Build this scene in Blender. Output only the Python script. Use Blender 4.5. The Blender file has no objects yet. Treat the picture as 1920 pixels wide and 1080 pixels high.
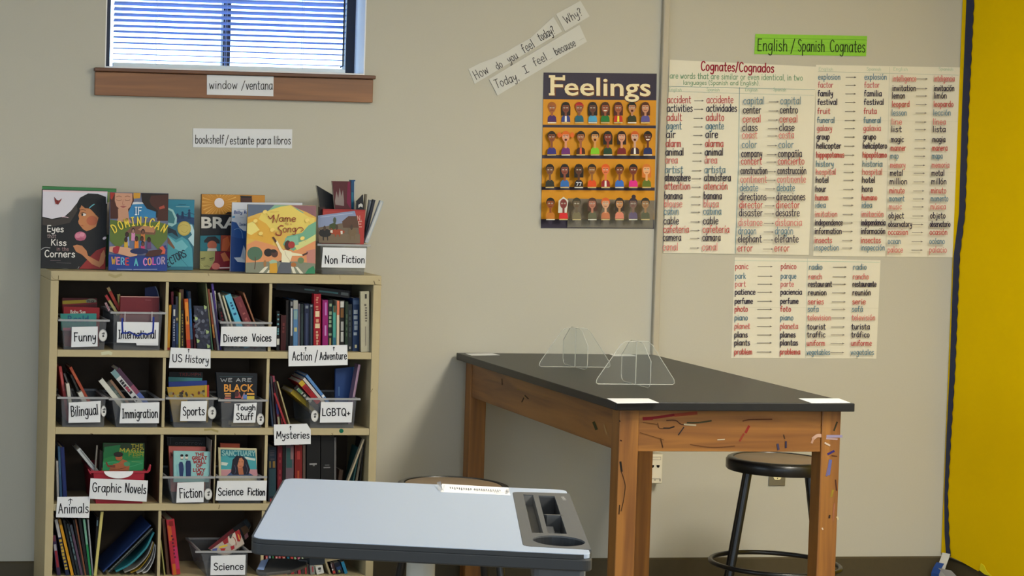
import bpy, math, random
import numpy as np
from mathutils import Vector, Matrix

random.seed(7)
scene = bpy.context.scene
COL = scene.collection

# ------------------------------------------------------------------ camera, light, exposure
F_PX, YAW, PITCH, ROLL = 4048.99, 0.1510, -0.0391, 0.0234
PPX, PPY = 195.05, 440.14
CAM = Vector((0.0, -7.7222, 1.6327))

def cam_axes():
    c, s = math.cos(YAW), math.sin(YAW)
    r0 = Vector((c, -s, 0)); f0 = Vector((s, c, 0)); u0 = Vector((0, 0, 1))
    c, s = math.cos(PITCH), math.sin(PITCH)
    f1 = c * f0 + s * u0; u1 = -s * f0 + c * u0
    c, s = math.cos(ROLL), math.sin(ROLL)
    return c * r0 + s * u1, -s * r0 + c * u1, f1
AX_R, AX_U, AX_F = cam_axes()

cam_data = bpy.data.cameras.new('camera')
cam_data.sensor_fit = 'HORIZONTAL'
cam_data.sensor_width = 36.0
cam_data.lens = F_PX / 1920 * 36.0
cam_data.shift_x = (960 - PPX) / 1920
cam_data.shift_y = -(540 - PPY) / 1920
cam_data.clip_start = 0.05
cam = bpy.data.objects.new('camera', cam_data)
COL.objects.link(cam)
m = Matrix((AX_R, AX_U, -AX_F)).transposed().to_4x4()
m.translation = CAM
cam.matrix_world = m
scene.camera = cam

vs = scene.view_settings
vs.view_transform = 'Standard'
vs.look = 'None'
vs.exposure = 0.0
vs.gamma = 1.0
vs.use_curve_mapping = False

world = bpy.data.worlds.new('sky')
scene.world = world
world.use_nodes = True
wn = world.node_tree.nodes; wl = world.node_tree.links
wn['Background'].inputs['Strength'].default_value = 5.0
tcw = wn.new('ShaderNodeTexCoord'); sep = wn.new('ShaderNodeSeparateXYZ'); rmp = wn.new('ShaderNodeValToRGB')
mr_ = wn.new('ShaderNodeMapRange'); mr_.inputs['From Min'].default_value = -1.0
wl.new(tcw.outputs['Generated'], sep.inputs['Vector']); wl.new(sep.outputs['Z'], mr_.inputs['Value']); wl.new(mr_.outputs['Result'], rmp.inputs['Fac'])
el = rmp.color_ramp.elements          # ground below the horizon, pale sky above it, deeper blue overhead
el[0].position = 0.485; el[0].color = (0.05, 0.055, 0.06, 1)
el[1].position = 0.50; el[1].color = (0.60, 0.80, 1.0, 1)
e2 = el.new(0.75); e2.color = (0.36, 0.62, 1.0, 1)
wl.new(rmp.outputs['Color'], wn['Background'].inputs['Color'])

def area(name, loc, sx, sy, power, color, rot=(0, 0, 0), spread=math.pi):
    l = bpy.data.lights.new(name, 'AREA')
    l.shape = 'RECTANGLE'; l.size = sx; l.size_y = sy
    l.energy = power; l.color = color; l.spread = spread
    o = bpy.data.objects.new(name, l)
    o.location = loc; o.rotation_euler = rot
    COL.objects.link(o)
    return o
WARM = (1.0, 0.945, 0.81)
SOFT = (1.0, 0.98, 0.96)
DAY = (0.70, 0.88, 1.08)
# ceiling luminaires (above the frame) and the daylight of the windows behind and beside the photographer
area('ceiling_lamp', (3.6, -3.2, 2.9), 0.6, 1.2, 130, WARM)
area('ceiling_lamp', (1.0, -2.4, 2.9), 0.6, 1.2, 4, SOFT)
area('ceiling_lamp', (-1.0, -2.6, 2.9), 0.6, 1.2, 10, SOFT)
area('ceiling_lamp', (3.4, -5.6, 2.9), 0.6, 1.2, 84, WARM)
area('ceiling_lamp', (0.8, -6.4, 2.9), 0.6, 1.2, 12, SOFT)
area('window_daylight', (0.4, -10.1, 1.75), 5.0, 1.5, 106, DAY, rot=(math.radians(90), 0, 0))
area('window_daylight', (-3.1, -4.5, 1.75), 4.0, 1.5, 62, DAY, rot=(math.radians(90), 0, math.radians(-90)))

# ------------------------------------------------------------------ pixel -> place
def ray(u, v):
    return (AX_F + AX_R * ((u - PPX) / F_PX) - AX_U * ((v - PPY) / F_PX))
def at_plane(u, v, p0, n):
    d = ray(u, v)
    return CAM + d * ((Vector(p0) - CAM).dot(n) / d.dot(n))
def at_y(u, v, y): return at_plane(u, v, (0, y, 0), Vector((0, 1, 0)))
def at_z(u, v, z): return at_plane(u, v, (0, 0, z), Vector((0, 0, 1)))
def at_x(u, v, x): return at_plane(u, v, (x, 0, 0), Vector((1, 0, 0)))
def proj(p):
    d = Vector(p) - CAM
    w = d.dot(AX_F)
    return PPX + F_PX * d.dot(AX_R) / w, PPY - F_PX * d.dot(AX_U) / w
def at_yz(u, y, z):
    x = 1.5
    for _ in range(4):
        e = proj((x, y, z))[0] - u
        x -= e * ((Vector((x, y, z)) - CAM).dot(AX_F)) / F_PX
    return Vector((x, y, z))

# ------------------------------------------------------------------ colours and materials
def lin1(c):
    c = c / 255.0
    return c / 12.92 if c <= 0.04045 else ((c + 0.055) / 1.055) ** 2.4
GAIN = 1.25
def alb(c, k=GAIN):
    return tuple(min(0.86, lin1(x) * k) for x in c)
_M = {}
def mat(c, rough=0.55, k=GAIN, metal=0.0, spec=0.4, noise=0.06, scale=60.0, bump=0.0, coat=0.0):
    key = (tuple(c), rough, k, metal, spec, noise, scale, bump, coat)
    if key in _M: return _M[key]
    mt = bpy.data.materials.new('paint_%d_%d_%d' % tuple(c))
    mt.use_nodes = True
    nt = mt.node_tree; b = nt.nodes['Principled BSDF']
    a = alb(c, k)
    b.inputs['Roughness'].default_value = rough
    b.inputs['Metallic'].default_value = metal
    b.inputs['Specular IOR Level'].default_value = spec
    b.inputs['Coat Weight'].default_value = coat
    tc = nt.nodes.new('ShaderNodeTexCoord')
    nz = nt.nodes.new('ShaderNodeTexNoise'); nz.inputs['Scale'].default_value = scale
    nz.inputs['Detail'].default_value = 3
    mx = nt.nodes.new('ShaderNodeMix'); mx.data_type = 'RGBA'
    mx.inputs['A'].default_value = (*[x * (1 - noise) for x in a], 1)
    mx.inputs['B'].default_value = (*[min(0.9, x * (1 + noise)) for x in a], 1)
    nt.links.new(tc.outputs['Object'], nz.inputs['Vector'])
    nt.links.new(nz.outputs['Fac'], mx.inputs['Factor'])
    nt.links.new(mx.outputs['Result'], b.inputs['Base Color'])
    if bump:
        bp = nt.nodes.new('ShaderNodeBump'); bp.inputs['Strength'].default_value = bump
        bp.inputs['Distance'].default_value = 0.002
        nt.links.new(nz.outputs['Fac'], bp.inputs['Height'])
        nt.links.new(bp.outputs['Normal'], b.inputs['Normal'])
    _M[key] = mt
    return mt

def print_mat(rough=0.6, spec=0.3):
    mt = bpy.data.materials.new('printed_ink')
    mt.use_nodes = True
    nt = mt.node_tree; b = nt.nodes['Principled BSDF']
    at = nt.nodes.new('ShaderNodeAttribute'); at.attribute_name = 'ink'
    nt.links.new(at.outputs['Color'], b.inputs['Base Color'])
    nz = nt.nodes.new('ShaderNodeTexNoise'); nz.inputs['Scale'].default_value = 90
    mr = nt.nodes.new('ShaderNodeMapRange')
    mr.inputs['To Min'].default_value = rough - 0.08; mr.inputs['To Max'].default_value = rough + 0.08
    nt.links.new(nz.outputs['Fac'], mr.inputs['Value'])
    nt.links.new(mr.outputs['Result'], b.inputs['Roughness'])
    b.inputs['Specular IOR Level'].default_value = spec
    return mt
INK = print_mat(0.7, 0.2)
GLOSS = print_mat(0.45, 0.25)

def wood_mat(name, c1, c2, axis, scale=1.0, rough=0.45, k=GAIN):
    mt = bpy.data.materials.new(name); mt.use_nodes = True
    nt = mt.node_tree; b = nt.nodes['Principled BSDF']
    tc = nt.nodes.new('ShaderNodeTexCoord'); mp = nt.nodes.new('ShaderNodeMapping')
    s = [26.0, 26.0, 26.0]; s[axis] = 1.6
    mp.inputs['Scale'].default_value = [x * scale for x in s]
    nz = nt.nodes.new('ShaderNodeTexNoise'); nz.inputs['Scale'].default_value = 1.0
    nz.inputs['Detail'].default_value = 5; nz.inputs['Distortion'].default_value = 0.6
    wv = nt.nodes.new('ShaderNodeTexNoise'); wv.inputs['Scale'].default_value = 2.5
    cr = nt.nodes.new('ShaderNodeValToRGB')
    cr.color_ramp.elements[0].position = 0.35; cr.color_ramp.elements[0].color = (*alb(c1, k), 1)
    cr.color_ramp.elements[1].position = 0.62; cr.color_ramp.elements[1].color = (*alb(c2, k), 1)
    nt.links.new(tc.outputs['Object'], mp.inputs['Vector'])
    nt.links.new(mp.outputs['Vector'], nz.inputs['Vector'])
    nt.links.new(nz.outputs['Fac'], cr.inputs['Fac'])
    nt.links.new(cr.outputs['Color'], b.inputs['Base Color'])
    b.inputs['Roughness'].default_value = rough
    bp = nt.nodes.new('ShaderNodeBump'); bp.inputs['Strength'].default_value = 0.08
    nt.links.new(nz.outputs['Fac'], bp.inputs['Height'])
    nt.links.new(bp.outputs['Normal'], b.inputs['Normal'])
    return mt

def clear_mat(name, c, opacity, rough=0.12, k=1.0):
    mt = bpy.data.materials.new(name); mt.use_nodes = True
    nt = mt.node_tree; b = nt.nodes['Principled BSDF']
    b.inputs['Base Color'].default_value = (*alb(c, k), 1)
    b.inputs['Roughness'].default_value = rough
    tr = nt.nodes.new('ShaderNodeBsdfTransparent')
    tr.inputs['Color'].default_value = (0.97, 0.98, 0.98, 1)
    nz = nt.nodes.new('ShaderNodeTexNoise'); nz.inputs['Scale'].default_value = 14
    mr = nt.nodes.new('ShaderNodeMapRange')
    mr.inputs['To Min'].default_value = opacity * 0.85; mr.inputs['To Max'].default_value = min(1, opacity * 1.15)
    mx = nt.nodes.new('ShaderNodeMixShader')
    nt.links.new(nz.outputs['Fac'], mr.inputs['Value'])
    nt.links.new(mr.outputs['Result'], mx.inputs['Fac'])
    nt.links.new(tr.outputs['BSDF'], mx.inputs[1])
    nt.links.new(b.outputs['BSDF'], mx.inputs[2])
    nt.links.new(mx.outputs['Shader'], nt.nodes['Material Output'].inputs['Surface'])
    return mt

# ------------------------------------------------------------------ objects
def tag(o, label, cat, group=None, kind=None):
    if label: o['label'] = label
    if cat: o['category'] = cat
    if group: o['group'] = group
    if kind: o['kind'] = kind
    return o
def thing(name, loc, label, cat, group=None):
    o = bpy.data.objects.new(name, None)
    o.empty_display_size = 0.05
    COL.objects.link(o); o.location = loc
    return tag(o, label, cat, group)
def wloc(o):
    v = Vector((0, 0, 0))
    while o is not None:
        v += o.location; o = o.parent
    return v

class MB:
    def __init__(s): s.v = []; s.f = []; s.m = []; s.c = []; s.mats = []
    def mi(s, mt):
        if mt not in s.mats: s.mats.append(mt)
        return s.mats.index(mt)
    def add(s, vs_, fs, mt, col=None):
        n = len(s.v); s.v.extend(Vector(p) for p in vs_)
        k = s.mi(mt)
        for f in fs:
            s.f.append([i + n for i in f]); s.m.append(k); s.c.append(col)
    def box(s, a, b, mt):
        x0, y0, z0 = a; x1, y1, z1 = b
        s.frame_box(Vector(a), Vector((x1 - x0, 0, 0)), Vector((0, y1 - y0, 0)), Vector((0, 0, z1 - z0)), mt)
    def frame_box(s, o, a, b, c, mt):
        o, a, b, c = map(Vector, (o, a, b, c))
        p = [o, o + a, o + a + b, o + b, o + c, o + a + c, o + a + b + c, o + b + c]
        fs = [(0, 3, 2, 1), (4, 5, 6, 7), (0, 1, 5, 4), (1, 2, 6, 5), (2, 3, 7, 6), (3, 0, 4, 7)]
        if a.cross(b).dot(c) < 0: fs = [f[::-1] for f in fs]
        s.add(p, fs, mt)
    def prism(s, pts, off, mt, back=None):
        pts = [Vector(p) for p in pts]; off = Vector(off); n = len(pts)
        nrm = Vector((0, 0, 0))
        for i in range(n): nrm += pts[i].cross(pts[(i + 1) % n])
        if nrm.dot(off) > 0: pts.reverse()
        q = pts + [p + off for p in pts]
        fs = [list(range(n)), list(range(2 * n - 1, n - 1, -1))]
        fs += [[(i + 1) % n, i, i + n, (i + 1) % n + n] for i in range(n)]
        s.add(q, fs, mt)
    def tube(s, pts, r, mt, n=10, closed=False, rs=None):
        pts = [Vector(p) for p in pts]; N = len(pts); ring = []
        up = None
        for i, p in enumerate(pts):
            a = pts[i - 1] if (i > 0 or closed) else p
            b = pts[(i + 1) % N] if (i < N - 1 or closed) else p
            t = (b - a).normalized()
            if up is None:
                up = Vector((0, 0, 1)) if abs(t.z) < 0.9 else Vector((1, 0, 0))
            x = t.cross(up).normalized(); up = x.cross(t).normalized()
            rr = rs[i] if rs else r
            ring.append([p + (x * math.cos(2 * math.pi * k / n) + up * math.sin(2 * math.pi * k / n)) * rr for k in range(n)])
        vs_ = [q for rg in ring for q in rg]; fs = []
        for i in range(N if closed else N - 1):
            j = (i + 1) % N
            for k in range(n):
                l = (k + 1) % n
                fs.append((i * n + k, i * n + l, j * n + l, j * n + k))
        if not closed:
            fs.append(tuple(range(n - 1, -1, -1))); fs.append(tuple((N - 1) * n + k for k in range(n)))
        s.add(vs_, fs, mt)
    def lathe(s, prof, c, mt, n=48):
        c = Vector(c); N = len(prof)
        vs_ = [c + Vector((r * math.cos(2 * math.pi * k / n), r * math.sin(2 * math.pi * k / n), z)) for r, z in prof for k in range(n)]
        fs = []
        for i in range(N - 1):
            for k in range(n):
                l = (k + 1) % n
                fs.append((i * n + k, i * n + l, (i + 1) * n + l, (i + 1) * n + k))
        fs.append(tuple(range(n - 1, -1, -1))); fs.append(tuple((N - 1) * n + k for k in range(n)))
        s.add(vs_, fs, mt)
    def build(s, name, parent=None, loc=None, smooth=False, bevel=0.0):
        me = bpy.data.meshes.new(name)
        base = wloc(parent) if parent is not None else Vector(loc if loc is not None else (0, 0, 0))
        me.from_pydata([tuple(p - base) for p in s.v], [], s.f)
        for mt in s.mats: me.materials.append(mt)
        me.polygons.foreach_set('material_index', s.m)
        if any(c is not None for c in s.c):
            ca = me.color_attributes.new('ink', 'FLOAT_COLOR', 'CORNER')
            data = []
            for p, c in zip(me.polygons, s.c):
                data.extend(list((*(c or (1, 1, 1)), 1.0)) * p.loop_total)
            ca.data.foreach_set('color', data)
        if smooth:
            me.polygons.foreach_set('use_smooth', [True] * len(me.polygons))
            try: me.set_sharp_from_angle(angle=math.radians(40))
            except Exception: pass
        me.update()
        o = bpy.data.objects.new(name, me)
        COL.objects.link(o)
        if parent is not None: o.parent = parent
        else: o.location = base
        if bevel:
            bv = o.modifiers.new('bevel', 'BEVEL'); bv.width = bevel; bv.segments = 2; bv.limit_method = 'ANGLE'
        return o

# ------------------------------------------------------------------ handwriting
G = {}
def _g(ch, w, s): G[ch] = (w, [[tuple(float(q) for q in p.split(',')) for p in st.split()] for st in s.split('/')])
for line in '''a 5.6|5,5 3.4,6.3 1,5.2 .4,2.6 1.6,.2 3.6,.6 5,3.6/5,6.3 4.9,2 5.4,0
b 5.4|.8,10 .7,5 .7,.2/.7,3.6 2.2,6 4.4,5.4 4.9,2.8 3.4,.2 .8,.8
c 4.8|4.6,5.2 3,6.3 1,5 .5,2.6 1.6,.3 3.2,.1 4.6,1.2
d 5.6|4.9,4.6 3,6.2 .9,5 .5,2.4 1.8,.2 3.8,.7 4.9,3/5,10 5,5 5.1,0
e 5|.6,3.2 4.5,3.4 4.3,5.4 2.6,6.3 .9,5 .5,2.6 1.6,.3 3.2,.1 4.7,1.2
f 4.2|4.2,9 3.2,10 2,9 1.7,6 1.6,0/.3,5.6 3.8,5.9
g 5.6|5,5 3.2,6.3 1,5.2 .6,2.8 2,.8 4,1.4 5,4/5,6.3 5,0 4.2,-3 2.2,-3.4 .8,-2.4
h 5.4|.8,10 .7,0/.7,3.4 2,5.8 3.8,6 4.6,4.4 4.7,0
i 2|1,6.2 1,0/1,8.4 1,8.9
j 3|2.2,6.2 2.2,-1.4 1.2,-3.2 0,-2.4/2.2,8.4 2.2,8.9
k 5|.8,10 .7,0/4.2,6 .9,2.8/1.8,3.6 4.6,0
l 2|1,10 1,0
m 8|.7,6.2 .7,0/.7,3.8 1.8,6 3.2,5.8 3.8,4.4 3.8,0/3.8,4 5,6 6.4,5.8 7,4.2 7.1,0
n 5.4|.8,6.2 .7,0/.7,3.6 2,5.9 3.8,6 4.6,4.4 4.7,0
o 5.2|2.6,6.3 .9,5.2 .5,2.8 1.6,.3 3.4,.2 4.7,2.4 4.4,5 2.6,6.3
p 5.4|.8,6.2 .7,-3.6/.7,4 2.2,6.2 4.4,5.4 4.9,2.8 3.4,.2 .8,.8
q 5.4|4.7,5.2 3,6.3 .9,5 .5,2.6 1.8,.2 3.8,.8 4.7,3/4.8,6.2 4.8,-3.6 5.8,-2.6
r 4|.8,6.2 .7,0/.7,3.6 2,5.9 3.8,5.8
s 4.4|4,5.4 2.4,6.3 .9,5.2 1.6,3.8 3.4,2.8 4,1.2 2.4,0 .4,.8
t 4.2|2,9.2 1.9,1.2 2.8,0 4,.4/.3,6.2 4,6.4
u 5.4|.7,6.2 .7,2 1.8,.1 3.6,.6 4.6,3/4.6,6.2 4.7,1 5.2,0
v 4.8|.4,6.2 2.4,0 2.4,0 4.5,6.2
w 7|.4,6.2 1.9,0 1.9,0 3.5,5 3.5,5 5,0 5,0 6.6,6.2
x 4.8|.5,6.2 4.4,0/4.3,6.2 .4,0
y 5|.6,6.2 1,3 2.4,2 4.2,4/4.5,6.2 4.2,0 3,-3 1.2,-3.4 .4,-2.6
z 4.8|.6,6 4.3,6 4.3,6 .5,.1 .5,.1 4.5,.1
A 6.6|.4,0 3.2,10 3.2,10 6,0/1.4,3.6 5.2,3.6
B 6|.8,0 .9,10/.9,10 4,9.8 5,7.8 3.6,5.6 1,5.2/3.6,5.4 5.6,3.4 4.4,.6 .8,0
C 6.2|5.8,8.4 4,10 1.6,8.8 .6,5 1.6,1.2 3.8,0 5.8,1.4
D 6.6|.9,0 .9,10/.4,10 3.6,9.6 5.9,6.6 5.4,2.4 3.2,.2 .5,0
E 5.6|5.2,10 .9,10 .9,10 .8,0 .8,0 5.2,0/.9,5.2 4.4,5.3
F 5.4|.8,10 .8,0/.4,10 5.2,9.8/.8,5.4 4.2,5.5
G 6.8|5.8,8.4 4,10 1.6,8.8 .6,5 1.6,1.2 4,0 5.9,1.6 6,4.4/3.8,4.4 6.4,4.5
H 6.4|.8,10 .8,0/5.5,10 5.5,0/.8,5 5.5,5.2
I 3|1.5,10 1.5,0/.3,10 2.7,10/.3,0 2.7,0
J 4.6|3.8,10 3.8,2 2.4,0 .5,1.2
K 6|.9,10 .8,0/5.4,10 1,4.8/2,5.6 5.6,0
L 5|.9,10 .8,.1 .8,.1 4.8,.1
M 8|.6,0 1.2,10 1.2,10 4,3 4,3 6.8,10 6.8,10 7.4,0
N 6.8|.8,0 .8,10 .8,10 5.8,0 5.8,0 5.9,10
O 7|3.5,10 1.2,8.6 .6,5 1.4,1.2 3.6,0 5.8,1.4 6.4,5 5.6,8.8 3.5,10
P 5.6|.9,0 .9,10/.9,10 4,9.8 5.2,7.6 4,5.2 1,4.8
Q 7|3.5,10 1.2,8.6 .6,5 1.4,1.2 3.6,0 5.8,1.4 6.4,5 5.6,8.8 3.5,10/4,2.6 6.6,-.6
R 6|.9,0 .9,10/.9,10 4,9.8 5.2,7.6 4,5.4 1,5/3,5 5.6,0
S 5.4|4.9,8.8 3,10 1,8.8 1,6.6 2.8,5.4 4.6,4 4.8,1.6 2.8,0 .5,1.2
T 6|.2,9.9 5.8,10/3,10 3,0
U 6.4|.8,10 .8,3 2,.3 4.4,.3 5.6,3 5.6,10
V 6|.3,10 3,0 3,0 5.7,10
W 8.6|.3,10 2.2,0 2.2,0 4.3,7 4.3,7 6.4,0 6.4,0 8.3,10
Y 6|.4,10 3,5 3,5 5.6,10/3,5 3,0
/ 4|.4,-1 3.6,10.4
? 4.6|.8,8.2 1.8,9.8 3.6,9.4 3.8,7.4 2.3,5.4 2.2,3/2.2,.2 2.2,.5
. 1.6|.8,.1 .8,.4
, 1.6|.9,.4 .5,-1.4
( 3|2.4,10.6 1,8 .8,3 2.2,-1
) 3|.6,10.6 2,8 2.2,3 .8,-1
+ 4.6|2.3,5 2.3,1/.4,3 4.2,3
7 5|.5,9.8 4.6,9.8 4.6,9.8 1.8,0
^ 4|2,-1 2,9/.2,6.2 2,9.4 2,9.4 3.8,6.6'''.split('\n'):
    _g(line[0], float(line[2:].split('|')[0]), line.split('|', 1)[1])
for acc, base in zip('áéíóúñ', 'aeioun'):
    w, st = G[base]
    st = [list(p) for p in st]
    if base == 'i': st = st[:1]
    st.append([(w * .3, 8.2), (w * .75, 8.8)] if acc == 'ñ' else [(w * .45, 7.8), (w * .7, 9.6)])
    G[acc] = (w, st)

def smooth_line(pts, k=5):
    runs = []; cur = [pts[0]]
    for p in pts[1:]:
        if p == cur[-1]:
            runs.append(cur); cur = [p]
        else: cur.append(p)
    runs.append(cur); out = []
    for r in runs:
        if len(r) < 3:
            q = list(r)
        else:
            q = []
            for i in range(len(r) - 1):
                p0 = r[max(0, i - 1)]; p1 = r[i]; p2 = r[i + 1]; p3 = r[min(len(r) - 1, i + 2)]
                for j in range(k):
                    t = j / k
                    q.append(tuple(0.5 * (2 * p1[a] + (p2[a] - p0[a]) * t + (2 * p0[a] - 5 * p1[a] + 4 * p2[a] - p3[a]) * t * t + (3 * p1[a] - p0[a] - 3 * p2[a] + p3[a]) * t ** 3) for a in (0, 1)))
            q.append(r[-1])
        out.extend(q if not out else [p for p in q if p != out[-1]])
    return out

def text_strokes(s, k=4):
    x = 0; out = []
    for ch in s:
        if ch == ' ': x += 3.6; continue
        w, st = G[ch]
        for p in st:
            cur = [p[0]]
            for q in p[1:]:
                if q == cur[-1]: out.append([(x + a, b) for a, b in smooth_line(cur, k)]); cur = [q]
                else: cur.append(q)
            if len(cur) > 1: out.append([(x + a, b) for a, b in smooth_line(cur, k)])
        x += w + 1.1
    return out, max(0.1, x - 1.1)

class Art:
    """Flat print lying on a plane: shapes are given in photo pixels and land on that plane."""
    def __init__(s, p0, n, mt=None, lift=0.0006, step=0.00012):
        s.p0 = Vector(p0); s.n = Vector(n).normalized(); s.mb = MB(); s.mt = mt or INK
        s.l = lift; s.step = step; s.k = GAIN
    def P(s, u, v):
        return at_plane(u, v, s.p0 + s.n * s.l, s.n)
    def poly(s, pts, c, k=None):
        q = [s.P(*p) for p in pts]
        nr = Vector((0, 0, 0))
        for i in range(len(q)): nr += (q[i] - q[0]).cross(q[(i + 1) % len(q)] - q[0])
        if nr.dot(s.n) < 0: q.reverse()
        s.mb.add(q, [list(range(len(q)))], s.mt, alb(c, k or s.k))
        s.l += s.step
    def rect(s, u0, v0, u1, v1, c): s.poly([(u0, v0), (u1, v0), (u1, v1), (u0, v1)], c)
    def ell(s, u, v, a, b, c, rot=0.0, a0=0, a1=360, n=22):
        pts = []
        for i in range(n + (0 if a1 - a0 >= 360 else 1)):
            t = math.radians(a0 + (a1 - a0) * i / n)
            x, y = a * math.cos(t), b * math.sin(t)
            pts.append((u + x * math.cos(rot) - y * math.sin(rot), v + x * math.sin(rot) + y * math.cos(rot)))
        s.poly(pts, c)
    def line(s, pts, w, c, smooth=False, cap=True, advance=True):
        if smooth: pts = smooth_line(pts, 6)
        pts = [p for i, p in enumerate(pts) if i == 0 or abs(p[0] - pts[i - 1][0]) + abs(p[1] - pts[i - 1][1]) > 1e-4]
        L = []; R = []; n = len(pts)
        if n < 2: return
        for i in range(n):
            a = pts[max(0, i - 1)]; b = pts[min(n - 1, i + 1)]; o = pts[i]
            d1 = math.hypot(o[0] - a[0], o[1] - a[1]); d2 = math.hypot(b[0] - o[0], b[1] - o[1])
            dx = ((o[0] - a[0]) / d1 if d1 else 0) + ((b[0] - o[0]) / d2 if d2 else 0); dy = ((o[1] - a[1]) / d1 if d1 else 0) + ((b[1] - o[1]) / d2 if d2 else 0)
            d = math.hypot(dx, dy) or 1; k_ = min(1.5, 2 / d) if d1 and d2 else 1
            nx, ny = -dy / d * w / 2 * k_, dx / d * w / 2 * k_
            L.append((pts[i][0] + nx, pts[i][1] + ny)); R.append((pts[i][0] - nx, pts[i][1] - ny))
        if cap:
            for (e, q) in ((0, 1), (-1, -2)):
                dx, dy = pts[e][0] - pts[q][0], pts[e][1] - pts[q][1]; d = math.hypot(dx, dy) or 1
                ex, ey = dx / d * w * .35, dy / d * w * .35
                L[e] = (L[e][0] + ex, L[e][1] + ey); R[e] = (R[e][0] + ex, R[e][1] + ey)
        vs_ = [s.P(*p) for p in L] + [s.P(*p) for p in R]
        fs = []
        for i in range(n - 1):
            f = [i, i + 1, n + i + 1, n + i]
            e1 = vs_[f[1]] - vs_[f[0]]; e2 = vs_[f[2]] - vs_[f[0]]
            if e1.cross(e2).dot(s.n) < 0: f.reverse()
            fs.append(f)
        s.mb.add(vs_, fs, s.mt, alb(c, s.k))
        if advance: s.l += s.step
    def text(s, t, u0, u1, v, h, w, c, dv=0.0, k=4, slant=0.0, jit=0.0):
        """single-stroke lettering from u0 to u1, baseline at v (dv = drop of the baseline at u1), cap height h"""
        st, W = text_strokes(t, k); sx = (u1 - u0) / W; sy = h / 10.0
        ang = math.atan2(dv, u1 - u0); ca, sa = math.cos(ang), math.sin(ang)
        for q in st:
            off = random.uniform(-jit, jit)
            pts = []
            for a, b in q:
                x = a * sx + b * sy * slant; y = -(b * sy + off)
                pts.append((u0 + x * ca - y * sa, v + x * sa + y * ca))
            s.line(pts, w, c, advance=False)
        s.l += s.step
    def type(s, t, u0, u1, v, h, c, dv=0.0, bold=0.0, shear=0.0, arc=None):
        """set type, filled outlines"""
        cu = bpy.data.curves.new('t', 'FONT'); cu.body = t; cu.offset = bold; cu.shear = shear; cu.resolution_u = 3
        ob = bpy.data.objects.new('t', cu); COL.objects.link(ob)
        dg = bpy.context.evaluated_depsgraph_get()
        me = ob.evaluated_get(dg).to_mesh()
        co = [(p.co.x, p.co.y) for p in me.vertices]; fs = [list(p.vertices) for p in me.polygons]
        ob.evaluated_get(dg).to_mesh_clear()
        bpy.data.objects.remove(ob); bpy.data.curves.remove(cu)
        x0 = min(p[0] for p in co); x1 = max(p[0] for p in co); sx = (u1 - u0) / (x1 - x0); sy = h / 0.729
        vs_ = []
        for x, y in co:
            uu = (x - x0) * sx; f = uu / (u1 - u0)
            vv = v - y * sy + dv * f
            if arc: vv += arc * (4 * (f - .5) ** 2 - 1)
            vs_.append(s.P(u0 + uu, vv))
        for f in fs:
            e = (vs_[f[1]] - vs_[f[0]]).cross(vs_[f[2]] - vs_[f[0]])
            if e.dot(s.n) < 0: f.reverse()
        s.mb.add(vs_, fs, s.mt, alb(c, s.k)); s.l += s.step
    def build(s, name, parent): return s.mb.build(name, parent)
NY = Vector((0, -1, 0))
# ------------------------------------------------------------------ the room
XL, XR, YF, ZC = -3.2, 4.4948, -10.2, 2.95
WALL = mat((184, 181, 168), rough=0.75, noise=0.03, scale=220, bump=0.05, spec=0.25, k=1.0)
WALL_R = WALL
RUBBER = mat((66, 58, 40), rough=0.5, noise=0.1)
WHITE = mat((225, 226, 228), rough=0.6, noise=0.01, k=1.05)
def struct(name, mb, **kw):
    o = mb.build(name, **kw)
    if kw.get('parent') is None: o['kind'] = 'structure'
    return o

wx0 = at_y(197.5, 80, 0).x; wx1 = at_y(685.5, 80, 0).x
sill_z = at_y(440, 131.5, -0.03).z
wz0, wz1 = sill_z - 0.004, 2.62
b = MB(); T = 0.22
b.box((XL, 0, 0), (wx0, T, ZC), WALL); b.box((wx1, 0, 0), (XR + .2, T, ZC), WALL)
b.box((wx0, 0, 0), (wx1, T, wz0), WALL); b.box((wx0, 0, wz1), (wx1, T, ZC), WALL)
struct('wall_back', b)
b = MB(); b.box((XR, YF, 0), (XR + .2, 0, ZC), WALL_R); struct('wall_right', b)
b = MB(); b.box((XL - .2, YF, 0), (XL, T, ZC), WALL); struct('wall_left', b)
b = MB(); b.box((XL - .2, YF - .2, 0), (XR + .2, YF, ZC), WALL); struct('wall_front', b)
b = MB(); b.box((XL - .2, YF - .2, -.1), (XR + .2, T, 0), mat((118, 108, 92), rough=0.4, noise=0.12, scale=6)); struct('floor', b)
b = MB(); b.box((XL - .2, YF - .2, ZC), (XR + .2, T, ZC + .1), mat((225, 222, 214), rough=0.9, noise=0.03)); struct('ceiling', b)
BZ = 0.139
b = MB(); b.prism([(XL, -.0005, 0), (XL, -.012, 0), (XL, -.008, BZ - .006), (XL, -.0005, BZ)], (XR - XL, 0, 0), RUBBER); struct('baseboard_back', b)
b = MB(); b.prism([(XR - .0005, YF, 0), (XR - .012, YF, 0), (XR - .008, YF, BZ - .006), (XR - .0005, YF, BZ)], (0, -YF - .013, 0), RUBBER); struct('baseboard_right', b)

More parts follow.
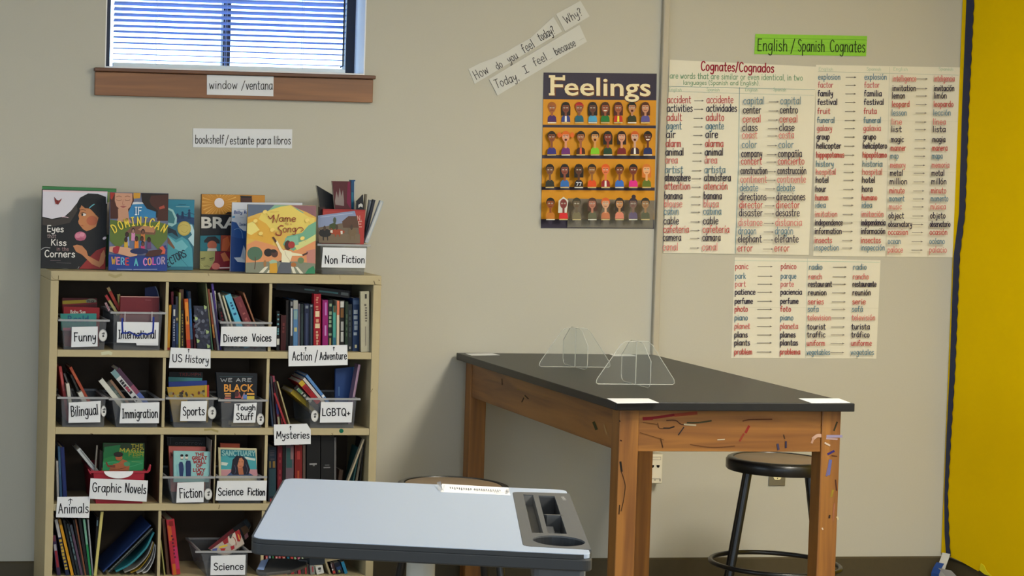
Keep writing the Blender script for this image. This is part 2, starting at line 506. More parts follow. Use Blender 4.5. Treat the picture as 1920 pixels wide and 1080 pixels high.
# window: dark frame, mullion, glass, white reveal lining
FR = mat((22, 28, 42), rough=0.4)
b = MB(); fy0, fy1 = 0.135, 0.185; fw = 0.038
b.box((wx0, fy0, wz0), (wx0 + fw, fy1, wz1), FR); b.box((wx1 - fw, fy0, wz0), (wx1, fy1, wz1), FR)
b.box((wx0 + fw, fy0, wz0), (wx1 - fw, fy1, wz0 + .012), FR); b.box((wx0 + fw, fy0, wz1 - fw), (wx1 - fw, fy1, wz1), FR)
win = struct('window_1', b)
mx = at_y(424.5, 60, 0.15).x
b = MB(); b.box((mx - .014, fy0 + .005, wz0 + .0125), (mx + .014, fy1 - .005, wz1 - fw), FR); b.build('mullion', win)
b = MB(); b.box((wx0 + fw, .158, wz0 + .0125), (wx1 - fw, .161, wz1 - fw), clear_mat('window_glass', (220, 235, 240), 0.04, 0.02)); b.build('pane', win)
b = MB(); LN = mat((236, 238, 244), rough=0.5, noise=0.01)
b.box((wx0, .001, wz0), (wx0 + .004, fy0, wz1), LN); b.box((wx1 - .004, .001, wz0), (wx1, fy0, wz1), LN)
b.build('reveal_lining', win)

# wooden stool and apron under the window
OAK = wood_mat('oak', (112, 70, 36), (140, 92, 50), 0, 1.0, 0.4, k=1.05)
sx0 = at_y(178.5, 150, -.02).x; sx1 = at_y(700, 160, -.02).x
za = at_y(440, 185.5, -.018).z
b = MB(); b.box((sx0, -.018, za), (sx1, -.0005, sill_z - .019), OAK)
tr = struct('trim_1', b, bevel=.002)
b = MB(); b.box((sx0 - .004, -.032, sill_z - .018), (sx1 + .006, -.0005, sill_z - .0045), wood_mat('dark_oak', (78, 48, 30), (100, 64, 42), 0)); b.build('stool_nosing', tr, bevel=.003)
b = MB(); b.box((wx0 + .005, -.0004, wz0 + .0003), (wx1 - .005, fy0, wz0 + .006), WHITE); b.build('sill_board', tr)

# venetian blind
bx0 = at_y(213, 60, .1).x; bx1 = at_y(648, 60, .1).x
bl = thing('venetian_blind', ((bx0 + bx1) / 2, .1, wz0 + .03), 'white horizontal slat blind hanging in the small high window', 'blind')
b = MB(); SL = mat((140, 166, 216), rough=0.6, noise=0.02)  # white slats, with the blue of their shaded side put into the colour
z = wz0 + .036; k = 0
zs = []
while z < wz1 - .05:
    a = math.radians(min(38, 3 + max(0, k - 1) * 2.9))
    hw = .0125
    dy, dz = hw * math.cos(a), -hw * math.sin(a)
    pts = [(bx0, .1 - dy, z - dz), (bx0, .1, z + .0016), (bx0, .1 + dy, z + dz), (bx0, .1 + dy, z + dz - .0007), (bx0, .1, z + .0009), (bx0, .1 - dy, z - dz - .0007)]
    b.prism(pts, (bx1 - bx0, 0, 0), SL); zs.append(z)
    z += .0205; k += 1
b.build('slats', bl)
b = MB(); b.box((bx0, .087, wz0 + .007), (bx1, .113, wz0 + .024), mat((190, 200, 205), rough=0.4)); b.build('bottom_rail', bl, bevel=.002)
b = MB(); b.box((bx0, .08, wz1 - .04), (bx1, .125, wz1 - .002), mat((225, 228, 230), rough=0.4)); b.build('headrail', bl)
for u in (294, 425, 569):
    x = at_y(u, 60, .09).x; b = MB()
    for yy in (.0865, .1135): b.tube([(x, yy, wz0 + .02), (x, yy, wz1 - .03)], .0009, SL, 6)
    b.build('ladder_cord', bl)
x = at_y(643, 100, .085).x
b = MB(); b.tube([(x, .082, wz1 - .03), (x, .082, wz0 + .035), (x - .01, .08, wz0 + .03)], .003, FR, 8); b.build('tilt_cord', bl)

# ------------------------------------------------------------------ cable raceway and electric fittings
RW = mat((176, 168, 150), rough=0.5, noise=0.02, k=1.0)
rx1 = at_y(1256.5, 0, -.022).x; rx1b = at_y(1236, 660, -.022).x
rx = (rx1 + rx1b) / 2
ob_b = at_y(1213, 907, -.05); ob_t = at_y(1243, 851, -.05)
rc = thing('cable_raceway', (rx - .012, 0, ob_t.z), 'beige vertical cable raceway running down the wall left of the word charts', 'raceway')
b = MB(); zz = 1.93
b.prism([(rx - .024, -.0005, ob_t.z + .002), (rx - .024, -.019, ob_t.z + .002), (rx - .021, -.022, ob_t.z + .002), (rx - .002, -.022, ob_t.z + .002), (rx, -.019, ob_t.z + .002), (rx, -.0005, ob_t.z + .002)], (0, 0, zz - ob_t.z - .0025), RW)
b.build('lower_channel', rc)
b = MB()
b.prism([(rx - .024, -.0005, zz), (rx - .024, -.019, zz), (rx - .021, -.022, zz), (rx - .002, -.022, zz), (rx, -.019, zz), (rx, -.0005, zz)], (0, 0, ZC - zz - .001), RW)
b.build('upper_channel', rc)

bxx = thing('data_box', ((ob_b.x + ob_t.x) / 2, 0, ob_b.z), 'beige surface box with two data jacks at the foot of the cable raceway', 'wall box')
IV = mat((196, 190, 172), rough=0.45, noise=0.02, k=1.0)
b = MB(); b.box((ob_b.x, -.05, ob_b.z), (ob_t.x, -.0005, ob_t.z), IV); b.build('housing', bxx, bevel=.002)
b = MB(); b.box((ob_b.x + .003, -.0525, ob_b.z + .003), (ob_t.x - .003, -.0501, ob_t.z - .003), mat((204, 198, 180), rough=0.4)); b.build('face_plate', bxx, bevel=.001)
a = Art((0, -.0526, 0), NY)
def pq(base, pts): return [(base[0] + x, base[1] + y) for x, y in pts]
for u in (1223.5, 1234): a.poly([(u - 3, 872), (u + 3, 872), (u + 2.6, 875.5), (u, 877.5), (u - 2.6, 875.5)], (10, 10, 12))
a.line([(1219, 857), (1239, 857), (1239, 862), (1219, 862), (1219, 857)], .8, (150, 145, 132))
a.rect(1217.5, 897.5, 1219, 902.5, (60, 58, 52)); a.rect(1237, 897.5, 1238.5, 902.5, (60, 58, 52)); a.line([(1219, 897.6), (1237, 897.6)], .8, (120, 115, 105))
a.ell(1228, 900, 2, 1.2, (150, 145, 130)); a.build('jack_openings', bxx)

pa = at_y(1441.3, 911, -.005); pb = at_y(1474, 864, -.005)
pc = (pa + pb) / 2
pl = thing('wall_outlet', (pc.x, 0, pa.z), 'grey steel outlet plate with ivory socket on the wall behind the right stool', 'outlet')
b = MB(); hz = .0575
b.box((pa.x, -.005, pa.z), (pb.x, -.0005, pa.z + 2 * hz), mat((128, 126, 118), rough=0.35, metal=0.6, k=1.1)); b.build('cover_plate', pl, bevel=.0015)
for zc in (pa.z + .037, pa.z + .078):
    b = MB(); pts = [(pc.x + .0165 * math.cos(t) , -.0051, zc + max(-.0135, min(.0135, .0165 * math.sin(t)))) for t in [2 * math.pi * i / 24 for i in range(24)]]
    b.prism(pts, (0, -.002, 0), mat((208, 200, 160), rough=0.4)); s = b.build('socket', pl)
    b = MB()
    for dx, dz, w, h in ((-.006, .002, .0015, .0045), (.006, .002, .0015, .0035)): b.box((pc.x + dx - w, -.0075, zc + dz - h), (pc.x + dx + w, -.0071, zc + dz + h), mat((20, 20, 20)))
    b.box((pc.x - .002, -.0075, zc - .010), (pc.x + .002, -.0071, zc - .006), mat((20, 20, 20)))
    b.build('slots', s)

# ------------------------------------------------------------------ yellow display paper on the right wall
NX = Vector((-1, 0, 0))
xw = XR - .0155
bd = thing('display_board', (XR, -.5, at_x(1800, 1050, xw).z), 'bright yellow display paper with navy scalloped border covering the right wall', 'display board')
b = MB()
low = [(1781.5, 1044), (1800, 1052), (1818, 1062), (1834, 1071), (1838, 1068), (1843, 1074), (1860, 1082), (1900, 1102), (1990, 1150)]
pts = [at_x(u, v, xw) for u, v in low]
yl = at_x(1814, 0, xw).y
ytop = 2.9
pts = [Vector((xw, -.004, pts[0].z + .004))] + pts + [Vector((xw, -2.2, pts[-1].z)), Vector((xw, -2.2, ytop)), Vector((xw, -.004, ytop))]
ym = mat((234, 196, 0), rough=0.95, spec=0.05, noise=0.05, scale=3, bump=0.0, k=1.0)
b.prism(pts, (.001, 0, 0), ym); b.build('yellow_paper', bd)
b = MB(); b.box((xw + .0012, -2.2, BZ + .012), (XR - .0006, min(-.006, yl), ytop), mat((150, 120, 80))); b.build('backing_panel', bd)
q = [(1836, 1069), (1839, 1056), (1845, 1060), (1850, 1071), (1860, 1081), (1846, 1077)]
b = MB(); b.prism([at_x(u, v, xw - .006) for u, v in q], (.001, 0, 0), mat((240, 214, 10), rough=0.6, k=1.1)); b.build('torn_flap', bd)
b = MB(); left = [(1822, -300), (1812.8, -40), (1812, 0), (1804, 200), (1798, 400), (1788, 480), (1780.5, 700), (1774.5, 820), (1770.5, 930), (1771, 1000), (1774, 1043)]
wid = [(15, -300), (14.5, -40), (14, 0), (12, 200), (11, 400), (11, 480), (9.5, 700), (8, 820), (6, 930), (8, 1000), (7.5, 1043)]
def ip(t, x):
    for i in range(len(t) - 1):
        if t[i][1] <= x <= t[i + 1][1]:
            f = (x - t[i][1]) / (t[i + 1][1] - t[i][1]); return t[i][0] + f * (t[i + 1][0] - t[i][0])
    return t[-1][0]
Ls = []; Rs = []
v = -280.0
while v <= 1043:
    l = ip(left, v); w = ip(wid, v)
    pl_ = at_x(l, v, xw - .003); pl_.y = min(pl_.y, -.0012); Ls.append(pl_); Rs.append(at_x(l + w + 1.6 * abs(math.sin(v * math.pi / 25.0)) - .8, v, xw - .003)); v += 3.0
NV = mat((22, 34, 74), rough=0.6, k=1.0)
n = len(Ls); vs_ = Ls + Rs; vb = [p + Vector((.0012, 0, 0)) for p in vs_]
fs = [[i, n + i, n + i + 1, i + 1] for i in range(n - 1)]
b.add(vs_, fs, NV); b.add(vb, [f[::-1] for f in fs], NV)
b.build('scalloped_border', bd)
# loose scrap of border curling off the wall foot in the corner
b = MB(); c0 = at_y(1762, 1078, -.09); sc = thing('border_scrap', (c0.x, c0.y, 0), 'torn white and navy border strip curled in the floor corner under the yellow paper', 'paper scrap')
def curl(us, y, w, mt, nm):
    b = MB(); P = [at_y(u, v, y) for u, v in us]
    Q = [p + Vector((w * .5, -w, 0)) for p in P]
    for p in P + Q: p.x = min(p.x, XR - .0185); p.z = max(p.z, .002)
    n = len(P)
    b.add(P + Q, [[i, i + 1, n + i + 1, n + i] for i in range(n - 1)], mt)
    b.build(nm, sc)
curl([(1767, 1036), (1764, 1046), (1760, 1056), (1757, 1066), (1759, 1078), (1764, 1100)], -.05, .03, mat((186, 184, 176)), 'white_back')
curl([(1756, 1054), (1750, 1064), (1746, 1074), (1745, 1100)], -.06, .03, mat((24, 58, 120)), 'navy_front')
curl([(1759, 1065), (1766, 1072), (1774, 1080), (1784, 1092)], -.09, .05, mat((225, 225, 220)), 'white_curl')
# ------------------------------------------------------------------ paper on the back wall
PAPER = mat((206, 208, 212), rough=0.7, noise=0.015, k=1.1)
CHART = mat((214, 210, 194), rough=0.75, noise=0.02, k=1.05)
INKC = (14, 14, 22)
def card(name, quad, y, label, cat, mt=PAPER, th=.0008, group=None, parent=None, n=NY, p0=None):
    """a sheet of paper whose corners stand at the given photo pixels on the plane y"""
    if p0 is None: p0 = Vector((0, y, 0))
    q = [at_plane(u, v, p0, n) for u, v in quad]
    for p in q: p.x = min(p.x, XR - .004)
    b = MB(); b.prism(q, -n * th, mt)
    if parent is not None: return b.build(name, parent)
    lo = min(q, key=lambda p: p.z)
    o = b.build(name, loc=(sum(p.x for p in q) / len(q), lo.y, lo.z))
    return tag(o, label, cat, group)
def lettered(name, quad, y, label, cat, writes, mt=PAPER, lines=(), part='handwriting', **kw):
    o = card(name, quad, y, label, cat, mt, **kw)
    a = Art(kw.get('p0') or (0, y, 0), kw.get('n', NY))
    for l in lines: a.line(*l)
    for w in writes: a.text(*w[:-1], **w[-1]) if isinstance(w[-1], dict) else a.text(*w)
    a.build(part, o)
    return o
wy = -.0022
lettered('word_card', [(388, 140.5), (513, 143.5), (512.5, 180.5), (388, 177.5)], -.0192, 'white card reading window / ventana on the wooden sill apron', 'sign',
         [('window', 392, 445, 166.5, 15.5, 1.3, (40, 38, 36)), ('/', 452, 460, 168, 16, 1.3, (40, 38, 36)), ('ventana', 461, 511, 168, 17, 1.3, (40, 38, 36))])
lettered('word_card', [(362, 240.5), (548, 242.5), (547.5, 278.5), (362, 276)], wy, 'white strip reading bookshelf / estante para libros above the books on the wall', 'sign',
         [('bookshelf', 366, 420, 269, 16, 1.3, (34, 32, 30)), ('/', 422, 429, 271, 17, 1.3, (34, 32, 30)), ('estante para libros', 431, 545, 270.5, 15.5, 1.3, (34, 32, 30))])
K2 = (58, 56, 58)
PAPER2 = mat((196, 196, 190), rough=0.7, noise=0.015, k=1.05)
lettered('question_strip', [(878.5, 129.5), (900, 118.5), (925, 109.5), (950, 97), (962, 89.5), (995, 71), (1037.5, 31.5), (1054, 59), (890, 157.5)], wy, 'tilted white strip asking How do you feel today? beside the short card', 'sign',
         [('How', 893, 921, 149.5, 17, 1.25, K2, -15.5), ('do', 933, 945.5, 131, 14, 1.2, K2, -7.5), ('you', 955, 975, 118.5, 15, 1.2, K2, -11.5), ('feel', 983, 1007, 100, 17, 1.2, K2, -14), ('today?', 1013, 1046, 77.5, 16, 1.2, K2, -17.5)], mt=PAPER2)
lettered('question_card', [(1042.5, 26.5), (1088.5, 1.5), (1105.5, 30.5), (1059.5, 58.5)], wy - .0003, 'short tilted white card asking Why? at the top end of the question strip', 'sign',
         [('Why?', 1062, 1098, 45, 15.5, 1.25, K2, -20)], mt=PAPER2)
lettered('answer_strip', [(917, 148.5), (1086.5, 46.5), (1100.5, 78), (933, 179)], wy - .0011, 'tilted white strip answering Today I feel because, below the question strip', 'sign',
         [('Today,', 931, 977, 166, 16.5, 1.25, K2, -18), ('I', 984, 994, 138.5, 14, 1.3, K2, -5), ('feel', 1003.5, 1030, 124.5, 16, 1.2, K2, -14), ('because', 1043, 1085, 104, 15, 1.2, K2, -20.5)], mt=PAPER2,
         lines=[([(1029, 113 - .5), (1036, 108.5)], .6, (150, 150, 148)), ([(1086, 76), (1095, 71)], .6, (150, 150, 148))])

# the feelings poster
q = [(1019.5, 136), (1231.5, 138), (1226.3, 428.8), (1014.3, 427.6)]
po = card('feelings_poster', q, wy, 'yellow and navy poster titled Feelings with four rows of small faces', 'poster', mat((26, 18, 46), rough=0.5), th=.0012)
a = Art((0, wy, 0), NY, GLOSS)
def onp(f, g):  # fractions across / down the poster
    x0 = q[0][0] + (q[3][0] - q[0][0]) * g; x1 = q[1][0] + (q[2][0] - q[1][0]) * g
    y0 = q[0][1] + (q[3][1] - q[0][1]) * g; y1 = q[1][1] + (q[2][1] - q[1][1]) * g
    return x0 + (x1 - x0) * f, y0 + (y1 - y0) * f
OR = (188, 128, 22)
for g0, g1 in ((.172, .335), (.353, .53), (.552, .735), (.755, .942)):
    a.poly([onp(0.0, g0), onp(1, g0), onp(1, g1), onp(0, g1)], OR)
CR = (222, 208, 168); BR = (96, 52, 30)
a.k = 1.1
for c, bo, du, dv in ((BR, .03, .6, 1.0), (CR, .012, 0, 0)):
    a.type('Feelings', 1032 + du, 1220 + du, 178 + dv, 35, c, dv=1.8, bold=bo)
    for u0, u1, v0, v1 in ((1029, 1040, 174.5, 179), (1029, 1041, 141, 145.5), (1055, 1059.5, 141, 151)):
        a.rect(u0 + du, v0 + dv, u1 + du, v1 + dv, c)
rows = [(255, (122, 212, 300, 388, 470, 555, 645, 732)), (445, (120, 212, 310, 403, 487, 577, 663, 748)), (660, (108, 205, 297, 383, 472, 563, 653, 740)), (880, (112, 197, 283, 385, 472, 563, 652, 732))]
skin = [(150, 88, 50), (112, 60, 42), (136, 84, 58), (92, 58, 44), (140, 74, 48), (150, 84, 54), (176, 122, 90), (184, 130, 100), (128, 72, 42), (206, 140, 108), (150, 92, 60), (196, 140, 84), (132, 58, 42), (200, 140, 112), (190, 150, 130), (90, 44, 26),
        (110, 72, 50), (130, 70, 54), (82, 50, 34), (140, 92, 44), (208, 110, 66), (122, 66, 36), (110, 52, 36), (214, 160, 112), (134, 70, 34), (120, 52, 50), (96, 84, 66), (168, 112, 92), (196, 150, 118), (178, 128, 86), (112, 88, 80), (150, 116, 82)]
hair = [(150, 84, 30), (24, 16, 18), (150, 26, 24), (22, 16, 18), (60, 30, 16), (70, 24, 18), (20, 22, 20), (70, 34, 22), (26, 18, 14), (206, 96, 26), (24, 18, 16), (34, 24, 16), (24, 20, 18), (40, 20, 18), (190, 86, 30), (20, 14, 12),
        (22, 18, 16), (20, 18, 24), (24, 18, 16), (26, 20, 14), (206, 84, 22), (24, 18, 14), (20, 14, 16), (196, 110, 40), (26, 18, 14), (170, 170, 160), (52, 48, 34), (70, 44, 34), (196, 88, 34), (44, 34, 28), (44, 36, 48), (40, 36, 30)]
shirt = [(66, 34, 96), (44, 60, 128), (24, 90, 110), (70, 150, 190), (26, 110, 50), (186, 46, 34), (40, 46, 26), (84, 78, 140), (48, 44, 120), (100, 40, 110), (60, 28, 20), (120, 186, 30), (20, 60, 40), (110, 26, 36), (52, 26, 40), (26, 40, 90),
         (40, 44, 40), (44, 100, 170), (30, 26, 30), (206, 72, 24), (140, 30, 36), (46, 100, 186), (206, 40, 130), (90, 104, 34), (180, 110, 34), (200, 40, 44), (112, 104, 78), (90, 90, 70), (176, 108, 74), (196, 120, 100), (90, 80, 110), (80, 84, 66)]
longh = {1, 3, 4, 5, 7, 12, 13, 17, 18, 23, 27, 29}
i = 0
for r, (cy, xs) in enumerate(rows):
    for x in xs:
        u = 1000 + x / 3.484; v = 130 + (cy - 2) / 3.484
        base = (228.5, 289, 350, 410)[r]
        a.poly([(u - 8.5, base), (u - 7.5, base - 9), (u - 4, base - 12.5), (u + 4, base - 12.5), (u + 7.5, base - 9), (u + 8.5, base)], shirt[i])
        if i in (1, 5, 10, 14, 20): a.poly([(u - 2, base), (u - 1.6, base - 12), (u + 1.6, base - 12), (u + 2, base)], (214, 206, 60) if i == 5 else (226, 222, 214) if i != 10 else (206, 90, 60))
        if i in longh: a.poly([(u - 8.6, v + 14), (u - 8.8, v - 2), (u - 5, v - 10.5), (u + 5, v - 10.5), (u + 8.8, v - 2), (u + 8.6, v + 14)], hair[i])
        if i == 9: a.ell(u - 12, v - 4, 4, 5, hair[i]); a.ell(u + 12, v - 4, 4, 5, hair[i])
        if i == 30: a.ell(u + 1, v - 13, 4, 4, hair[i])
        if i == 25: a.poly([(u - 10, v + 17), (u - 9, v - 6), (u, v - 13), (u + 9, v - 6), (u + 6, v + 17)], (196, 196, 186))
        a.rect(u - 2, v + 6, u + 2, base - 11, skin[i])
        if i != 25: a.ell(u, v - 3, 8, 8.6, hair[i])
        a.ell(u, v, 6.6, 9, skin[i])
        if i != 25: a.ell(u, v - 5.4, 7.4, 5, hair[i], a0=180, a1=360)
        if i == 2: a.poly([(u - 8, v - 5), (u + 9, v - 5), (u + 7, v - 7), (u - 7, v - 8)], (176, 30, 26))
        dk = (34, 20, 16)
        for e in (-2.7, 2.7):
            a.ell(u + e, v - .6, 1.5, 1.1, (232, 226, 214)); a.ell(u + e, v - .6, .8, .9, dk)
            a.line([(u + e - 1.8, v - 3), (u + e + 1.8, v - 3.2 + (i % 3 - 1) * .6)], .7, dk)
        if i in (6, 9, 11, 14): a.ell(u, v + 5, 2.4, 2, (70, 16, 16))
        elif i in (4, 15): a.ell(u, v + 3.6, 3.6, 2.4, (226, 220, 210), a0=0, a1=180)
        else: a.line([(u - 2.6, v + 4.6), (u, v + 4.6 + (i % 5 - 2) * .5), (u + 2.6, v + 4.6)], .9, (96, 30, 26))
        if i == 18: a.text('77', u - 5, u + 5, base - 1.5, 6.5, 1.2, (214, 214, 222))
        a.rect(u - 8, base + .8, u + 8, base + 2.6, (196, 178, 128) if i % 3 else (214, 214, 204))
        i += 1
a.build('printed_faces', po)
# clear sleeve over the lower right corner
SLV = clear_mat('clear_sleeve', (150, 145, 132), 0.5, 0.35, k=0.8)
card('clear_sleeve', [(1065, 372), (1228, 376), (1224.5, 427.5), (1063.5, 426.5)], wy - .0042, 'clear plastic sleeve over the bottom right corner of the Feelings poster', 'plastic sheet', SLV, th=.0008)

# green heading
lettered('heading_strip', [(1416.5, 63.5), (1626, 67.5), (1623.8, 105.5), (1414.3, 101.5)], wy, 'lime green sentence strip reading English / Spanish Cognates', 'sign',
         [('English', 1420, 1476, 95, 22, 1.7, (34, 44, 22), 1), ('/', 1482, 1491, 98, 24, 1.6, (34, 44, 22)), ('Spanish', 1496, 1546, 96, 22, 1.7, (34, 44, 22), 1), ('Cognates', 1556, 1622, 97, 22, 1.7, (34, 44, 22), 1)],
         mt=mat((134, 196, 56), rough=0.65, k=1.0),
         lines=[([(1417, 71), (1625, 75)], .8, (84, 140, 40)), ([(1417, 78), (1625, 82)], .5, (100, 164, 48)), ([(1416, 94), (1624, 98)], .8, (84, 140, 40)), ([(1416, 87), (1624, 91)], .5, (100, 164, 48))])

RED, BLK, BLU, PNK = (176, 66, 70), (44, 38, 62), (84, 120, 142), (194, 112, 112)
C4 = {'R': RED, 'K': BLK, 'B': BLU, 'P': PNK}
GRN = (112, 150, 118)
def words(a, data, xe, xd, xs, skew, h=14, wlim=48, slim=57, per=5.3, wid=1.25):
    """rows of 'english spanish colour v'"""
    for row in data.split('\n'):
        e, s, c, v = row.split(); v = float(v); f = (v - data_v0[0]) * skew
        col = C4[c]; hh = h
        for t, x, lim in ((e, xe, wlim), (s, xs, slim)):
            L = min(lim, len(t) * per + 2)
            a.text(t, x + f, x + f + L, v + 4.3, hh, wid if c != 'K' else wid + .2, col, k=3)
        a.line([(xd[0] + f, v), (xd[1] + f, v)], 1.0, (96, 92, 92)); a.line([(xd[1] + f - 3, v - 1.2), (xd[1] + f, v), (xd[1] + f - 3, v + 1)], .8, (96, 92, 92))
data_v0 = [190.0]
ch1 = card('cognate_chart', [(1255.5, 112), (1531, 125), (1516.5, 478.5), (1243.5, 474)], wy - .0016, 'large white word chart titled Cognates / Cognados right of the cable raceway', 'chart', CHART)
a = Art((0, wy - .0016, 0), NY); a.k = 1.1
a.text('Cognates/Cognados', 1314, 1451, 132, 17, 2.3, (140, 28, 48), 4)
a.text('are words that are similar or even identical, in two', 1256, 1505, 147, 11, 1.2, GRN, 4, k=3); a.text('languages (Spanish and English).', 1281, 1424, 158.5, 8, 1, GRN, 1.5, k=3)
a.line([(1254, 162), (1386, 165), (1528, 168)], .8, (120, 150, 150)); a.line([(1253, 171), (1380, 175), (1526, 179)], .6, (150, 170, 165))
a.line([(1386.5, 164), (1385, 300), (1378.5, 475)], 1.1, (120, 152, 158))
for t, x in (('English', 1254), ('Spanish', 1325), ('English', 1397), ('Spanish', 1450)): a.text(t, x, x + 24, 170.5, 6, .7, (150, 178, 156), 1, k=3)
words(a, '''accident accidente R 189
activities actividades K 205
adult adulto R 222
agent agente B 238
air aire K 254
alarm alarma R 271
animal animal K 287
area área P 302
artist artista B 320
atmosphere atmósfera K 335
attention atención R 351
banana banana K 369
blouse blusa P 384
cabin cabina B 398
cable cable K 416
cafeteria cafetería R 432
camera cámara K 447
canal canal P 465''', 1251, (1302, 1319), 1325, -.03)
words(a, '''capital capital B 191
center centro K 208
cereal cereal R 225
class clase K 241
coast costa P 255
color color B 273
company compañía K 290
concert concierto R 304
construction construcción K 322
continent continente P 338
debate debate B 354
directions direcciones K 371
director director R 386
disaster desastre K 401
distance distancia P 419
dragon dragón B 435
elephant elefante K 450
error error R 467''', 1394, (1442, 1460), 1463, -.04, wlim=50, slim=54)
a.build('chart_writing', ch1)
ch2 = card('cognate_chart', [(1530, 121.5), (1806.5, 126.5), (1786.5, 482.5), (1524.5, 480)], wy, 'large white word chart starting explosion and factor beside the yellow wall', 'chart', CHART)
a = Art((0, wy, 0), NY); a.k = 1.1
a.line([(1534, 134), (1797, 141)], .7, (160, 170, 160)); a.line([(1668, 126), (1664, 300), (1661, 480)], .7, (180, 180, 165))
for v in (225, 320, 415): a.line([(1530, v), (1796, v + 3)], .5, (192, 190, 172))
for t, x in (('English', 1535), ('Spanish', 1625), ('English', 1675), ('Spanish', 1760)): a.text(t, x, x + 27, 132, 6, .7, (166, 186, 166), 1, k=3)
data_v0[0] = 145.0
words(a, '''explosion explosión B 145
factor factor P 160
family familia K 176
festival festival K 192
fruit fruta R 209
funeral funeral B 226
galaxy galaxia P 241
group grupo K 257
helicopter helicóptero K 274
hippopotamus hipopótamo R 291
history historia B 308
hospital hospital P 323
hotel hotel K 338
hour hora K 355
human humano R 371
idea idea B 385
imitation imitación P 402
independence independencia K 418
information información K 434
insects insectos R 451
inspection inspección B 465''', 1534, (1586, 1605), 1621, -.022, h=11, wlim=52, slim=45, per=4.4)
words(a, '''intelligence inteligencia P 148
invitation invitación K 166
lemon limón K 180
leopard leopardo R 196
lesson lección B 212
line línea P 229
list lista K 243
magic magia K 262
manner manera R 278
map mapa B 293
memory memoria P 310
metal metal K 325
million millón K 341
minute minuto R 358
moment momento B 373
music música P 388
object objeto K 405
observatory observatorio K 421
occasion ocasión R 436
ocean océano B 453
palace palacio P 469''', 1674, (1719, 1739), 1752, -.03, h=11, wlim=44, slim=38, per=4.4)
a.build('chart_writing', ch2)
ch3 = card('cognate_chart', [(1377.5, 482.5), (1651, 488), (1643, 672.5), (1371, 671)], wy + .0009, 'smaller white word chart starting panic and park, below the two large charts', 'chart', CHART)
a = Art((0, wy + .0009, 0), NY); a.k = 1.1
a.line([(1377, 488.5), (1649, 491.5)], .7, (150, 180, 165)); a.line([(1514, 484), (1510, 671)], .7, (160, 178, 172)); a.line([(1375, 576), (1648, 578)], .5, (186, 184, 166))
data_v0[0] = 500.0
words(a, '''panic pánico R 500
park parque B 518
part parte P 533
patience paciencia K 548
perfume perfume K 565
photo foto R 580
piano piano B 596
planet planeta P 612
plans planes K 628
plants plantas K 643
problem problema R 660''', 1378.5, (1421, 1448), 1464, -.01, h=10.5, wlim=40, slim=40, per=4.5)
words(a, '''radio radio B 501
ranch rancho P 519
restaurant restaurante K 533
reunion reunión K 549
series serie R 566
sofa sofá B 580
television televisión P 596
tourist turista K 613
traffic tráfico K 628
uniform uniforme R 644
vegetables vegetales B 661''', 1517, (1562, 1587), 1600, -.03, h=10.5, wlim=44, slim=44, per=4.6)
a.build('chart_writing', ch3)
# ------------------------------------------------------------------ lab table
TX, TW, TY, TL, TZ, TT = 2.5041, 0.7679, -0.0222, 1.5411, 0.9129, 0.0258
BLACK = mat((30, 30, 31), rough=0.38, k=1.0, noise=0.15, scale=25, spec=0.28)
WL = wood_mat('table_wood_lengthwise', (104, 62, 22), (140, 92, 36), 1, 1.0, 0.45, k=0.98)
WX = wood_mat('table_wood_crosswise', (104, 62, 22), (140, 92, 36), 0, 1.0, 0.45, k=0.98)
WZ = wood_mat('table_wood_upright', (104, 62, 22), (140, 92, 36), 2, 1.0, 0.45, k=0.98)
tb = thing('lab_table', (TX + TW / 2, TY - TL / 2, 0), 'wooden lab table with black top and paint-stained apron, standing against the wall', 'table')
x0, x1, y0, y1 = TX, TX + TW, TY - TL, TY     # y0 is the near end
b = MB(); b.box((x0, y0, TZ - TT), (x1, y1, TZ), BLACK); b.build('table_top', tb, bevel=.0025)
L = 0.062; ix, iy = .027, .032; ztop = TZ - TT - .0003
legs = {}
for nm, lx, ly in (('a', x0 + ix, y0 + iy), ('b', x1 - ix - L, y0 + iy), ('c', x0 + ix, y1 - iy - L), ('d', x1 - ix - L, y1 - iy - L)):
    b = MB(); b.box((lx, ly, .055), (lx + L, ly + L, ztop), WZ)
    legs[nm] = b.build('leg', tb, bevel=.003)
    b = MB(); b.box((lx - .004, ly - .004, .0006), (lx + L + .004, ly + L + .004, .0545), mat((18, 18, 18), rough=0.6)); b.build('rubber_boot', legs[nm], bevel=.004)
ah = 0.128; at_ = .022
def apron(a_, b_, m):
    k = MB(); k.box(a_, b_, m); return k.build('apron', tb, bevel=.0015)
ax0, ax1 = x0 + ix + L + .0005, x1 - ix - L - .0005
ay0, ay1 = y0 + iy + L + .0005, y1 - iy - L - .0005
af = apron((ax0, y0 + iy + .004, ztop - ah), (ax1, y0 + iy + .004 + at_, ztop), WX)
apron((ax0, y1 - iy - .004 - at_, ztop - ah), (ax1, y1 - iy - .004, ztop), WX)
al = apron((x0 + ix + .004, ay0, ztop - ah), (x0 + ix + .004 + at_, ay1, ztop), WL)
apron((x1 - ix - .004 - at_, ay0, ztop - ah), (x1 - ix - .004, ay1, ztop), WL)
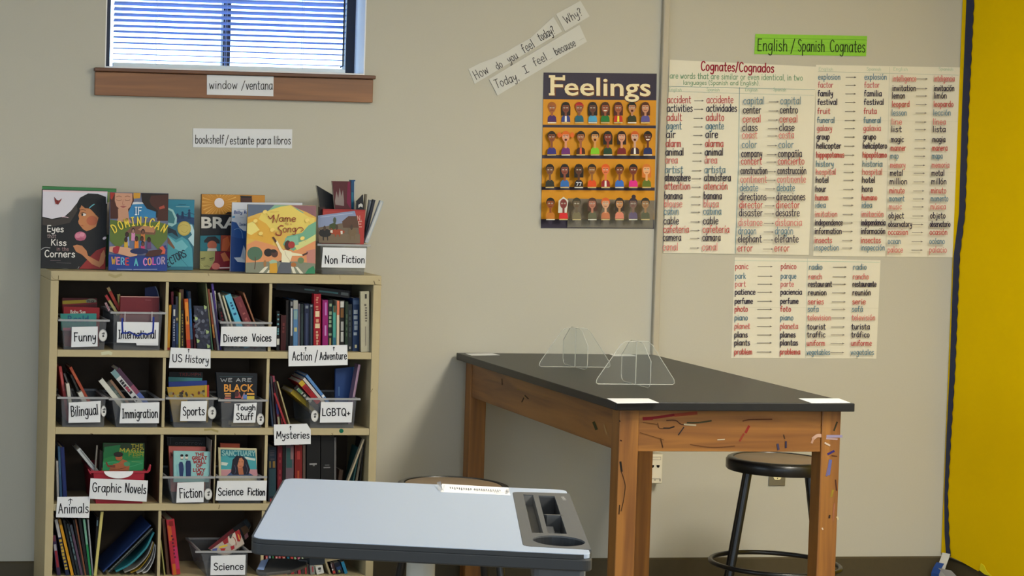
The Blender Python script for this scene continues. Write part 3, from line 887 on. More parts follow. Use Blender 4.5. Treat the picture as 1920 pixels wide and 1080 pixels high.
# paint and scratches on the near apron and legs
a = Art((0, y0 + iy + .004, 0), NY, lift=.0004, step=.00008); a.k = .72
def cp(x, y): return (1100 + x / 3.6, 700 + y / 3.6)
def st(pts, w, c, sm=True): a.line([cp(*p) for p in pts], w, c, smooth=sm and len(pts) > 2)
st([(385, 304), (470, 298), (600, 280), (740, 270)], 5, (128, 30, 36)); st([(385, 306), (440, 304)], 6, (134, 30, 38)); st([(600, 282), (740, 268)], 6, (150, 66, 44))
st([(540, 318), (600, 318), (640, 345), (700, 350)], 2, (70, 40, 26)); st([(480, 336), (490, 370), (530, 372)], 1.4, (70, 42, 24))
st([(520, 370), (560, 370), (590, 360)], 2.6, (40, 30, 26), False); st([(655, 365), (620, 415)], 2.2, (40, 34, 38)); st([(680, 333), (760, 332), (840, 320)], 3, (62, 58, 36)); st([(660, 345), (735, 350)], 3, (190, 176, 146))
st([(1055, 322), (1110, 312), (1250, 310)], 2, (84, 44, 24)); st([(1095, 358), (1075, 398)], 4.5, (140, 38, 34)); st([(1060, 410), (1035, 455)], 3.5, (140, 58, 40)); st([(885, 448), (930, 446)], 2.2, (200, 186, 160))
st([(500, 440), (515, 500)], 1.5, (66, 40, 22)); st([(700, 480), (850, 500), (1000, 490)], 1.2, (96, 58, 28)); st([(1290, 480), (1295, 512)], 4, (60, 56, 84)); st([(1345, 462), (1345, 500)], 3.4, (44, 42, 70)); st([(1330, 415), (1338, 440)], 1.6, (50, 38, 36))
st([(1530, 440), (1560, 420), (1600, 425)], 6, (196, 160, 140)); st([(1520, 468), (1530, 440)], 4, (186, 146, 124)); st([(1600, 305), (1588, 350)], 3, (96, 40, 30)); st([(360, 400), (460, 430), (520, 450)], 1, (92, 56, 26)); st([(380, 330), (480, 345)], 1, (96, 58, 26))
a.build('paint_marks', af)
a = Art((0, y0 + iy, 0), NY, lift=.0004, step=.00008); a.k = .72
st([(228, 600), (236, 660)], 4, (28, 22, 18)); st([(232, 660), (246, 700), (260, 760), (250, 850), (232, 930)], 1.6, (52, 32, 18)); st([(222, 890), (218, 950)], 2, (48, 30, 18)); st([(222, 318), (224, 326)], 2, (40, 20, 16)); st([(228, 452), (236, 456)], 2, (50, 24, 16))
a.build('paint_marks', legs['a'])
a = Art((0, y0 + iy, 0), NY, lift=.0004, step=.00008); a.k = .72
st([(1625, 425), (1720, 425)], 5, (150, 140, 170)); st([(1620, 440), (1690, 445)], 3, (176, 150, 150)); st([(1690, 330), (1670, 385)], 3.2, (50, 46, 30)); st([(1630, 545), (1668, 525)], 4, (52, 40, 110)); st([(1645, 590), (1632, 680)], 6, (96, 100, 156)); st([(1620, 690), (1632, 640)], 4, (110, 100, 140))
st([(1680, 720), (1688, 790)], 2.2, (70, 36, 26)); st([(1662, 790), (1652, 830)], 4, (150, 126, 40)); st([(1672, 880), (1664, 990)], 3, (156, 100, 70)); st([(1640, 960), (1638, 975)], 3, (40, 26, 20)); st([(1690, 970), (1698, 985)], 3, (200, 186, 150)); st([(1590, 1045), (1594, 1053)], 2.4, (214, 196, 176)); st([(1690, 560), (1655, 555)], 1.6, (80, 42, 24)); st([(1610, 470), (1640, 486)], 3, (206, 186, 170))
a.build('paint_marks', legs['b'])
a = Art((x0 + ix + .004, 0, 0), Vector((-1, 0, 0)), lift=.0004, step=.00008); a.k = .72
def cq(x, y): return (840 + x / 4.154, 590 + y / 4.154)
def sq(pts, w, c): a.line([cq(*p) for p in pts], w, c)
sq([(575, 680), (590, 650), (600, 630), (625, 655)], 2, (44, 30, 22)); sq([(590, 630), (600, 650)], 2, (170, 140, 100)); sq([(535, 580), (555, 585)], 2, (150, 120, 80)); sq([(1135, 840), (1155, 890)], 5, (66, 66, 30)); sq([(1215, 860), (1235, 930)], 3, (180, 140, 90)); sq([(1245, 910), (1255, 950)], 2.4, (170, 130, 86)); sq([(420, 500), (422, 545)], 1.5, (56, 34, 24))
a.build('paint_marks', al)

# papers lying on the four corners
def flat(name, quad, label, z=TZ + .0009, mt=WHITE):
    q = [at_z(u, v, z) for u, v in quad]
    b = MB(); b.prism(q, (0, 0, -.0008), mt)
    o = b.build(name, loc=(sum(p.x for p in q) / 4, sum(p.y for p in q) / 4, z - .0008)); return tag(o, label, 'paper', 'paper slips on the lab table')
flat('paper_slip', [(873, 662.8), (923, 662.4), (937, 665.6), (884, 666.4)], 'white paper slip on the far left corner of the lab table')
flat('paper_slip', [(1138, 747), (1216, 747), (1235.5, 755), (1157.5, 756)], 'white paper slip on the near left corner of the lab table')
flat('paper_slip', [(1497, 747), (1573, 747), (1594.5, 755), (1521, 755.4)], 'white paper slip on the near right corner of the lab table')
flat('paper_slip', [(1142, 663.6), (1182, 663.8), (1193, 667.2), (1151, 667.2)], 'white paper slip at the back edge of the lab table behind the clear stands')

# acrylic dividers: two slotted clear sheets crossing
ACR = clear_mat('acrylic', (190, 192, 186), 0.06, 0.05, k=1.0)
EDGE = clear_mat('acrylic_edge', (214, 214, 204), 0.5, 0.2, k=1.0)
def acrylic(ul, ur, vb, um, vt, label):
    z0 = TZ + .0022
    bl_ = at_z(ul, vb, z0); br_ = at_z(ur, vb, z0)
    cx = (bl_.x + br_.x) / 2; y = (bl_.y + br_.y) / 2; W = (br_.x - bl_.x)
    H = at_y(um, vt, y).z - z0
    r = thing('acrylic_stand', (cx, y, z0), label, 'divider', 'acrylic stands on the lab table')
    hw = W / 2; tw = W * .15
    def sheet(dirv, hw, tw, side=False):
        d = Vector(dirv); n = Vector((-d.y, d.x, 0)); t = .0028
        o = Vector((cx, y, z0)); pf = [(-hw + .006, 0), (hw - .006, 0), (hw, .005), (hw - .002, .016), (tw + .014, H - .012), (tw, H - .002), (tw - .012, H), (-tw + .012, H), (-tw, H - .002), (-tw - .014, H - .012), (-hw + .002, .016), (-hw, .005)]
        if side: pf = [(-hw + .02, 0), (hw - .02, 0), (hw - .006, .006), (hw, .02), (hw, H * .62), (tw + .02, H - .006), (tw, H), (-tw, H), (-tw - .02, H - .006), (-hw, H * .62), (-hw, .02), (-hw + .006, .006)]
        P = [o + d * a + Vector((0, 0, h)) for a, h in pf]
        b = MB(); b.prism([p - n * t / 2 for p in P], n * t, ACR); s = b.build('acrylic_sheet', r)
        b = MB(); b.tube(P, .0013, EDGE, 6, closed=True)
        b.build('polished_edge', s)
    sheet((1, 0, 0), hw, tw)
    sheet((0, 1, 0), hw * .9, tw, True)
    b = MB(); b.tube([(cx, y, z0 + .002), (cx, y, z0 + H)], .0017, EDGE, 6); b.build('slot_joint', r)
acrylic(1013, 1142, 688, 1079, 615, 'clear acrylic cross stand farther back on the lab table')
acrylic(1119.5, 1262.5, 720.5, 1192, 640, 'clear acrylic cross stand nearer the front right of the lab table')

# ------------------------------------------------------------------ stools
STEEL = mat((14, 14, 15), rough=0.3, k=1.0, noise=0.1, spec=0.5)
HB = mat((128, 108, 84), rough=0.5, noise=0.08, scale=120, k=1.0)
def stool(c, h, label, rot):
    s = thing('lab_stool', (c[0], c[1], 0), label, 'stool', 'black lab stools')
    R = .178
    b = MB(); b.lathe([(R - .03, h - .045), (R - .004, h - .045), (R, h - .04), (R, h - .012), (R - .006, h - .003), (R - .016, h), (R - .024, h - .001), (R - .027, h - .008)], (c[0], c[1], 0), STEEL, 64); b.build('seat_rim', s, smooth=True)
    b = MB(); b.lathe([(R - .0275, h - .012), (R - .0275, h - .004), (R - .03, h - .0025)], (c[0], c[1], 0), HB, 64); b.build('seat_board', s, smooth=True)
    for k in range(4):
        t = rot + k * math.pi / 2; d = Vector((math.cos(t), math.sin(t), 0)); o = Vector((c[0], c[1], 0))
        b = MB(); b.tube([o + d * (R - .035) + Vector((0, 0, h - .046)), o + d * .25 + Vector((0, 0, .012))], .0135, STEEL, 14); lg = b.build('leg', s, smooth=True)
        b = MB(); b.tube([o + d * .2465 + Vector((0, 0, .03)), o + d * .252 + Vector((0, 0, .0045))], .017, mat((20, 20, 20), rough=.8), 12); b.build('rubber_foot', lg)
    rz = .235; rr = .143 + .107 * ((h - .046 - rz) / (h - .058)) + .012
    b = MB(); b.tube([(c[0] + rr * math.cos(2 * math.pi * k / 56), c[1] + rr * math.sin(2 * math.pi * k / 56), rz) for k in range(56)], .0085, STEEL, 10, closed=True); b.build('foot_ring', s, smooth=True)
SH = .61
p = at_yz(1460, -.62, SH)
stool((p.x, p.y), SH, 'black lab stool between the lab table and the yellow wall', math.radians(20))
p = at_yz(850, -1.2, SH)
stool((p.x, p.y), SH, 'black lab stool half hidden behind the white student desk', math.radians(38))

# ------------------------------------------------------------------ student desk
DZ = .8606
LAM = mat((170, 183, 203), rough=0.36, noise=0.01, k=1.0, spec=0.5)  # white laminate, with the blue of the reflected sky mixed into its colour
EDG = mat((46, 48, 50), rough=0.5, k=1.0)
GRY = mat((86, 87, 88), rough=0.5, k=1.0, noise=0.05)
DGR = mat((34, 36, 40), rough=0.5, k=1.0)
DP = lambda u, v, z=DZ: at_z(u, v, z)
def rounded(c, rads, n=7):
    """polygon corners with rounding radii (metres), on a horizontal plane"""
    out = []; N = len(c)
    for i in range(N):
        p = c[i]; r = rads[i]
        if r <= 0: out.append(p); continue
        a = (c[i - 1] - p).normalized(); b_ = (c[(i + 1) % N] - p).normalized()
        ang = a.angle(b_); d = min(r / math.tan(ang / 2), (c[i - 1] - p).length * .45, (c[(i + 1) % N] - p).length * .45)
        s, e = p + a * d, p + b_ * d
        for k in range(n + 1):
            t = k / n; out.append(s * (1 - t) ** 2 + p * 2 * t * (1 - t) + e * t * t)
    return out
FL, BL, BR_, FR_ = DP(468.5, 1009.5), DP(532.5, 895.3), DP(1064.5, 918), DP(1112, 1041)
cen = (FL + BL + BR_ + FR_) / 4
dk = thing('student_desk', (cen.x, cen.y, 0), 'white-topped student desk with grey organiser tray on a single pedestal, nearest the camera', 'desk')
outer = rounded([FL, FR_, BR_, BL], [.04, .045, .045, .045])
tc = [DP(961, 922.5), DP(1066, 925.5), DP(1107, 1031), DP(981, 1024)]
ins = (cen - FL).normalized()
inner = [cen + (p - cen) * .988 for p in [FL, FR_, BR_, BL]]
tr1, tr2 = tc[1], tc[2]
# laminate with the tray notch cut out of its right side
e = (BR_ - FR_)
def on_right(p):
    f = (p - inner[1]).dot(inner[2] - inner[1]) / (inner[2] - inner[1]).length_squared
    return inner[1] + (inner[2] - inner[1]) * f
n2, n1 = on_right(tr2), on_right(tr1)
lam = rounded([inner[0], inner[1], n2, tc[3], tc[0], n1, inner[2], inner[3]], [.036, .025, 0, .022, .022, 0, .025, .04])
b = MB(); b.prism(lam, (0, 0, -.0095), LAM); b.build('worksurface', dk, bevel=.001)
o2r = lambda p: FR_ + (BR_ - FR_) * ((p - FR_).dot(BR_ - FR_) / (BR_ - FR_).length_squared)
m2, m1 = o2r(tr2), o2r(tr1)
body = rounded([FL, FR_, m2, tc[3], tc[0], m1, BR_, BL], [.04, .045, 0, 0, 0, 0, .045, .045])
# dark core: full underside band with the same notch
b = MB(); b.prism([p + Vector((0, 0, -.0098)) for p in body], (0, 0, -.024), EDG); b.build('edge_band', dk, bevel=.003)
b = MB()
rim_o = outer; rim_i = [cen + (p - cen) * .9885 for p in outer]
# raised dark lip round the laminate, broken at the tray
N = len(rim_o)
for i in range(N):
    j = (i + 1) % N
    b.prism([rim_o[i] + Vector((0, 0, -.0012)), rim_o[j] + Vector((0, 0, -.0012)), rim_i[j] + Vector((0, 0, -.0012)), rim_i[i] + Vector((0, 0, -.0012))], (0, 0, -.0085), EDG)
b.build('edge_lip', dk)
# organiser tray: plate with openings over moulded wells
ty = thing('organiser_tray', (0, 0, 0), None, None); ty.parent = dk
del_t = bpy.data.objects.remove(ty)
tz = DZ + .0006
TP = lambda u, v: at_z(u, v, tz)
w1 = [TP(981, 927), TP(999.5, 928), TP(1018.5, 999.3), TP(997.5, 998.8)]
w2 = [TP(1009.5, 929), TP(1039.8, 930), TP(1063, 1001), TP(1027.6, 999.6)]
cc = TP(1047.5, 1014); cr = (TP(1095.5, 1014) - TP(999.5, 1014)).length / 2
tcz = [p + Vector((0, 0, .0006)) for p in (tc[0], n1, n2, tc[3])]
tcz[1] = tcz[1] + (m1 - n1); tcz[2] = tcz[2] + (m2 - n2)
ccr = (TP(1047.5, 1023.6) - TP(1047.5, 1004.4)).length / 2
cup = [cc + (TP(1095.5, 1014.6) - cc).normalized() * (cr * .97) * math.cos(t) + Vector((.13, .99, 0)) * ccr * math.sin(t) for t in [2 * math.pi * k / 40 for k in range(40)]]
outl = rounded(tcz, [.022, 0, 0, .022])
bm_v = []
import bmesh
from mathutils.geometry import tessellate_polygon
def holed(outer_, holes, mt, name, parent, th):
    polys = [outer_] + holes
    flat_v = [p for pl_ in polys for p in pl_]
    tris = tessellate_polygon(polys)
    b = MB(); fs = []
    for t in tris:
        x, y_, z_ = (flat_v[i] for i in t)
        fs.append(list(t) if (y_ - x).cross(z_ - x).z > 0 else list(t)[::-1])
    b.add(flat_v, fs, mt)
    for pl_ in polys:
        n = len(pl_); lo = [p + Vector((0, 0, -th)) for p in pl_]
        b.add(pl_ + lo, [[i, (i + 1) % n, n + (i + 1) % n, n + i] for i in range(n)], mt)
    return b.build(name, parent)
tray = holed(outl, [w1, w2, cup], GRY, 'organiser_tray', dk, .034)
def well(poly, depth, mt, nm):
    b = MB(); n = len(poly); c0 = sum(poly, Vector((0, 0, 0))) / n
    top = [c0 + (p - c0) * 1.004 + Vector((0, 0, -.0004)) for p in poly]
    bot = [c0 + (p - c0) * .94 + Vector((0, 0, -depth)) for p in poly]
    b.add(top + bot, [[(i + 1) % n, i, n + i, n + (i + 1) % n] for i in range(n)] + [[n + i for i in range(n)]], mt)
    return b.build(nm, tray)
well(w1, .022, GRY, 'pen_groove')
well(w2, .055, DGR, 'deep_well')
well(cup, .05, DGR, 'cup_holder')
d0 = w2[0] + (w2[3] - w2[0]) * .52; d1 = w2[1] + (w2[2] - w2[1]) * .52
b = MB(); b.prism([d0, d1, d1 + Vector((.004, -.012, 0)), d0 + Vector((.004, -.012, 0))], (0, 0, -.05), mat((84, 84, 84), rough=.5, k=1.0)); b.build('well_divider', tray)
b = MB(); f0 = w2[0] + (w2[3] - w2[0]) * .6; f1 = w2[0] + (w2[1] - w2[0]) * .55 + (w2[3] - w2[0]) * .6; f2 = w2[3] + (w2[2] - w2[3]) * .52; f3 = w2[3] + Vector((.003, .01, 0))
b.prism([p + Vector((0, 0, -.02)) for p in (f0, f1, f2, f3)], (0, 0, -.003), mat((74, 76, 80), rough=.45, k=1.0)); b.build('step_insert', tray)
a = Art(Vector((0, 0, tz)), Vector((0, 0, 1)), lift=.0004)
for i in range(3): a.line([(1052.5 + i * 1.6, 932 + i * 2.6), (1058 + i * 1.6, 932.2 + i * 2.6)], 1.1, (150, 150, 150))
a.build('moulded_mark', tray)
# underside bulge of the tray
ub = [DP(1000, 1024), DP(1100, 1030), DP(1068, 945), DP(985, 940)]
b = MB(); b.prism([p + Vector((0, 0, -.0345)) for p in ub], (0, 0, -.05), mat((92, 94, 96), rough=.5, k=1.0)); b.build('tray_housing', dk, bevel=.012)
# pedestal
pw = at_z(788, 1030, DZ); pole_y = cen.y + .02
pp = at_yz(788, pole_y, .70)
PW = mat((196, 194, 182), rough=0.4, k=1.0)
b = MB(); b.lathe([(.031, .04), (.031, .79)], (pp.x, pp.y, 0), PW, 40); col = b.build('pedestal', dk, smooth=True)
b = MB(); b.lathe([(.032, .775), (.06, .79), (.075, .8), (.078, .8255)], (pp.x, pp.y, 0), mat((120, 120, 114), rough=.4, k=1.0), 40); b.build('mounting_flange', dk, smooth=True)
b = MB(); b.lathe([(.062, .0), (.062, .03), (.05, .04), (.032, .045)], (pp.x, pp.y, .012), PW, 32)
for t in (0.4, 2.74, 3.54, 5.88):
    d = Vector((math.cos(t), math.sin(t), 0)); n = Vector((-d.y, d.x, 0)); o = Vector((pp.x, pp.y, .014))
    b.prism([o + d * .04 - n * .03, o + d * .34 - n * .02, o + d * .34 + n * .02, o + d * .04 + n * .03], (0, 0, .028), PW)
b.build('base', dk, bevel=.003)
# release paddle and its bracket under the left front edge
zl = DZ - .062
PAD = mat((70, 68, 66), rough=.5, k=1.0)
pd = [at_z(u, v, zl) for u, v in ((480, 1067), (489, 1050), (503, 1046.5), (540, 1047), (574, 1049.5), (575, 1058), (545, 1069), (500, 1074), (484, 1073))]
b = MB(); b.prism(rounded(pd, [.004] * len(pd)), (0, 0, -.007), PAD); pdl = b.build('release_paddle', dk, bevel=.002)
b = MB(); b.prism([at_z(u, v, zl + .0012) for u, v in ((482.5, 1066.5), (490, 1051), (504, 1047.5), (499, 1058), (494.5, 1068))], (0, 0, -.0009), mat((150, 172, 214), rough=.4, k=1.0)); b.build('paddle_grip', pdl)
yb = at_z(592, 1045, DZ - .05).y
qb = [at_y(u, v, yb) for u, v in ((580.5, 1034), (609, 1035), (609, 1056), (604, 1059), (580.5, 1060))]
b = MB(); b.prism(qb, (0, .05, 0), mat((40, 46, 50), rough=.5, k=1.0)); b.build('paddle_bracket', dk)
b = MB(); qa = at_z(560, 1053, zl - .002); qc = at_yz(588, yb + .02, zl - .002); b.tube([qa, qc], .006, PAD, 8); b.build('paddle_stem', dk)
# name strip lying along the back edge
zs_ = DZ + .001
q = [at_z(u, v, zs_) for u, v in ((829, 907), (953, 914.5), (957, 928.5), (826, 922.5))]
b = MB(); b.prism(q, (0, 0, -.0007), mat((232, 232, 234), rough=.6, k=1.05, noise=.01))
ns = b.build('desk_strip', loc=(sum(p.x for p in q) / 4, sum(p.y for p in q) / 4, zs_ - .0007)); tag(ns, 'white printed paper strip taped along the back edge of the white student desk', 'paper strip')
a = Art(Vector((0, 0, zs_)), Vector((0, 0, 1)), lift=.0003)
for i in range(22):
    u = 844 + i * 4.3 + (3 if i > 9 else 0)
    a.line([(u, 913.2 + .055 * (u - 840)), (u + .7, 915.4 + .055 * (u - 840) + (i * 7 % 3) * .7)], 1.3, (70, 70, 76))
for i in range(4): a.line([(949 + i * .3, 918 + i * 1.6), (953.5 + i * .3, 918.2 + i * 1.6)], .9, (120, 120, 124))
a.line([(833, 909.5), (831, 921.5)], .7, (150, 150, 155)); a.line([(930, 922), (946, 924)], .6, (170, 170, 172))
a.build('printed_marks', ns)
# curled tape at the strip's left end
pk = [at_z(819, 909, DZ + .001), at_z(826, 912, DZ + .001), at_z(830, 920, DZ + .001), at_z(822, 919, DZ + .001)]
b = MB(); b.add([pk[0] + Vector((0, 0, .006)), pk[1] + Vector((0, 0, .012)), pk[2] + Vector((0, 0, .001)), pk[3]], [(0, 1, 2, 3)], clear_mat('cloudy_tape', (190, 190, 192), .6, .3)); b.build('curled_tape', ns)
# ------------------------------------------------------------------ bookcase
SX0, SX1, SYF, SYB = 0.9434, 2.1239, -.32, -.02
ZS = [0.108, 0.4004, 0.668, 0.9381]          # tops of the shelves
ZS[0] = at_y(640, 1078.5, -.31).z
STOP, SB = 1.2115, .0245
TAN = mat((174, 160, 124), rough=0.55, noise=0.07, scale=14, k=1.0)
DKB = mat((62, 48, 34), rough=0.75, noise=0.1, scale=30, k=1.0)
bc = thing('bookcase', ((SX0 + SX1) / 2, -.17, 0), 'tall tan painted bookcase packed with books and labelled plastic bins', 'bookcase')
PT = .0285
b = MB(); b.box((SX0, SYF, STOP - .0325), (SX1, SYB, STOP), TAN); b.build('top_panel', bc, bevel=.0025)
for xa, xb in ((SX0, SX0 + PT), (SX1 - PT, SX1)):
    b = MB(); b.box((xa, SYF, .0006), (xb, SYB, STOP - .0328), TAN); b.build('side_panel', bc, bevel=.002)
xi0, xi1 = SX0 + PT + .0002, SX1 - PT - .0002
for i, z in enumerate(ZS):
    b = MB(); b.box((xi0, SYF + .0015, z - SB), (xi1, SYB - .008, z), TAN); b.build('shelf', bc, bevel=.0015)
b = MB(); b.box((xi0, SYB - .0075, .05), (xi1, SYB, STOP - .0328), DKB); b.build('back_panel', bc)
b = MB(); b.box((xi0, SYF + .02, .0006), (xi1, SYF + .04, ZS[0] - SB - .0003), TAN); b.build('kick_board', bc)
DT = .0108
DIV_BROWN = mat((86, 70, 50), rough=0.7, noise=0.12, scale=40, k=1.0)     # dividers dark brown behind their tan front edges
REG = []
def reg_rect(x0, x1, z0, z1, y0=-.4, y1=0.0): REG.append(([(x0, z0), (x1, z0), (x1, z1), (x0, z1)], y0, y1))
reg_rect(SX0, SX0 + PT, 0, STOP); reg_rect(SX1 - PT, SX1, 0, STOP); reg_rect(SX0, SX1, STOP - .0328, STOP)
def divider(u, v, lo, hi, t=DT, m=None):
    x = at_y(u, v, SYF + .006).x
    b = MB(); b.box((x - t / 2, SYF + .006, lo + .0003), (x + t / 2, SYF + .0085, hi - .0003), TAN); b.box((x - t / 2 + .0006, SYF + .0086, lo + .0003), (x + t / 2 - .0006, SYB - .0085, hi - .0003), m or DIV_BROWN); b.build('divider', bc, bevel=.001)
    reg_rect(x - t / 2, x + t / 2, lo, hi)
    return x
tops = [ZS[1] - SB, ZS[2] - SB, ZS[3] - SB, STOP - .0328]
DV = {}
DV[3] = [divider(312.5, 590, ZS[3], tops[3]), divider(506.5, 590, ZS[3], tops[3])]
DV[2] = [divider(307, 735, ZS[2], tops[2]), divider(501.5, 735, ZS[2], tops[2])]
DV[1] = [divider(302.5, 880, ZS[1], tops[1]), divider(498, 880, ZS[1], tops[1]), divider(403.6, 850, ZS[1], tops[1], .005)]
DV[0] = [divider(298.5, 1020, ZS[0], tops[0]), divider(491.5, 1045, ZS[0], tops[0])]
a = Art((0, SYF + .0015, 0), NY, lift=.0003)
a.ell(640, 808, 4.2, 4, (14, 84, 62)); a.build('green_sticker', bc)
a = Art((0, SYF, 0), NY, lift=.0003, step=.0001)
a.k = 1.0
for pts, w, c in (([(109.5, 517), (109.3, 523.5)], 1.2, (96, 84, 56)), ([(97, 517), (99, 522), (104, 524), (110, 524)], .7, (140, 126, 96)), ([(637, 516), (638, 524)], .7, (128, 112, 82)), ([(701, 527), (702, 530), (703, 533)], 1.4, (84, 72, 50)), ([(710, 525), (711.5, 526)], 1.2, (110, 96, 72)), ([(695, 735), (699, 729)], .9, (110, 96, 66)), ([(702, 533.5), (716, 534.5)], .7, (120, 106, 78)), ([(205, 515), (216, 519), (227, 515)], 5, (160, 148, 108)), ([(390, 512), (392, 517)], 1, (120, 108, 84))):
    a.line(pts, w, c)
a.build('scuffs', bc)
a = Art((0, SYF + .0015, 0), NY, lift=.0003, step=.0001); a.k = 1.0
for pts, w, c in (([(192, 663), (204, 661), (208, 663)], 6, (190, 190, 160)), ([(384, 806), (396, 805), (408, 809)], 4, (150, 138, 92)), ([(622, 813), (624, 814.5)], 1.2, (60, 48, 30)), ([(170, 813), (174, 814)], 1.2, (70, 56, 36)), ([(412, 947), (410, 954)], 1.4, (110, 98, 66)), ([(440, 813), (441, 814.5)], 1, (70, 56, 36))):
    a.line(pts, w, c)
a.build('edge_scuffs', bc)

# cards taped to the shelf fronts
def edge_card(quad, label, writes):
    return lettered('section_card', quad, SYF - .0042, label, 'sign', writes, th=.0007)
edge_card([(320.2, 651.5), (395, 655), (394.6, 690.6), (316.7, 689.7)], 'white card reading US History hanging from the top shelf edge', [('US', 323, 341.5, 678.5, 14, 1.7, INKC), ('History', 347.5, 391, 679, 14, 1.6, INKC, 3), ('^', 352.2, 355.4, 660, 6, 1.1, INKC)])
edge_card([(541, 648.7), (651.2, 646.6), (652, 684.4), (541, 687)], 'white card reading Action / Adventure hanging from the top shelf edge', [('Action', 548, 585, 675.5, 16, 1.7, INKC), ('/', 590, 596, 677.5, 20, 1.5, INKC), ('Adventure', 599.5, 650, 674.5, 14, 1.6, INKC, -1), ('^', 571.5, 574.7, 657, 6.5, 1.1, INKC), ('^', 624.5, 627.5, 656.5, 6.5, 1.1, INKC)])
edge_card([(513.4, 796), (575.6, 794.3), (582.7, 805.8), (582.7, 832.5), (514.3, 835)], 'white corner-clipped card reading Mysteries hanging from the middle shelf edge', [('Mysteries', 518, 580, 822, 13, 1.7, INKC, 0), ('^', 543, 546.5, 805.5, 7, 1.1, INKC)])
edge_card([(107.6, 931.8), (169, 931), (167, 971), (105, 970)], 'white card reading Animals hanging from the lowest shelf edge in view', [('Animals', 109.5, 166, 962.5, 18, 1.8, INKC, -1), ('^', 128, 136, 943.5, 8.5, 1.4, INKC)])

# ------------------------------------------------------------------ books
PAGE = mat((206, 198, 178), rough=0.85, noise=0.08, scale=300, k=1.0)
def paint(c, rough=0.45): return mat(c, rough=rough, noise=0.05, scale=70, k=0.9, spec=0.25)
used = {}
def uniq(l):
    k = l.lower()
    if k in used: raise ValueError('label twice: ' + l)
    used[k] = 1; return l
def block(nm, O, W, H, D, c, label, group, cat='book', print_=None, page=True, pc=None, front=None):
    """a bound book: O lower front-left corner, W across the spine, H up, D into the shelf (vectors)"""
    r = thing(nm, O + W / 2, uniq(label), cat, group)
    t = W.length; ct = min(.0022, t * .22); w = W.normalized()
    m_ = paint(c)
    b = MB()
    b.frame_box(O, w * ct, D, H, m_); b.frame_box(O + W - w * ct, w * ct, D, H, m_)
    b.frame_box(O + w * ct, w * (t - 2 * ct), D.normalized() * .0018, H, m_)
    cv = b.build('cover', r)
    if page:
        hn = H.normalized() * min(.003, H.length * .02); dn = D.normalized()
        b = MB(); b.frame_box(O + w * (ct + .0001) + dn * .002 + hn, w * (t - 2 * ct - .0002), D - dn * .005, H - 2 * hn, pc or PAGE); b.build('pages', r)
    if print_:
        n = W.cross(H).normalized()
        if n.dot(D) > 0: n = -n
        b = MB(); lift = .0003
        for f0, f1, c2, *wf in print_:
            wa, wb = (wf + [.12, .88])[:2] if wf else (.12, .88)
            o = O + n * lift
            q = [o + W * wa + H * f0, o + W * wb + H * f0, o + W * wb + H * f1, o + W * wa + H * f1]
            e = (q[1] - q[0]).cross(q[2] - q[0])
            b.add(q, [[0, 1, 2, 3] if e.dot(n) > 0 else [3, 2, 1, 0]], GLOSS, alb(c2, 1.0)); lift += .0001
        b.build('spine_print', r)
    return r
def words_on(f0, f1, c, n, wa=.3, wb=.7):
    """illegible spine lettering as small dashes"""
    out = []; L = (f1 - f0) / n
    for i in range(n):
        if random.random() < .14: continue
        g = random.uniform(.5, .85)
        out.append((f0 + i * L, f0 + (i + g) * L, c, wa + random.uniform(-.06, .06), wb + random.uniform(-.06, .06)))
    return out
CUR = [None]
QUEUE = []
def apart(p, q, m=.00015):
    """true when the convex outlines p and q do not overlap"""
    for poly in (p, q):
        for i in range(len(poly)):
            a, b_ = poly[i], poly[(i + 1) % len(poly)]
            nx, nz = b_[1] - a[1], a[0] - b_[0]; l = math.hypot(nx, nz) or 1
            A = [(x * nx + z * nz) / l for x, z in p]; B = [(x * nx + z * nz) / l for x, z in q]
            if max(A) < min(B) + m or max(B) < min(A) + m: return True
    return False
def hits(quad, y0, y1):
    return [r for r in REG if not (y1 <= r[1] + .0002 or y0 >= r[2] - .0002) and not apart(quad, r[0])]
def fits(bn, pts):
    """inside the bin's sloping sides and above its floor"""
    for x, z in pts:
        if z > bn['zt']: continue
        f = (z - bn['z0']) / (bn['zt'] - bn['z0'])
        if z < bn['z0'] + .0025: return False
        if x < bn['bl'] + (bn['tl'] - bn['bl']) * f + .0038 or x > bn['br'] + (bn['tr'] - bn['br']) * f - .0038: return False
    return True
def spine(ub, ut, vt, w, row, c, label, group, y=-.282, d=.165, pr=None, zb=None, vb=None, nm='book', pc=None):
    """a book seen by its spine: foot centre ub on the shelf, head centre (ut, vt), w = spine width, all in photo pixels"""
    QUEUE.append((ub, ut, vt, w, row, c, label, group, y, d, pr, zb, vb, nm, pc, CUR[0] if vb is not None and CUR[0] and CUR[0]['row'] == row else None))
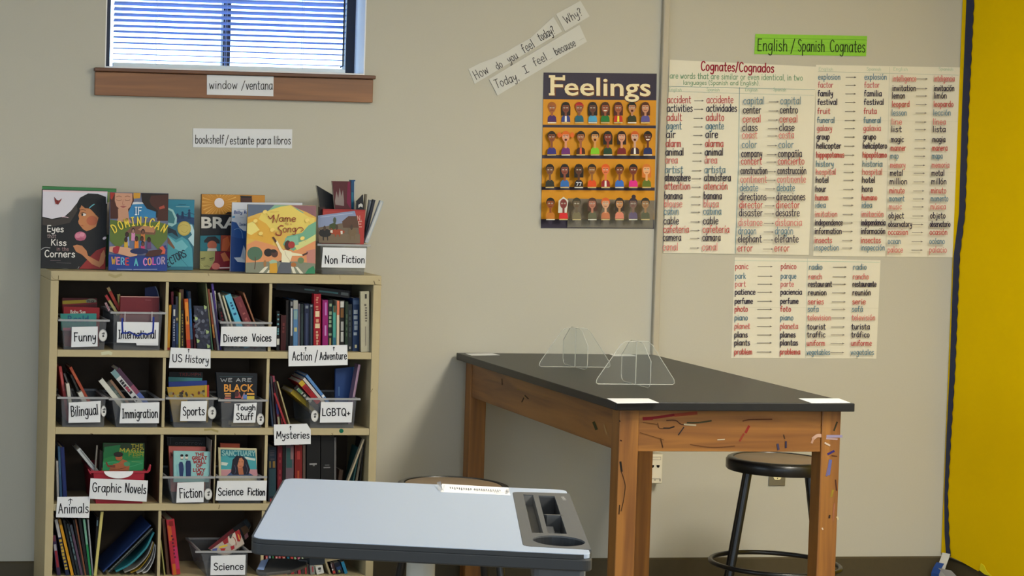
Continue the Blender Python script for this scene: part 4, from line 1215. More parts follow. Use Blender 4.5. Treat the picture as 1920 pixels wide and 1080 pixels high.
def place_spines():
    TR = [(1, 0), (.95, 0), (.95, .5), (.95, -.5), (.9, 0), (.9, .8), (.9, -.8), (.84, 0), (.84, 1.1), (.84, -1.1), (.76, 0), (.76, 1.5), (.76, -1.5), (.66, 0), (.66, 1.8), (.66, -1.8), (.6, 2.6), (.6, -2.6), (.5, 0), (.5, 1.5), (.5, -1.5), (.42, 0), (.42, 1), (.42, -1)]
    for (ub, ut, vt, w, row, c, label, group, y, d, pr, zb, vb, nm, pc, bn) in sorted(QUEUE, key=lambda q: -q[8]):
        best = None
        for ws, dx in TR:
            B0 = at_y(ub + dx, vb, y) if vb is not None else at_yz(ub + dx, y, (ZS[row] if zb is None else zb) + .0006)
            Tp = at_y(ut + dx, vt, y); hn = (Tp - B0).normalized(); wn = Vector((hn.z, 0, -hn.x))
            t = w * ws * (at_y(ub + 1, 700, y) - at_y(ub, 700, y)).length
            B = B0 + (Vector((0, 0, abs(wn.z) * t / 2)) if vb is None else Vector((0, 0, 0)))
            dd = min(d, SYB - .012 - y)
            for lift in range(40 if bn else 1):
                Bk = B + hn * .003 * lift
                if bn and lift and Bk.z > bn['zt'] - .012: break
                q = [Bk - wn * t / 2, Bk + wn * t / 2, Tp + wn * t / 2, Tp - wn * t / 2]; q = [(p.x, p.z) for p in q]
                if bn and not fits(bn, q[:2]): continue
                h = hits(q, y, y + dd)
                if h:
                    cut = min(r[1] for r in h) - y - .0014
                    if cut >= .007: h = []; use = cut
                else: use = dd
                if not h: best = (0, Bk, Tp, wn, t, use, q); break
                if best is None or len(h) < best[0]: best = (len(h), Bk, Tp, wn, t, dd, q)
            if best and best[0] == 0: break
        if best is None: best = (9, B, Tp, wn, t, dd, q)
        n_, Bk, Tp, wn, t, use, q = best
        REG.append((q, y, y + use))
        block(nm, Bk - wn * t / 2, wn * t, Tp - Bk, Vector((0, use, 0)), c, label, group, print_=pr, pc=pc)

def facing(nm, tl, tr, br, bl, y, tilt, th, c, label, cat='book', group=None, art=None, side=None, z=None, pages=True, nobin=False):
    """a book seen by its cover: corner pixels on a plane through (y, z) leaning back by tilt"""
    p0 = at_y(*bl, y) if z is None else Vector((0, y, z))
    n = Vector((0, -math.cos(tilt), math.sin(tilt)))
    q = [at_plane(u, v, p0, n) for u, v in (tl, tr, br, bl)]
    zc = (q[0].z + q[3].z) / 2
    lev = max(l for l in ZS + [STOP] if l < zc); bn = CUR[0] if CUR[0] and not nobin and abs(CUR[0]['z0'] - lev) < .004 and fits(CUR[0], [((q[2].x + q[3].x) / 2, CUR[0]['zt'] - .02)]) else None
    fl = lev + .0009 + th * abs(math.sin(tilt)) + (.003 if bn else 0)
    for a_, b_ in ((3, 0), (2, 1)):
        k = 0
        while q[a_].z < fl or (bn and k < 45 and not fits(bn, [(q[a_].x, q[a_].z - th * abs(math.sin(tilt)))])):
            q[a_] = q[a_] + (q[b_] - q[a_]).normalized() * .0015; k += 1
            if k > 90: break
    zl_ = max(q[2].z, q[3].z)
    if bn:
        for a_, b_ in ((3, 0), (2, 1)):
            if zl_ - q[a_].z > .0015: q[a_] = q[a_] + (q[b_] - q[a_]) * ((zl_ - q[a_].z) / (q[b_].z - q[a_].z))
    ys_ = [p.y for p in q] + [(p - n * th).y for p in q]
    REG.append(([(p.x, p.z) for p in q], min(ys_), max(ys_)))
    base = (q[2] + q[3]) / 2
    r = thing(nm, base, uniq(label), cat, group)
    b = MB(); ct = min(.0022, th * .25); m_ = paint(c)
    b.prism(q, -n * ct, m_)
    bk = [p - n * (th - ct) for p in q]
    b.prism(bk, -n * ct, paint(side) if side else m_)
    # spine at the left
    b.prism([q[0] - n * ct, q[3] - n * ct, q[3] - n * (th - ct), q[0] - n * (th - ct)], (q[1] - q[0]).normalized() * .0016, paint(side) if side else m_)
    cv = b.build('cover', r)
    if pages:
        cen_ = sum(q, Vector((0, 0, 0))) / 4
        ii = [p + (cen_ - p).normalized() * .003 - n * (ct + .0001) for p in q]
        b = MB(); b.prism(ii, -n * (th - 2 * ct - .0002), PAGE); b.build('pages', r)
    if art:
        a = Art(p0, n, GLOSS, lift=.0004, step=.00009); a.k = 1.0
        art(a)
        up = (q[0] - q[3]).normalized(); zm = min(q[2].z, q[3].z) + .0006
        for i, p in enumerate(a.mb.v):
            if p.z < zm: a.mb.v[i] = p + up * ((zm - p.z) / up.z)
        a.build('cover_art', cv)
    return r
# ------------------------------------------------------------------ clear bins
BIN = clear_mat('cloudy_plastic', (140, 142, 148), .2, .25, k=1.0)
RIM = clear_mat('cloudy_plastic_rim', (176, 176, 178), .62, .3, k=1.0)
def bin_(row, ul, ur, vr, bl, br, label, cardq=None, writes=(), sticker=None, y=-.3275, d=.265, body=BIN, rim=RIM, group='clear book bins', z=None, extra=None, il=None, ir=None):
    z0 = (ZS[row] if z is None else z) + .0008
    A = at_y(ul, vr, y); Bq = at_y(ur, vr, y); zt = (A.z + Bq.z) / 2
    C = at_yz(bl, y + .012, z0); D = at_yz(br, y + .012, z0)
    r = thing('book_bin', ((A.x + Bq.x) / 2, y + d / 2, z0), uniq(label), 'bin', group)
    yb = y + d; F0, F1 = A.x, Bq.x
    A = at_y(ul + 2.5 if il is None else il, vr, y); Bq = at_y(ur - 2.5 if ir is None else ir, vr, y)
    CUR[0] = dict(row=row, z0=z0, zt=zt - .003, tl=A.x + .006, tr=Bq.x - .006, bl=C.x, br=D.x)
    top = [Vector((A.x + .006, y + .004, zt - .003)), Vector((Bq.x - .006, y + .004, zt - .003)), Vector((Bq.x - .006, yb - .006, zt - .003)), Vector((A.x + .006, yb - .006, zt - .003))]
    bot = [Vector((C.x, y + .014, z0)), Vector((D.x, y + .014, z0)), Vector((D.x, yb - .02, z0)), Vector((C.x, yb - .02, z0))]
    b = MB(); fs = [[i, (i + 1) % 4, 4 + (i + 1) % 4, 4 + i] for i in range(4)]
    b.add(bot + top, fs + [[3, 2, 1, 0]], body)
    o = b.build('bin_body', r)
    sm = o.modifiers.new('wall', 'SOLIDIFY'); sm.thickness = .0016; sm.offset = 0
    bv = o.modifiers.new('round', 'BEVEL'); bv.width = .006; bv.segments = 2; bv.limit_method = 'ANGLE'
    b = MB()
    xo0, xo1, yo0, yo1 = A.x, Bq.x, y, yb
    h = .007
    for p, q_ in (((F0, yo0), (F1, yo0 + .006)), ((xo0, yo1 - .007), (xo1, yo1)), ((xo0, yo0 + .0071), (xo0 + .007, yo1 - .0071)), ((xo1 - .007, yo0 + .0071), (xo1, yo1 - .0071))):
        b.box((p[0], p[1], zt - h), (q_[0], q_[1], zt), rim)
    b.build('rim', r)
    yc = y + .0005
    if cardq:
        k = 0
        co = card('label_card', cardq, yc - .002, None, None, parent=r, th=.0007)
        a = Art((0, yc - .002, 0), NY)
        for w in writes: a.text(*w)
        if extra: extra(a)
        a.build('handwriting', co)
    if sticker:
        u, v, ra, rb = sticker
        a = Art((0, yc - .0006, 0), NY, lift=.0002)
        a.ell(u, v, ra, rb, (150, 150, 150)); a.ell(u - .3, v + .2, ra * .86, rb * .86, (184, 184, 183))
        a.ell(u + .6, v + 1.5, 1.9, 2.6, (70, 70, 72)); a.ell(u + .8, v - 3, 1.5, 1.6, (84, 84, 86)); a.line([(u - 2, v - 3), (u + 2.4, v - 5.5), (u + 3, v - 2)], 1.1, (60, 60, 62)); a.line([(u - 2, v + 4.5), (u + 3.2, v + 3.5)], 1, (200, 200, 198))
        a.build('round_sticker', r)
    return r
# ------------------------------------------------------------------ standing on top of the bookcase
ZT = STOP + .0006
gT = 'picture books standing on the bookcase'
facing('picture_book', (79.5, 348.5), (218.5, 353.5), (214, 500), (76.5, 497), -.13, .1, .008, (70, 118, 66), 'green-edged picture book showing behind the dark book with the long-haired girl', group=gT, z=ZT,
       art=lambda a: (a.poly([(79, 350), (160, 352), (205, 356), (218, 355), (218, 372), (200, 372), (79, 356)], (62, 128, 78)), a.poly([(202, 360), (218, 360), (216, 420), (203, 430)], (128, 140, 84)), a.poly([(201, 380), (206, 378), (204, 440), (199, 440)], (170, 160, 150))))
def art_eyes(a):
    cr = lambda x, y: (60 + x / 5.333, 320 + y / 5.333)
    P = lambda pts, c: a.poly([cr(*p) for p in pts], c)
    Ln = lambda pts, w, c: a.line([cr(*p) for p in pts], w, c, smooth=True)
    E = lambda x, y, ra, rb, c, rot=0.: a.ell(*cr(x, y), ra / 5.333, rb / 5.333, c, rot=rot)
    P([(108, 192), (755, 208), (750, 330), (445, 330), (390, 400), (330, 455), (200, 482), (104, 460)], (206, 202, 212)); P([(108, 192), (755, 208), (754, 222), (420, 216), (106, 208)], (214, 190, 196))
    P([(104, 470), (200, 486), (330, 462), (400, 400), (450, 325), (480, 270), (560, 228), (660, 232), (740, 262), (748, 640), (735, 990), (92, 975)], (26, 26, 28))
    P([(104, 470), (210, 492), (340, 466), (450, 330), (455, 400), (380, 520), (200, 560), (104, 540)], (58, 52, 48))
    P([(470, 340), (520, 330), (600, 400), (665, 470), (640, 560), (590, 590), (545, 606), (510, 585), (490, 560), (468, 532), (462, 508), (472, 480), (462, 440)], (186, 122, 78))
    E(600, 500, 55, 48, (176, 96, 66)); P([(470, 290), (520, 270), (640, 280), (700, 330), (700, 440), (640, 445), (585, 380), (530, 375), (495, 345), (480, 380), (455, 350)], (20, 20, 22))
    P([(448, 345), (462, 320), (480, 400), (462, 450)], (20, 20, 22))
    E(520, 440, 20, 14, (226, 216, 206)); E(503, 440, 9, 14, (20, 16, 16)); Ln([(486, 425), (510, 420), (540, 428)], 1, (30, 22, 20)); Ln([(480, 392), (510, 388), (535, 398)], .9, (60, 36, 26)); Ln([(490, 552), (505, 548), (512, 556)], .8, (120, 54, 44))
    Ln([(575, 372), (600, 350), (622, 336)], 1.8, (100, 172, 184))
    P([(735, 760), (640, 800), (560, 880), (470, 985), (462, 993), (732, 999)], (140, 42, 40))
    P([(410, 752), (450, 740), (500, 750), (545, 800), (560, 850), (670, 910), (690, 830), (720, 790), (735, 850), (715, 930), (675, 968), (600, 935), (500, 840), (440, 810)], (184, 122, 82))
    E(484, 655, 58, 46, (188, 106, 130)); E(460, 650, 26, 22, (206, 130, 150)); E(500, 640, 26, 20, (210, 140, 158)); E(484, 685, 46, 14, (170, 88, 112))
    P([(222, 262), (245, 292), (268, 298), (302, 276), (280, 315), (262, 340), (240, 330), (228, 310)], (128, 44, 38)); P([(228, 318), (240, 330), (232, 340)], (190, 150, 140)); Ln([(222, 264), (250, 300), (262, 338)], .6, (40, 20, 20))
    Ln([(300, 462), (330, 462), (362, 470)], 1.2, (226, 190, 200)); E(725, 675, 20, 13, (224, 206, 212), -.5); Ln([(90, 790), (130, 768), (180, 772)], 1.6, (150, 150, 150)); Ln([(250, 992), (330, 980), (440, 990), (470, 960)], 1, (150, 146, 140))
    wt = (226, 222, 216)
    for t, x0, x1, y, h, w, c in (('Eyes', 150, 315, 610, 62, 1.7, wt), ('that', 152, 240, 670, 40, .9, (150, 132, 132)), ('Kiss', 190, 342, 746, 60, 1.7, wt), ('in the', 246, 366, 798, 38, .8, (150, 120, 120)), ('Corners', 126, 428, 862, 66, 1.8, wt)):
        u0, v = cr(x0, y); u1, _ = cr(x1, y); a.text(t, u0, u1, v, h / 5.333, w, c, .6)
    Ln([(185, 897), (285, 898)], .7, (130, 110, 116)); Ln([(245, 920), (390, 926)], .6, (110, 104, 104))
facing('picture_book', (79, 354.7), (201.5, 358), (198, 507.6), (76.5, 503.7), -.215, .1, .01, (24, 24, 26), 'dark picture book with a long-haired girl and pink flower on its cover', group=gT, art=art_eyes, z=ZT)
def art_dom(a):
    cr = lambda x, y: (60 + x / 5.333, 320 + y / 5.333)
    P = lambda pts, c: a.poly([cr(*p) for p in pts], c)
    E = lambda x, y, ra, rb, c, rot=0.: a.ell(*cr(x, y), ra / 5.333, rb / 5.333, c, rot=rot)
    Ln = lambda pts, w, c: a.line([cr(*p) for p in pts], w, c, smooth=len(pts) > 2)
    P([(783, 217), (1364, 230), (1352, 850), (768, 840)], (96, 104, 132)); P([(1015, 222), (1085, 224), (1080, 275), (1015, 280)], (190, 140, 44))
    P([(940, 330), (1000, 318), (1150, 322), (1260, 400), (1250, 470), (960, 470), (930, 420)], (46, 120, 170)); P([(950, 322), (1050, 312), (1150, 318), (1140, 330), (950, 340)], (196, 200, 206))
    P([(783, 217), (850, 222), (1010, 226), (1020, 300), (960, 420), (860, 480), (782, 480)], (70, 36, 28)); P([(783, 217), (830, 220), (800, 290), (784, 280)], (156, 46, 34))
    P([(830, 222), (1004, 227), (1004, 300), (985, 360), (945, 398), (890, 398), (845, 355), (828, 300)], (188, 140, 116)); P([(860, 380), (960, 380), (970, 480), (1000, 520), (840, 520), (862, 470)], (184, 138, 112))
    for x in (870, 955): Ln([(x - 25, 292), (x, 300), (x + 25, 292)], .8, (90, 50, 40)); Ln([(x - 26, 262), (x, 254), (x + 26, 262)], .8, (80, 46, 36))
    Ln([(912, 290), (905, 335), (925, 338)], .7, (150, 100, 80)); P([(878, 358), (912, 350), (948, 358), (912, 372)], (150, 84, 80))
    P([(1090, 224), (1364, 230), (1360, 480), (1240, 470), (1240, 410), (1150, 380), (1100, 310)], (30, 22, 22)); P([(1190, 250), (1360, 240), (1360, 500), (1250, 500), (1260, 400), (1190, 340), (1175, 300)], (66, 34, 28)); P([(1270, 365), (1320, 345), (1330, 375), (1275, 388)], (160, 70, 54))
    P([(780, 490), (850, 500), (1000, 530), (1250, 510), (1358, 540), (1352, 680), (1260, 790), (1180, 700), (950, 700), (860, 780), (775, 700)], (86, 106, 48))
    P([(930, 620), (1000, 560), (1130, 550), (1240, 600), (1230, 640), (1100, 640)], (110, 76, 60)); P([(1060, 590), (1110, 550), (1240, 560), (1220, 620), (1120, 610)], (170, 120, 90))
    for x, y, w, h, sk, cl in ((950, 640, 46, 110, (56, 34, 30), (140, 150, 200)), (1012, 600, 40, 100, (150, 112, 100), (196, 130, 170)), (940, 690, 40, 90, (60, 36, 30), (196, 160, 50)), (1045, 680, 42, 100, (70, 40, 32), (206, 120, 40)), (1110, 610, 46, 100, (110, 70, 54), (180, 110, 60)), (1100, 680, 40, 70, (80, 44, 34), (60, 120, 180)), (1170, 690, 44, 90, (60, 36, 32), (96, 66, 110)), (1108, 730, 44, 100, (96, 60, 50), (190, 60, 110))):
        P([(x - w / 2, y + h), (x - w * .42, y + 20), (x + w * .42, y + 20), (x + w / 2, y + h)], cl); E(x, y, w * .42, 28, (34, 22, 22)); E(x, y + 6, w * .3, 20, sk)
    P([(775, 760), (840, 755), (960, 770), (1060, 800), (1050, 850), (980, 862), (860, 830), (772, 810)], (196, 150, 122)); P([(1352, 770), (1260, 790), (1170, 800), (1130, 850), (1200, 862), (1350, 830)], (70, 40, 36)); E(1070, 805, 90, 30, (30, 40, 84))
    P([(810, 770), (850, 752), (880, 760), (862, 825), (830, 830), (806, 810)], (150, 40, 52)); P([(1270, 770), (1310, 752), (1335, 790), (1330, 830), (1290, 832), (1306, 800)], (196, 90, 70)); P([(1310, 752), (1340, 745), (1352, 800), (1345, 830), (1330, 830), (1335, 790)], (40, 60, 120))
    P([(766, 838), (860, 838), (960, 862), (1100, 860), (1200, 864), (1352, 835), (1350, 1011), (765, 1004)], (28, 56, 130))
    a.text('IF', *[cr(1030, 0)[0], cr(1098, 0)[0]], cr(0, 440)[1], 14, 1.7, (206, 222, 232))
    yl = (226, 200, 70)
    for i, ch in enumerate('DOMINICAN'):
        f = (i - 4) / 4; u = 60 + (1072 + f * 230) / 5.333; v = 320 + (545 + 68 * f * f) / 5.333
        st_, W = text_strokes(ch); ang = f * .52; ca, sa = math.cos(ang), math.sin(ang)
        sx_ = 8.2 / max(W, 4.5); sy_ = 1.55
        for q_ in st_: a.line([(u + ((x - W / 2) * sx_) * ca + (y * sy_) * sa, v + ((x - W / 2) * sx_) * sa - (y * sy_) * ca) for x, y in q_], 2.1, yl, advance=False)
    a.l += a.step
    for i, ch in enumerate('WERE A COLOR'):
        if ch == ' ': continue
        u = 60 + (815 + i * 45) / 5.333; c = [(196, 150, 60), (206, 130, 160), (110, 170, 200), (196, 60, 60), 0, (90, 180, 190), 0, (206, 130, 190), (220, 150, 90), (200, 90, 170), (140, 130, 200), (170, 150, 170)][i]
        a.text(ch, u - 3.2, u + 3.6, 320 + (925 + (8 - abs(i - 5.5)) * 3) / 5.333, 12.5, 2.1, c)
    Ln([(850, 985), (1000, 988)], .6, (190, 200, 220)); Ln([(1015, 988), (1250, 986)], .6, (190, 200, 220))
facing('picture_book', (206.8, 360.3), (316, 362.7), (313.2, 509.7), (203.4, 508.4), -.275, .11, .01, (40, 60, 120), 'bright picture book with two faces over a green valley and arched yellow title', group=gT, art=art_dom, z=ZT)
def art_prot(a):
    cr = lambda x, y: (60 + x / 5.333, 320 + y / 5.333)
    P = lambda pts, c: a.poly([cr(*p) for p in pts], c)
    Ln = lambda pts, w, c: a.line([cr(*p) for p in pts], w, c, smooth=len(pts) > 2)
    P([(1080, 292), (1625, 296), (1622, 480), (1500, 500), (1080, 500)], (40, 122, 150)); P([(1440, 440), (1622, 470), (1622, 545), (1560, 510), (1450, 520), (1400, 560), (1380, 500)], (24, 60, 104))
    for x, h in ((1505, 70), (1572, 95), (1455, 45)):
        P([(x - 16, 480), (x - 11, 480 - h * .7), (x + 11, 480 - h * .7), (x + 16, 480)], (18, 48, 86)); a.ell(*cr(x, 480 - h * .85), 2, 2.6, (18, 48, 86))
    Ln([(1510, 425), (1540, 440), (1572, 420), (1622, 438)], 1, (18, 48, 86))
    P([(1360, 370), (1410, 390), (1450, 470), (1445, 530), (1400, 560), (1360, 545)], (150, 196, 200)); P([(1360, 390), (1400, 410), (1430, 480), (1420, 530), (1360, 520)], (60, 120, 130)); P([(1355, 560), (1440, 600), (1462, 665), (1400, 620), (1352, 630)], (24, 40, 56))
    P([(1540, 530), (1600, 540), (1622, 600), (1618, 760), (1560, 680), (1600, 640)], (170, 204, 214)); P([(1352, 640), (1440, 690), (1500, 660), (1560, 700), (1600, 780), (1612, 960), (1352, 960)], (70, 150, 168)); P([(1370, 660), (1440, 720), (1500, 690), (1560, 760), (1500, 820), (1400, 760)], (110, 180, 194))
    P([(1352, 660), (1372, 680), (1430, 770), (1420, 785), (1352, 720)], (120, 84, 62)); Ln([(1400, 900), (1480, 880), (1560, 960)], .8, (40, 110, 130))
    a.ell(*cr(1522, 578), 12.7, 13.6, (176, 160, 78)); a.ell(*cr(1522, 578), 11, 11.8, (190, 174, 96)); Ln([(1470, 560), (1510, 540), (1560, 555)], .6, (150, 134, 60)); Ln([(1490, 600), (1530, 620), (1560, 590)], .6, (150, 134, 60))
    for i, ch in enumerate('ECTORS'):
        f = i / 5; u = 60 + (1372 + f * 160) / 5.333; v = 320 + (955 - f * 95 + (f - .5) ** 2 * 40) / 5.333
        a.text(ch, u - 2.6, u + 3.6, v, 13.5, 1.8, (20, 40, 60), -2.5)
    Ln([(1440, 360), (1575, 362)], .8, (150, 190, 200)); Ln([(1465, 336), (1540, 338)], .6, (20, 60, 90))
facing('picture_book', (266, 372.5), (364.7, 374.4), (361.8, 508), (263, 506), -.19, .11, .009, (44, 110, 134), 'blue picture book with a gold seal, half hidden behind the arched-title book', group=gT, art=art_prot, z=ZT)
C2 = lambda x, y: (360 + x / 5.047, 320 + y / 5.047)
def art_bra(a):
    P = lambda pts, c: a.poly([C2(*p) for p in pts], c)
    E = lambda x, y, ra, rb, c: a.ell(*C2(x, y), ra / 5.047, rb / 5.047, c)
    P([(92, 222), (690, 234), (688, 420), (90, 412)], (186, 128, 44))
    for k in range(26):
        t = math.radians(-100 + k * 13.5)
        p = [(260 + 48 * math.cos(t), 305 + 48 * math.sin(t)), (260 + 165 * math.cos(t - .035), 305 + 165 * math.sin(t - .035)), (260 + 165 * math.cos(t + .035), 305 + 165 * math.sin(t + .035))]
        p = [(max(95, min(680, x)), max(226, min(410, y))) for x, y in p]
        if abs(p[1][0] - p[2][0]) + abs(p[1][1] - p[2][1]) > 3: P(p, (214, 166, 84))
    E(258, 304, 46, 46, (214, 206, 210)); P([(462, 240), (565, 242), (570, 300), (560, 400), (470, 400), (460, 290)], (66, 36, 28)); P([(455, 236), (570, 240), (560, 256), (465, 256)], (24, 20, 20)); P([(310, 412), (340, 390), (420, 400), (420, 415)], (40, 26, 24))
    P([(88, 412), (690, 424), (686, 600), (80, 610)], (22, 22, 28))
    P([(78, 615), (270, 612), (268, 760), (76, 760)], (28, 108, 124)); P([(272, 612), (470, 615), (468, 770), (270, 762)], (150, 62, 40)); P([(76, 762), (225, 762), (210, 935), (74, 932)], (158, 156, 96)); P([(218, 764), (360, 768), (480, 770), (470, 935), (165, 935), (215, 850)], (130, 28, 40))
    P([(115, 660), (150, 625), (220, 622), (262, 660), (262, 690), (115, 680)], (26, 26, 34)); E(190, 705, 45, 42, (176, 92, 66)); P([(148, 735), (232, 735), (236, 760), (144, 760)], (200, 196, 190)); P([(290, 650), (340, 620), (362, 700), (330, 758), (280, 758)], (190, 92, 52)); P([(270, 790), (310, 770), (360, 850), (300, 860)], (196, 110, 70)); E(225, 905, 40, 32, (206, 110, 100)); P([(260, 915), (360, 912), (360, 924), (260, 926)], (220, 200, 196))
    for x in (105, 185): a.line([C2(x - 18, 832), C2(x + 18, 826)], 1.6, (54, 60, 34)); a.line([C2(x - 15, 845), C2(x + 15, 843)], 1, (70, 76, 44))
    a.line([C2(110, 905), C2(150, 900), C2(165, 910)], .9, (90, 84, 50)); a.line([C2(80, 880), C2(120, 920)], .6, (190, 186, 130))
    a.type('BRAVE', *[C2(88, 0)[0], C2(640, 0)[0]], C2(0, 540)[1], 21, (206, 202, 194), bold=.03, dv=1)
facing('picture_book', (377.8, 363.6), (496.7, 366), (492, 508), (375, 505.3), -.14, .1, .012, (28, 26, 30), 'orange and black picture book with a rayed sun and bold white BRA letters', group=gT, art=art_bra, z=ZT)
def art_boat(a):
    P = lambda pts, c: a.poly([C2(*p) for p in pts], c)
    P([(380, 300), (1045, 306), (1035, 960), (362, 955)], (196, 200, 210)); P([(374, 480), (420, 490), (450, 540), (490, 570), (600, 580), (1030, 590), (1026, 958), (362, 953)], (30, 74, 140)); P([(370, 620), (440, 640), (520, 640), (520, 956), (363, 953)], (24, 62, 126))
    a.line([C2(400, 560), C2(440, 545), C2(470, 580), C2(480, 640)], .7, (120, 160, 200), smooth=True)
    P([(396, 822), (460, 820), (490, 705), (520, 800), (520, 872), (430, 862)], (196, 204, 214)); P([(460, 820), (490, 705), (500, 850)], (170, 182, 200))
    a.text('Billy Ray', *[C2(398, 0)[0], C2(560, 0)[0]], C2(0, 408)[1], 5.5, 1.3, (44, 70, 130)); a.line([C2(430, 366), C2(520, 368)], .6, (120, 140, 170)); a.line([C2(455, 447), C2(488, 447)], .6, (120, 140, 170)); a.text('Isaac', *[C2(450, 0)[0], C2(540, 0)[0]], C2(0, 520)[1], 5, 1.1, (70, 90, 130))
    P([(384, 430), (408, 428), (404, 448), (380, 448)], (90, 150, 190))
facing('picture_book', (435.7, 379.2), (567, 380.6), (562, 512), (431.3, 509), -.225, .1, .009, (170, 176, 190), 'blue and white picture book with a paper boat, tucked behind the sunset cover', group=gT, art=art_boat, z=ZT)
def art_song(a):
    P = lambda pts, c: a.poly([C2(*p) for p in pts], c)
    E = lambda x, y, ra, rb, c, rot=0.: a.ell(*C2(x, y), ra / 5.047, rb / 5.047, c, rot=rot)
    Ln = lambda pts, w, c: a.line([C2(*p) for p in pts], w, c, smooth=len(pts) > 2)
    P([(529, 320), (1176, 331), (1164, 984), (507, 974)], (206, 166, 78))
    P([(529, 320), (800, 325), (740, 380), (640, 400), (528, 440)], (86, 98, 120)); P([(780, 325), (920, 328), (1000, 360), (1060, 400), (900, 420), (700, 400)], (120, 164, 140)); P([(940, 328), (1176, 332), (1174, 440), (1080, 390), (1000, 360)], (130, 88, 96))
    P([(840, 340), (930, 328), (1010, 380), (1110, 440), (1160, 450), (1150, 560), (960, 600), (760, 560), (620, 480), (660, 400)], (214, 192, 96)); P([(526, 460), (600, 440), (700, 500), (780, 600), (760, 720), (640, 660), (520, 640)], (208, 160, 60)); P([(526, 500), (580, 480), (640, 560), (560, 610), (520, 590)], (222, 206, 120))
    P([(1174, 480), (1100, 520), (1040, 590), (900, 620), (860, 700), (960, 760), (1050, 700), (1172, 620)], (106, 160, 132)); P([(1172, 600), (1090, 650), (960, 700), (1000, 760), (1168, 740)], (196, 200, 130)); P([(880, 640), (1000, 610), (1010, 700), (900, 720)], (124, 176, 150))
    P([(520, 700), (600, 660), (720, 690), (860, 740), (980, 760), (1170, 660), (1168, 880), (508, 880)], (206, 138, 92)); P([(1080, 760), (1168, 740), (1166, 900), (1090, 900)], (178, 120, 110))
    P([(512, 870), (760, 858), (1000, 860), (1166, 880), (1163, 983), (506, 973)], (120, 124, 108))
    for p in ([(632, 980), (690, 910), (722, 908), (672, 982)], [(705, 982), (725, 940), (740, 940), (735, 982)], [(935, 908), (960, 908), (985, 984), (955, 984)], [(978, 912), (1000, 912), (1055, 984), (1020, 984)]): P(p, (208, 204, 186))
    E(595, 785, 72, 66, (74, 104, 84)); Ln([(598, 820), (600, 870), (592, 930)], 1.6, (86, 66, 50)); E(1030, 850, 30, 30, (96, 120, 84)); P([(1070, 984), (1100, 930), (1150, 900), (1165, 940), (1163, 984)], (40, 120, 84))
    E(690, 880, 14, 34, (150, 110, 70)); E(960, 890, 26, 22, (160, 100, 50))
    P([(735, 860), (800, 850), (812, 985), (732, 982)], (196, 148, 44)); P([(728, 862), (760, 840), (800, 850), (806, 872), (740, 880)], (150, 176, 150)); E(722, 775, 40, 38, (34, 26, 28)); E(782, 785, 32, 36, (74, 44, 40)); E(770, 760, 30, 16, (34, 26, 28))
    P([(845, 860), (935, 862), (940, 984), (802, 984), (820, 910)], (84, 88, 98)); P([(850, 768), (880, 750), (940, 764), (950, 800), (925, 870), (846, 866)], (220, 214, 186)); P([(790, 668), (806, 660), (850, 740), (875, 762), (860, 800), (830, 760)], (222, 214, 180)); P([(930, 770), (1044, 792), (1048, 806), (940, 806)], (222, 214, 180)); P([(755, 630), (776, 626), (802, 668), (790, 684), (770, 650)], (70, 40, 36)); P([(1040, 795), (1098, 768), (1092, 790), (1050, 808)], (70, 40, 36)); P([(820, 855), (850, 850), (845, 870)], (70, 40, 36))
    E(908, 706, 30, 46, (70, 40, 36)); E(942, 702, 32, 34, (156, 48, 44)); Ln([(878, 760), (890, 800), (918, 840), (925, 868)], .5, (150, 120, 90))
    for x, y in ((690, 390), (600, 475), (650, 595), (1090, 470), (1045, 640), (760, 560)): E(x, y, 22, 17, (226, 200, 110), -.5); Ln([(x + 12, y + 10), (x + 30, y + 30)], .7, (196, 160, 80))
    rd = (134, 44, 34)
    for pts in ([(722, 430), (745, 455), (775, 420), (765, 492)], [(768, 425), (800, 490), (800, 490), (822, 415)]): Ln(pts, 1.6, rd)
    a.text('ame', *[C2(826, 0)[0], C2(982, 0)[0]], C2(0, 482)[1], 12, 1.5, rd); Ln([(905, 515), (905, 500)], .6, (170, 120, 80)); a.text('TO A', *[C2(880, 0)[0], C2(945, 0)[0]], C2(0, 514)[1], 3.4, .7, (180, 130, 80))
    Ln([(865, 525), (840, 520), (818, 545), (845, 575), (838, 610), (800, 605), (795, 588)], 1.9, rd); a.text('ong', *[C2(862, 0)[0], C2(985, 0)[0]], C2(0, 582)[1], 12.5, 1.5, rd); Ln([(985, 575), (1010, 540), (1040, 540), (1052, 560), (1030, 575)], 1.4, rd); a.line([C2(745, 392), C2(820, 388)], .8, (190, 150, 70))
facing('picture_book', (464.6, 383), (593.4, 385.4), (590.4, 515), (460, 513), -.307, .1, .009, (128, 120, 90), 'sunset-coloured picture book with a woman in a red cap raising her arm', group=gT, art=art_song, z=ZT)

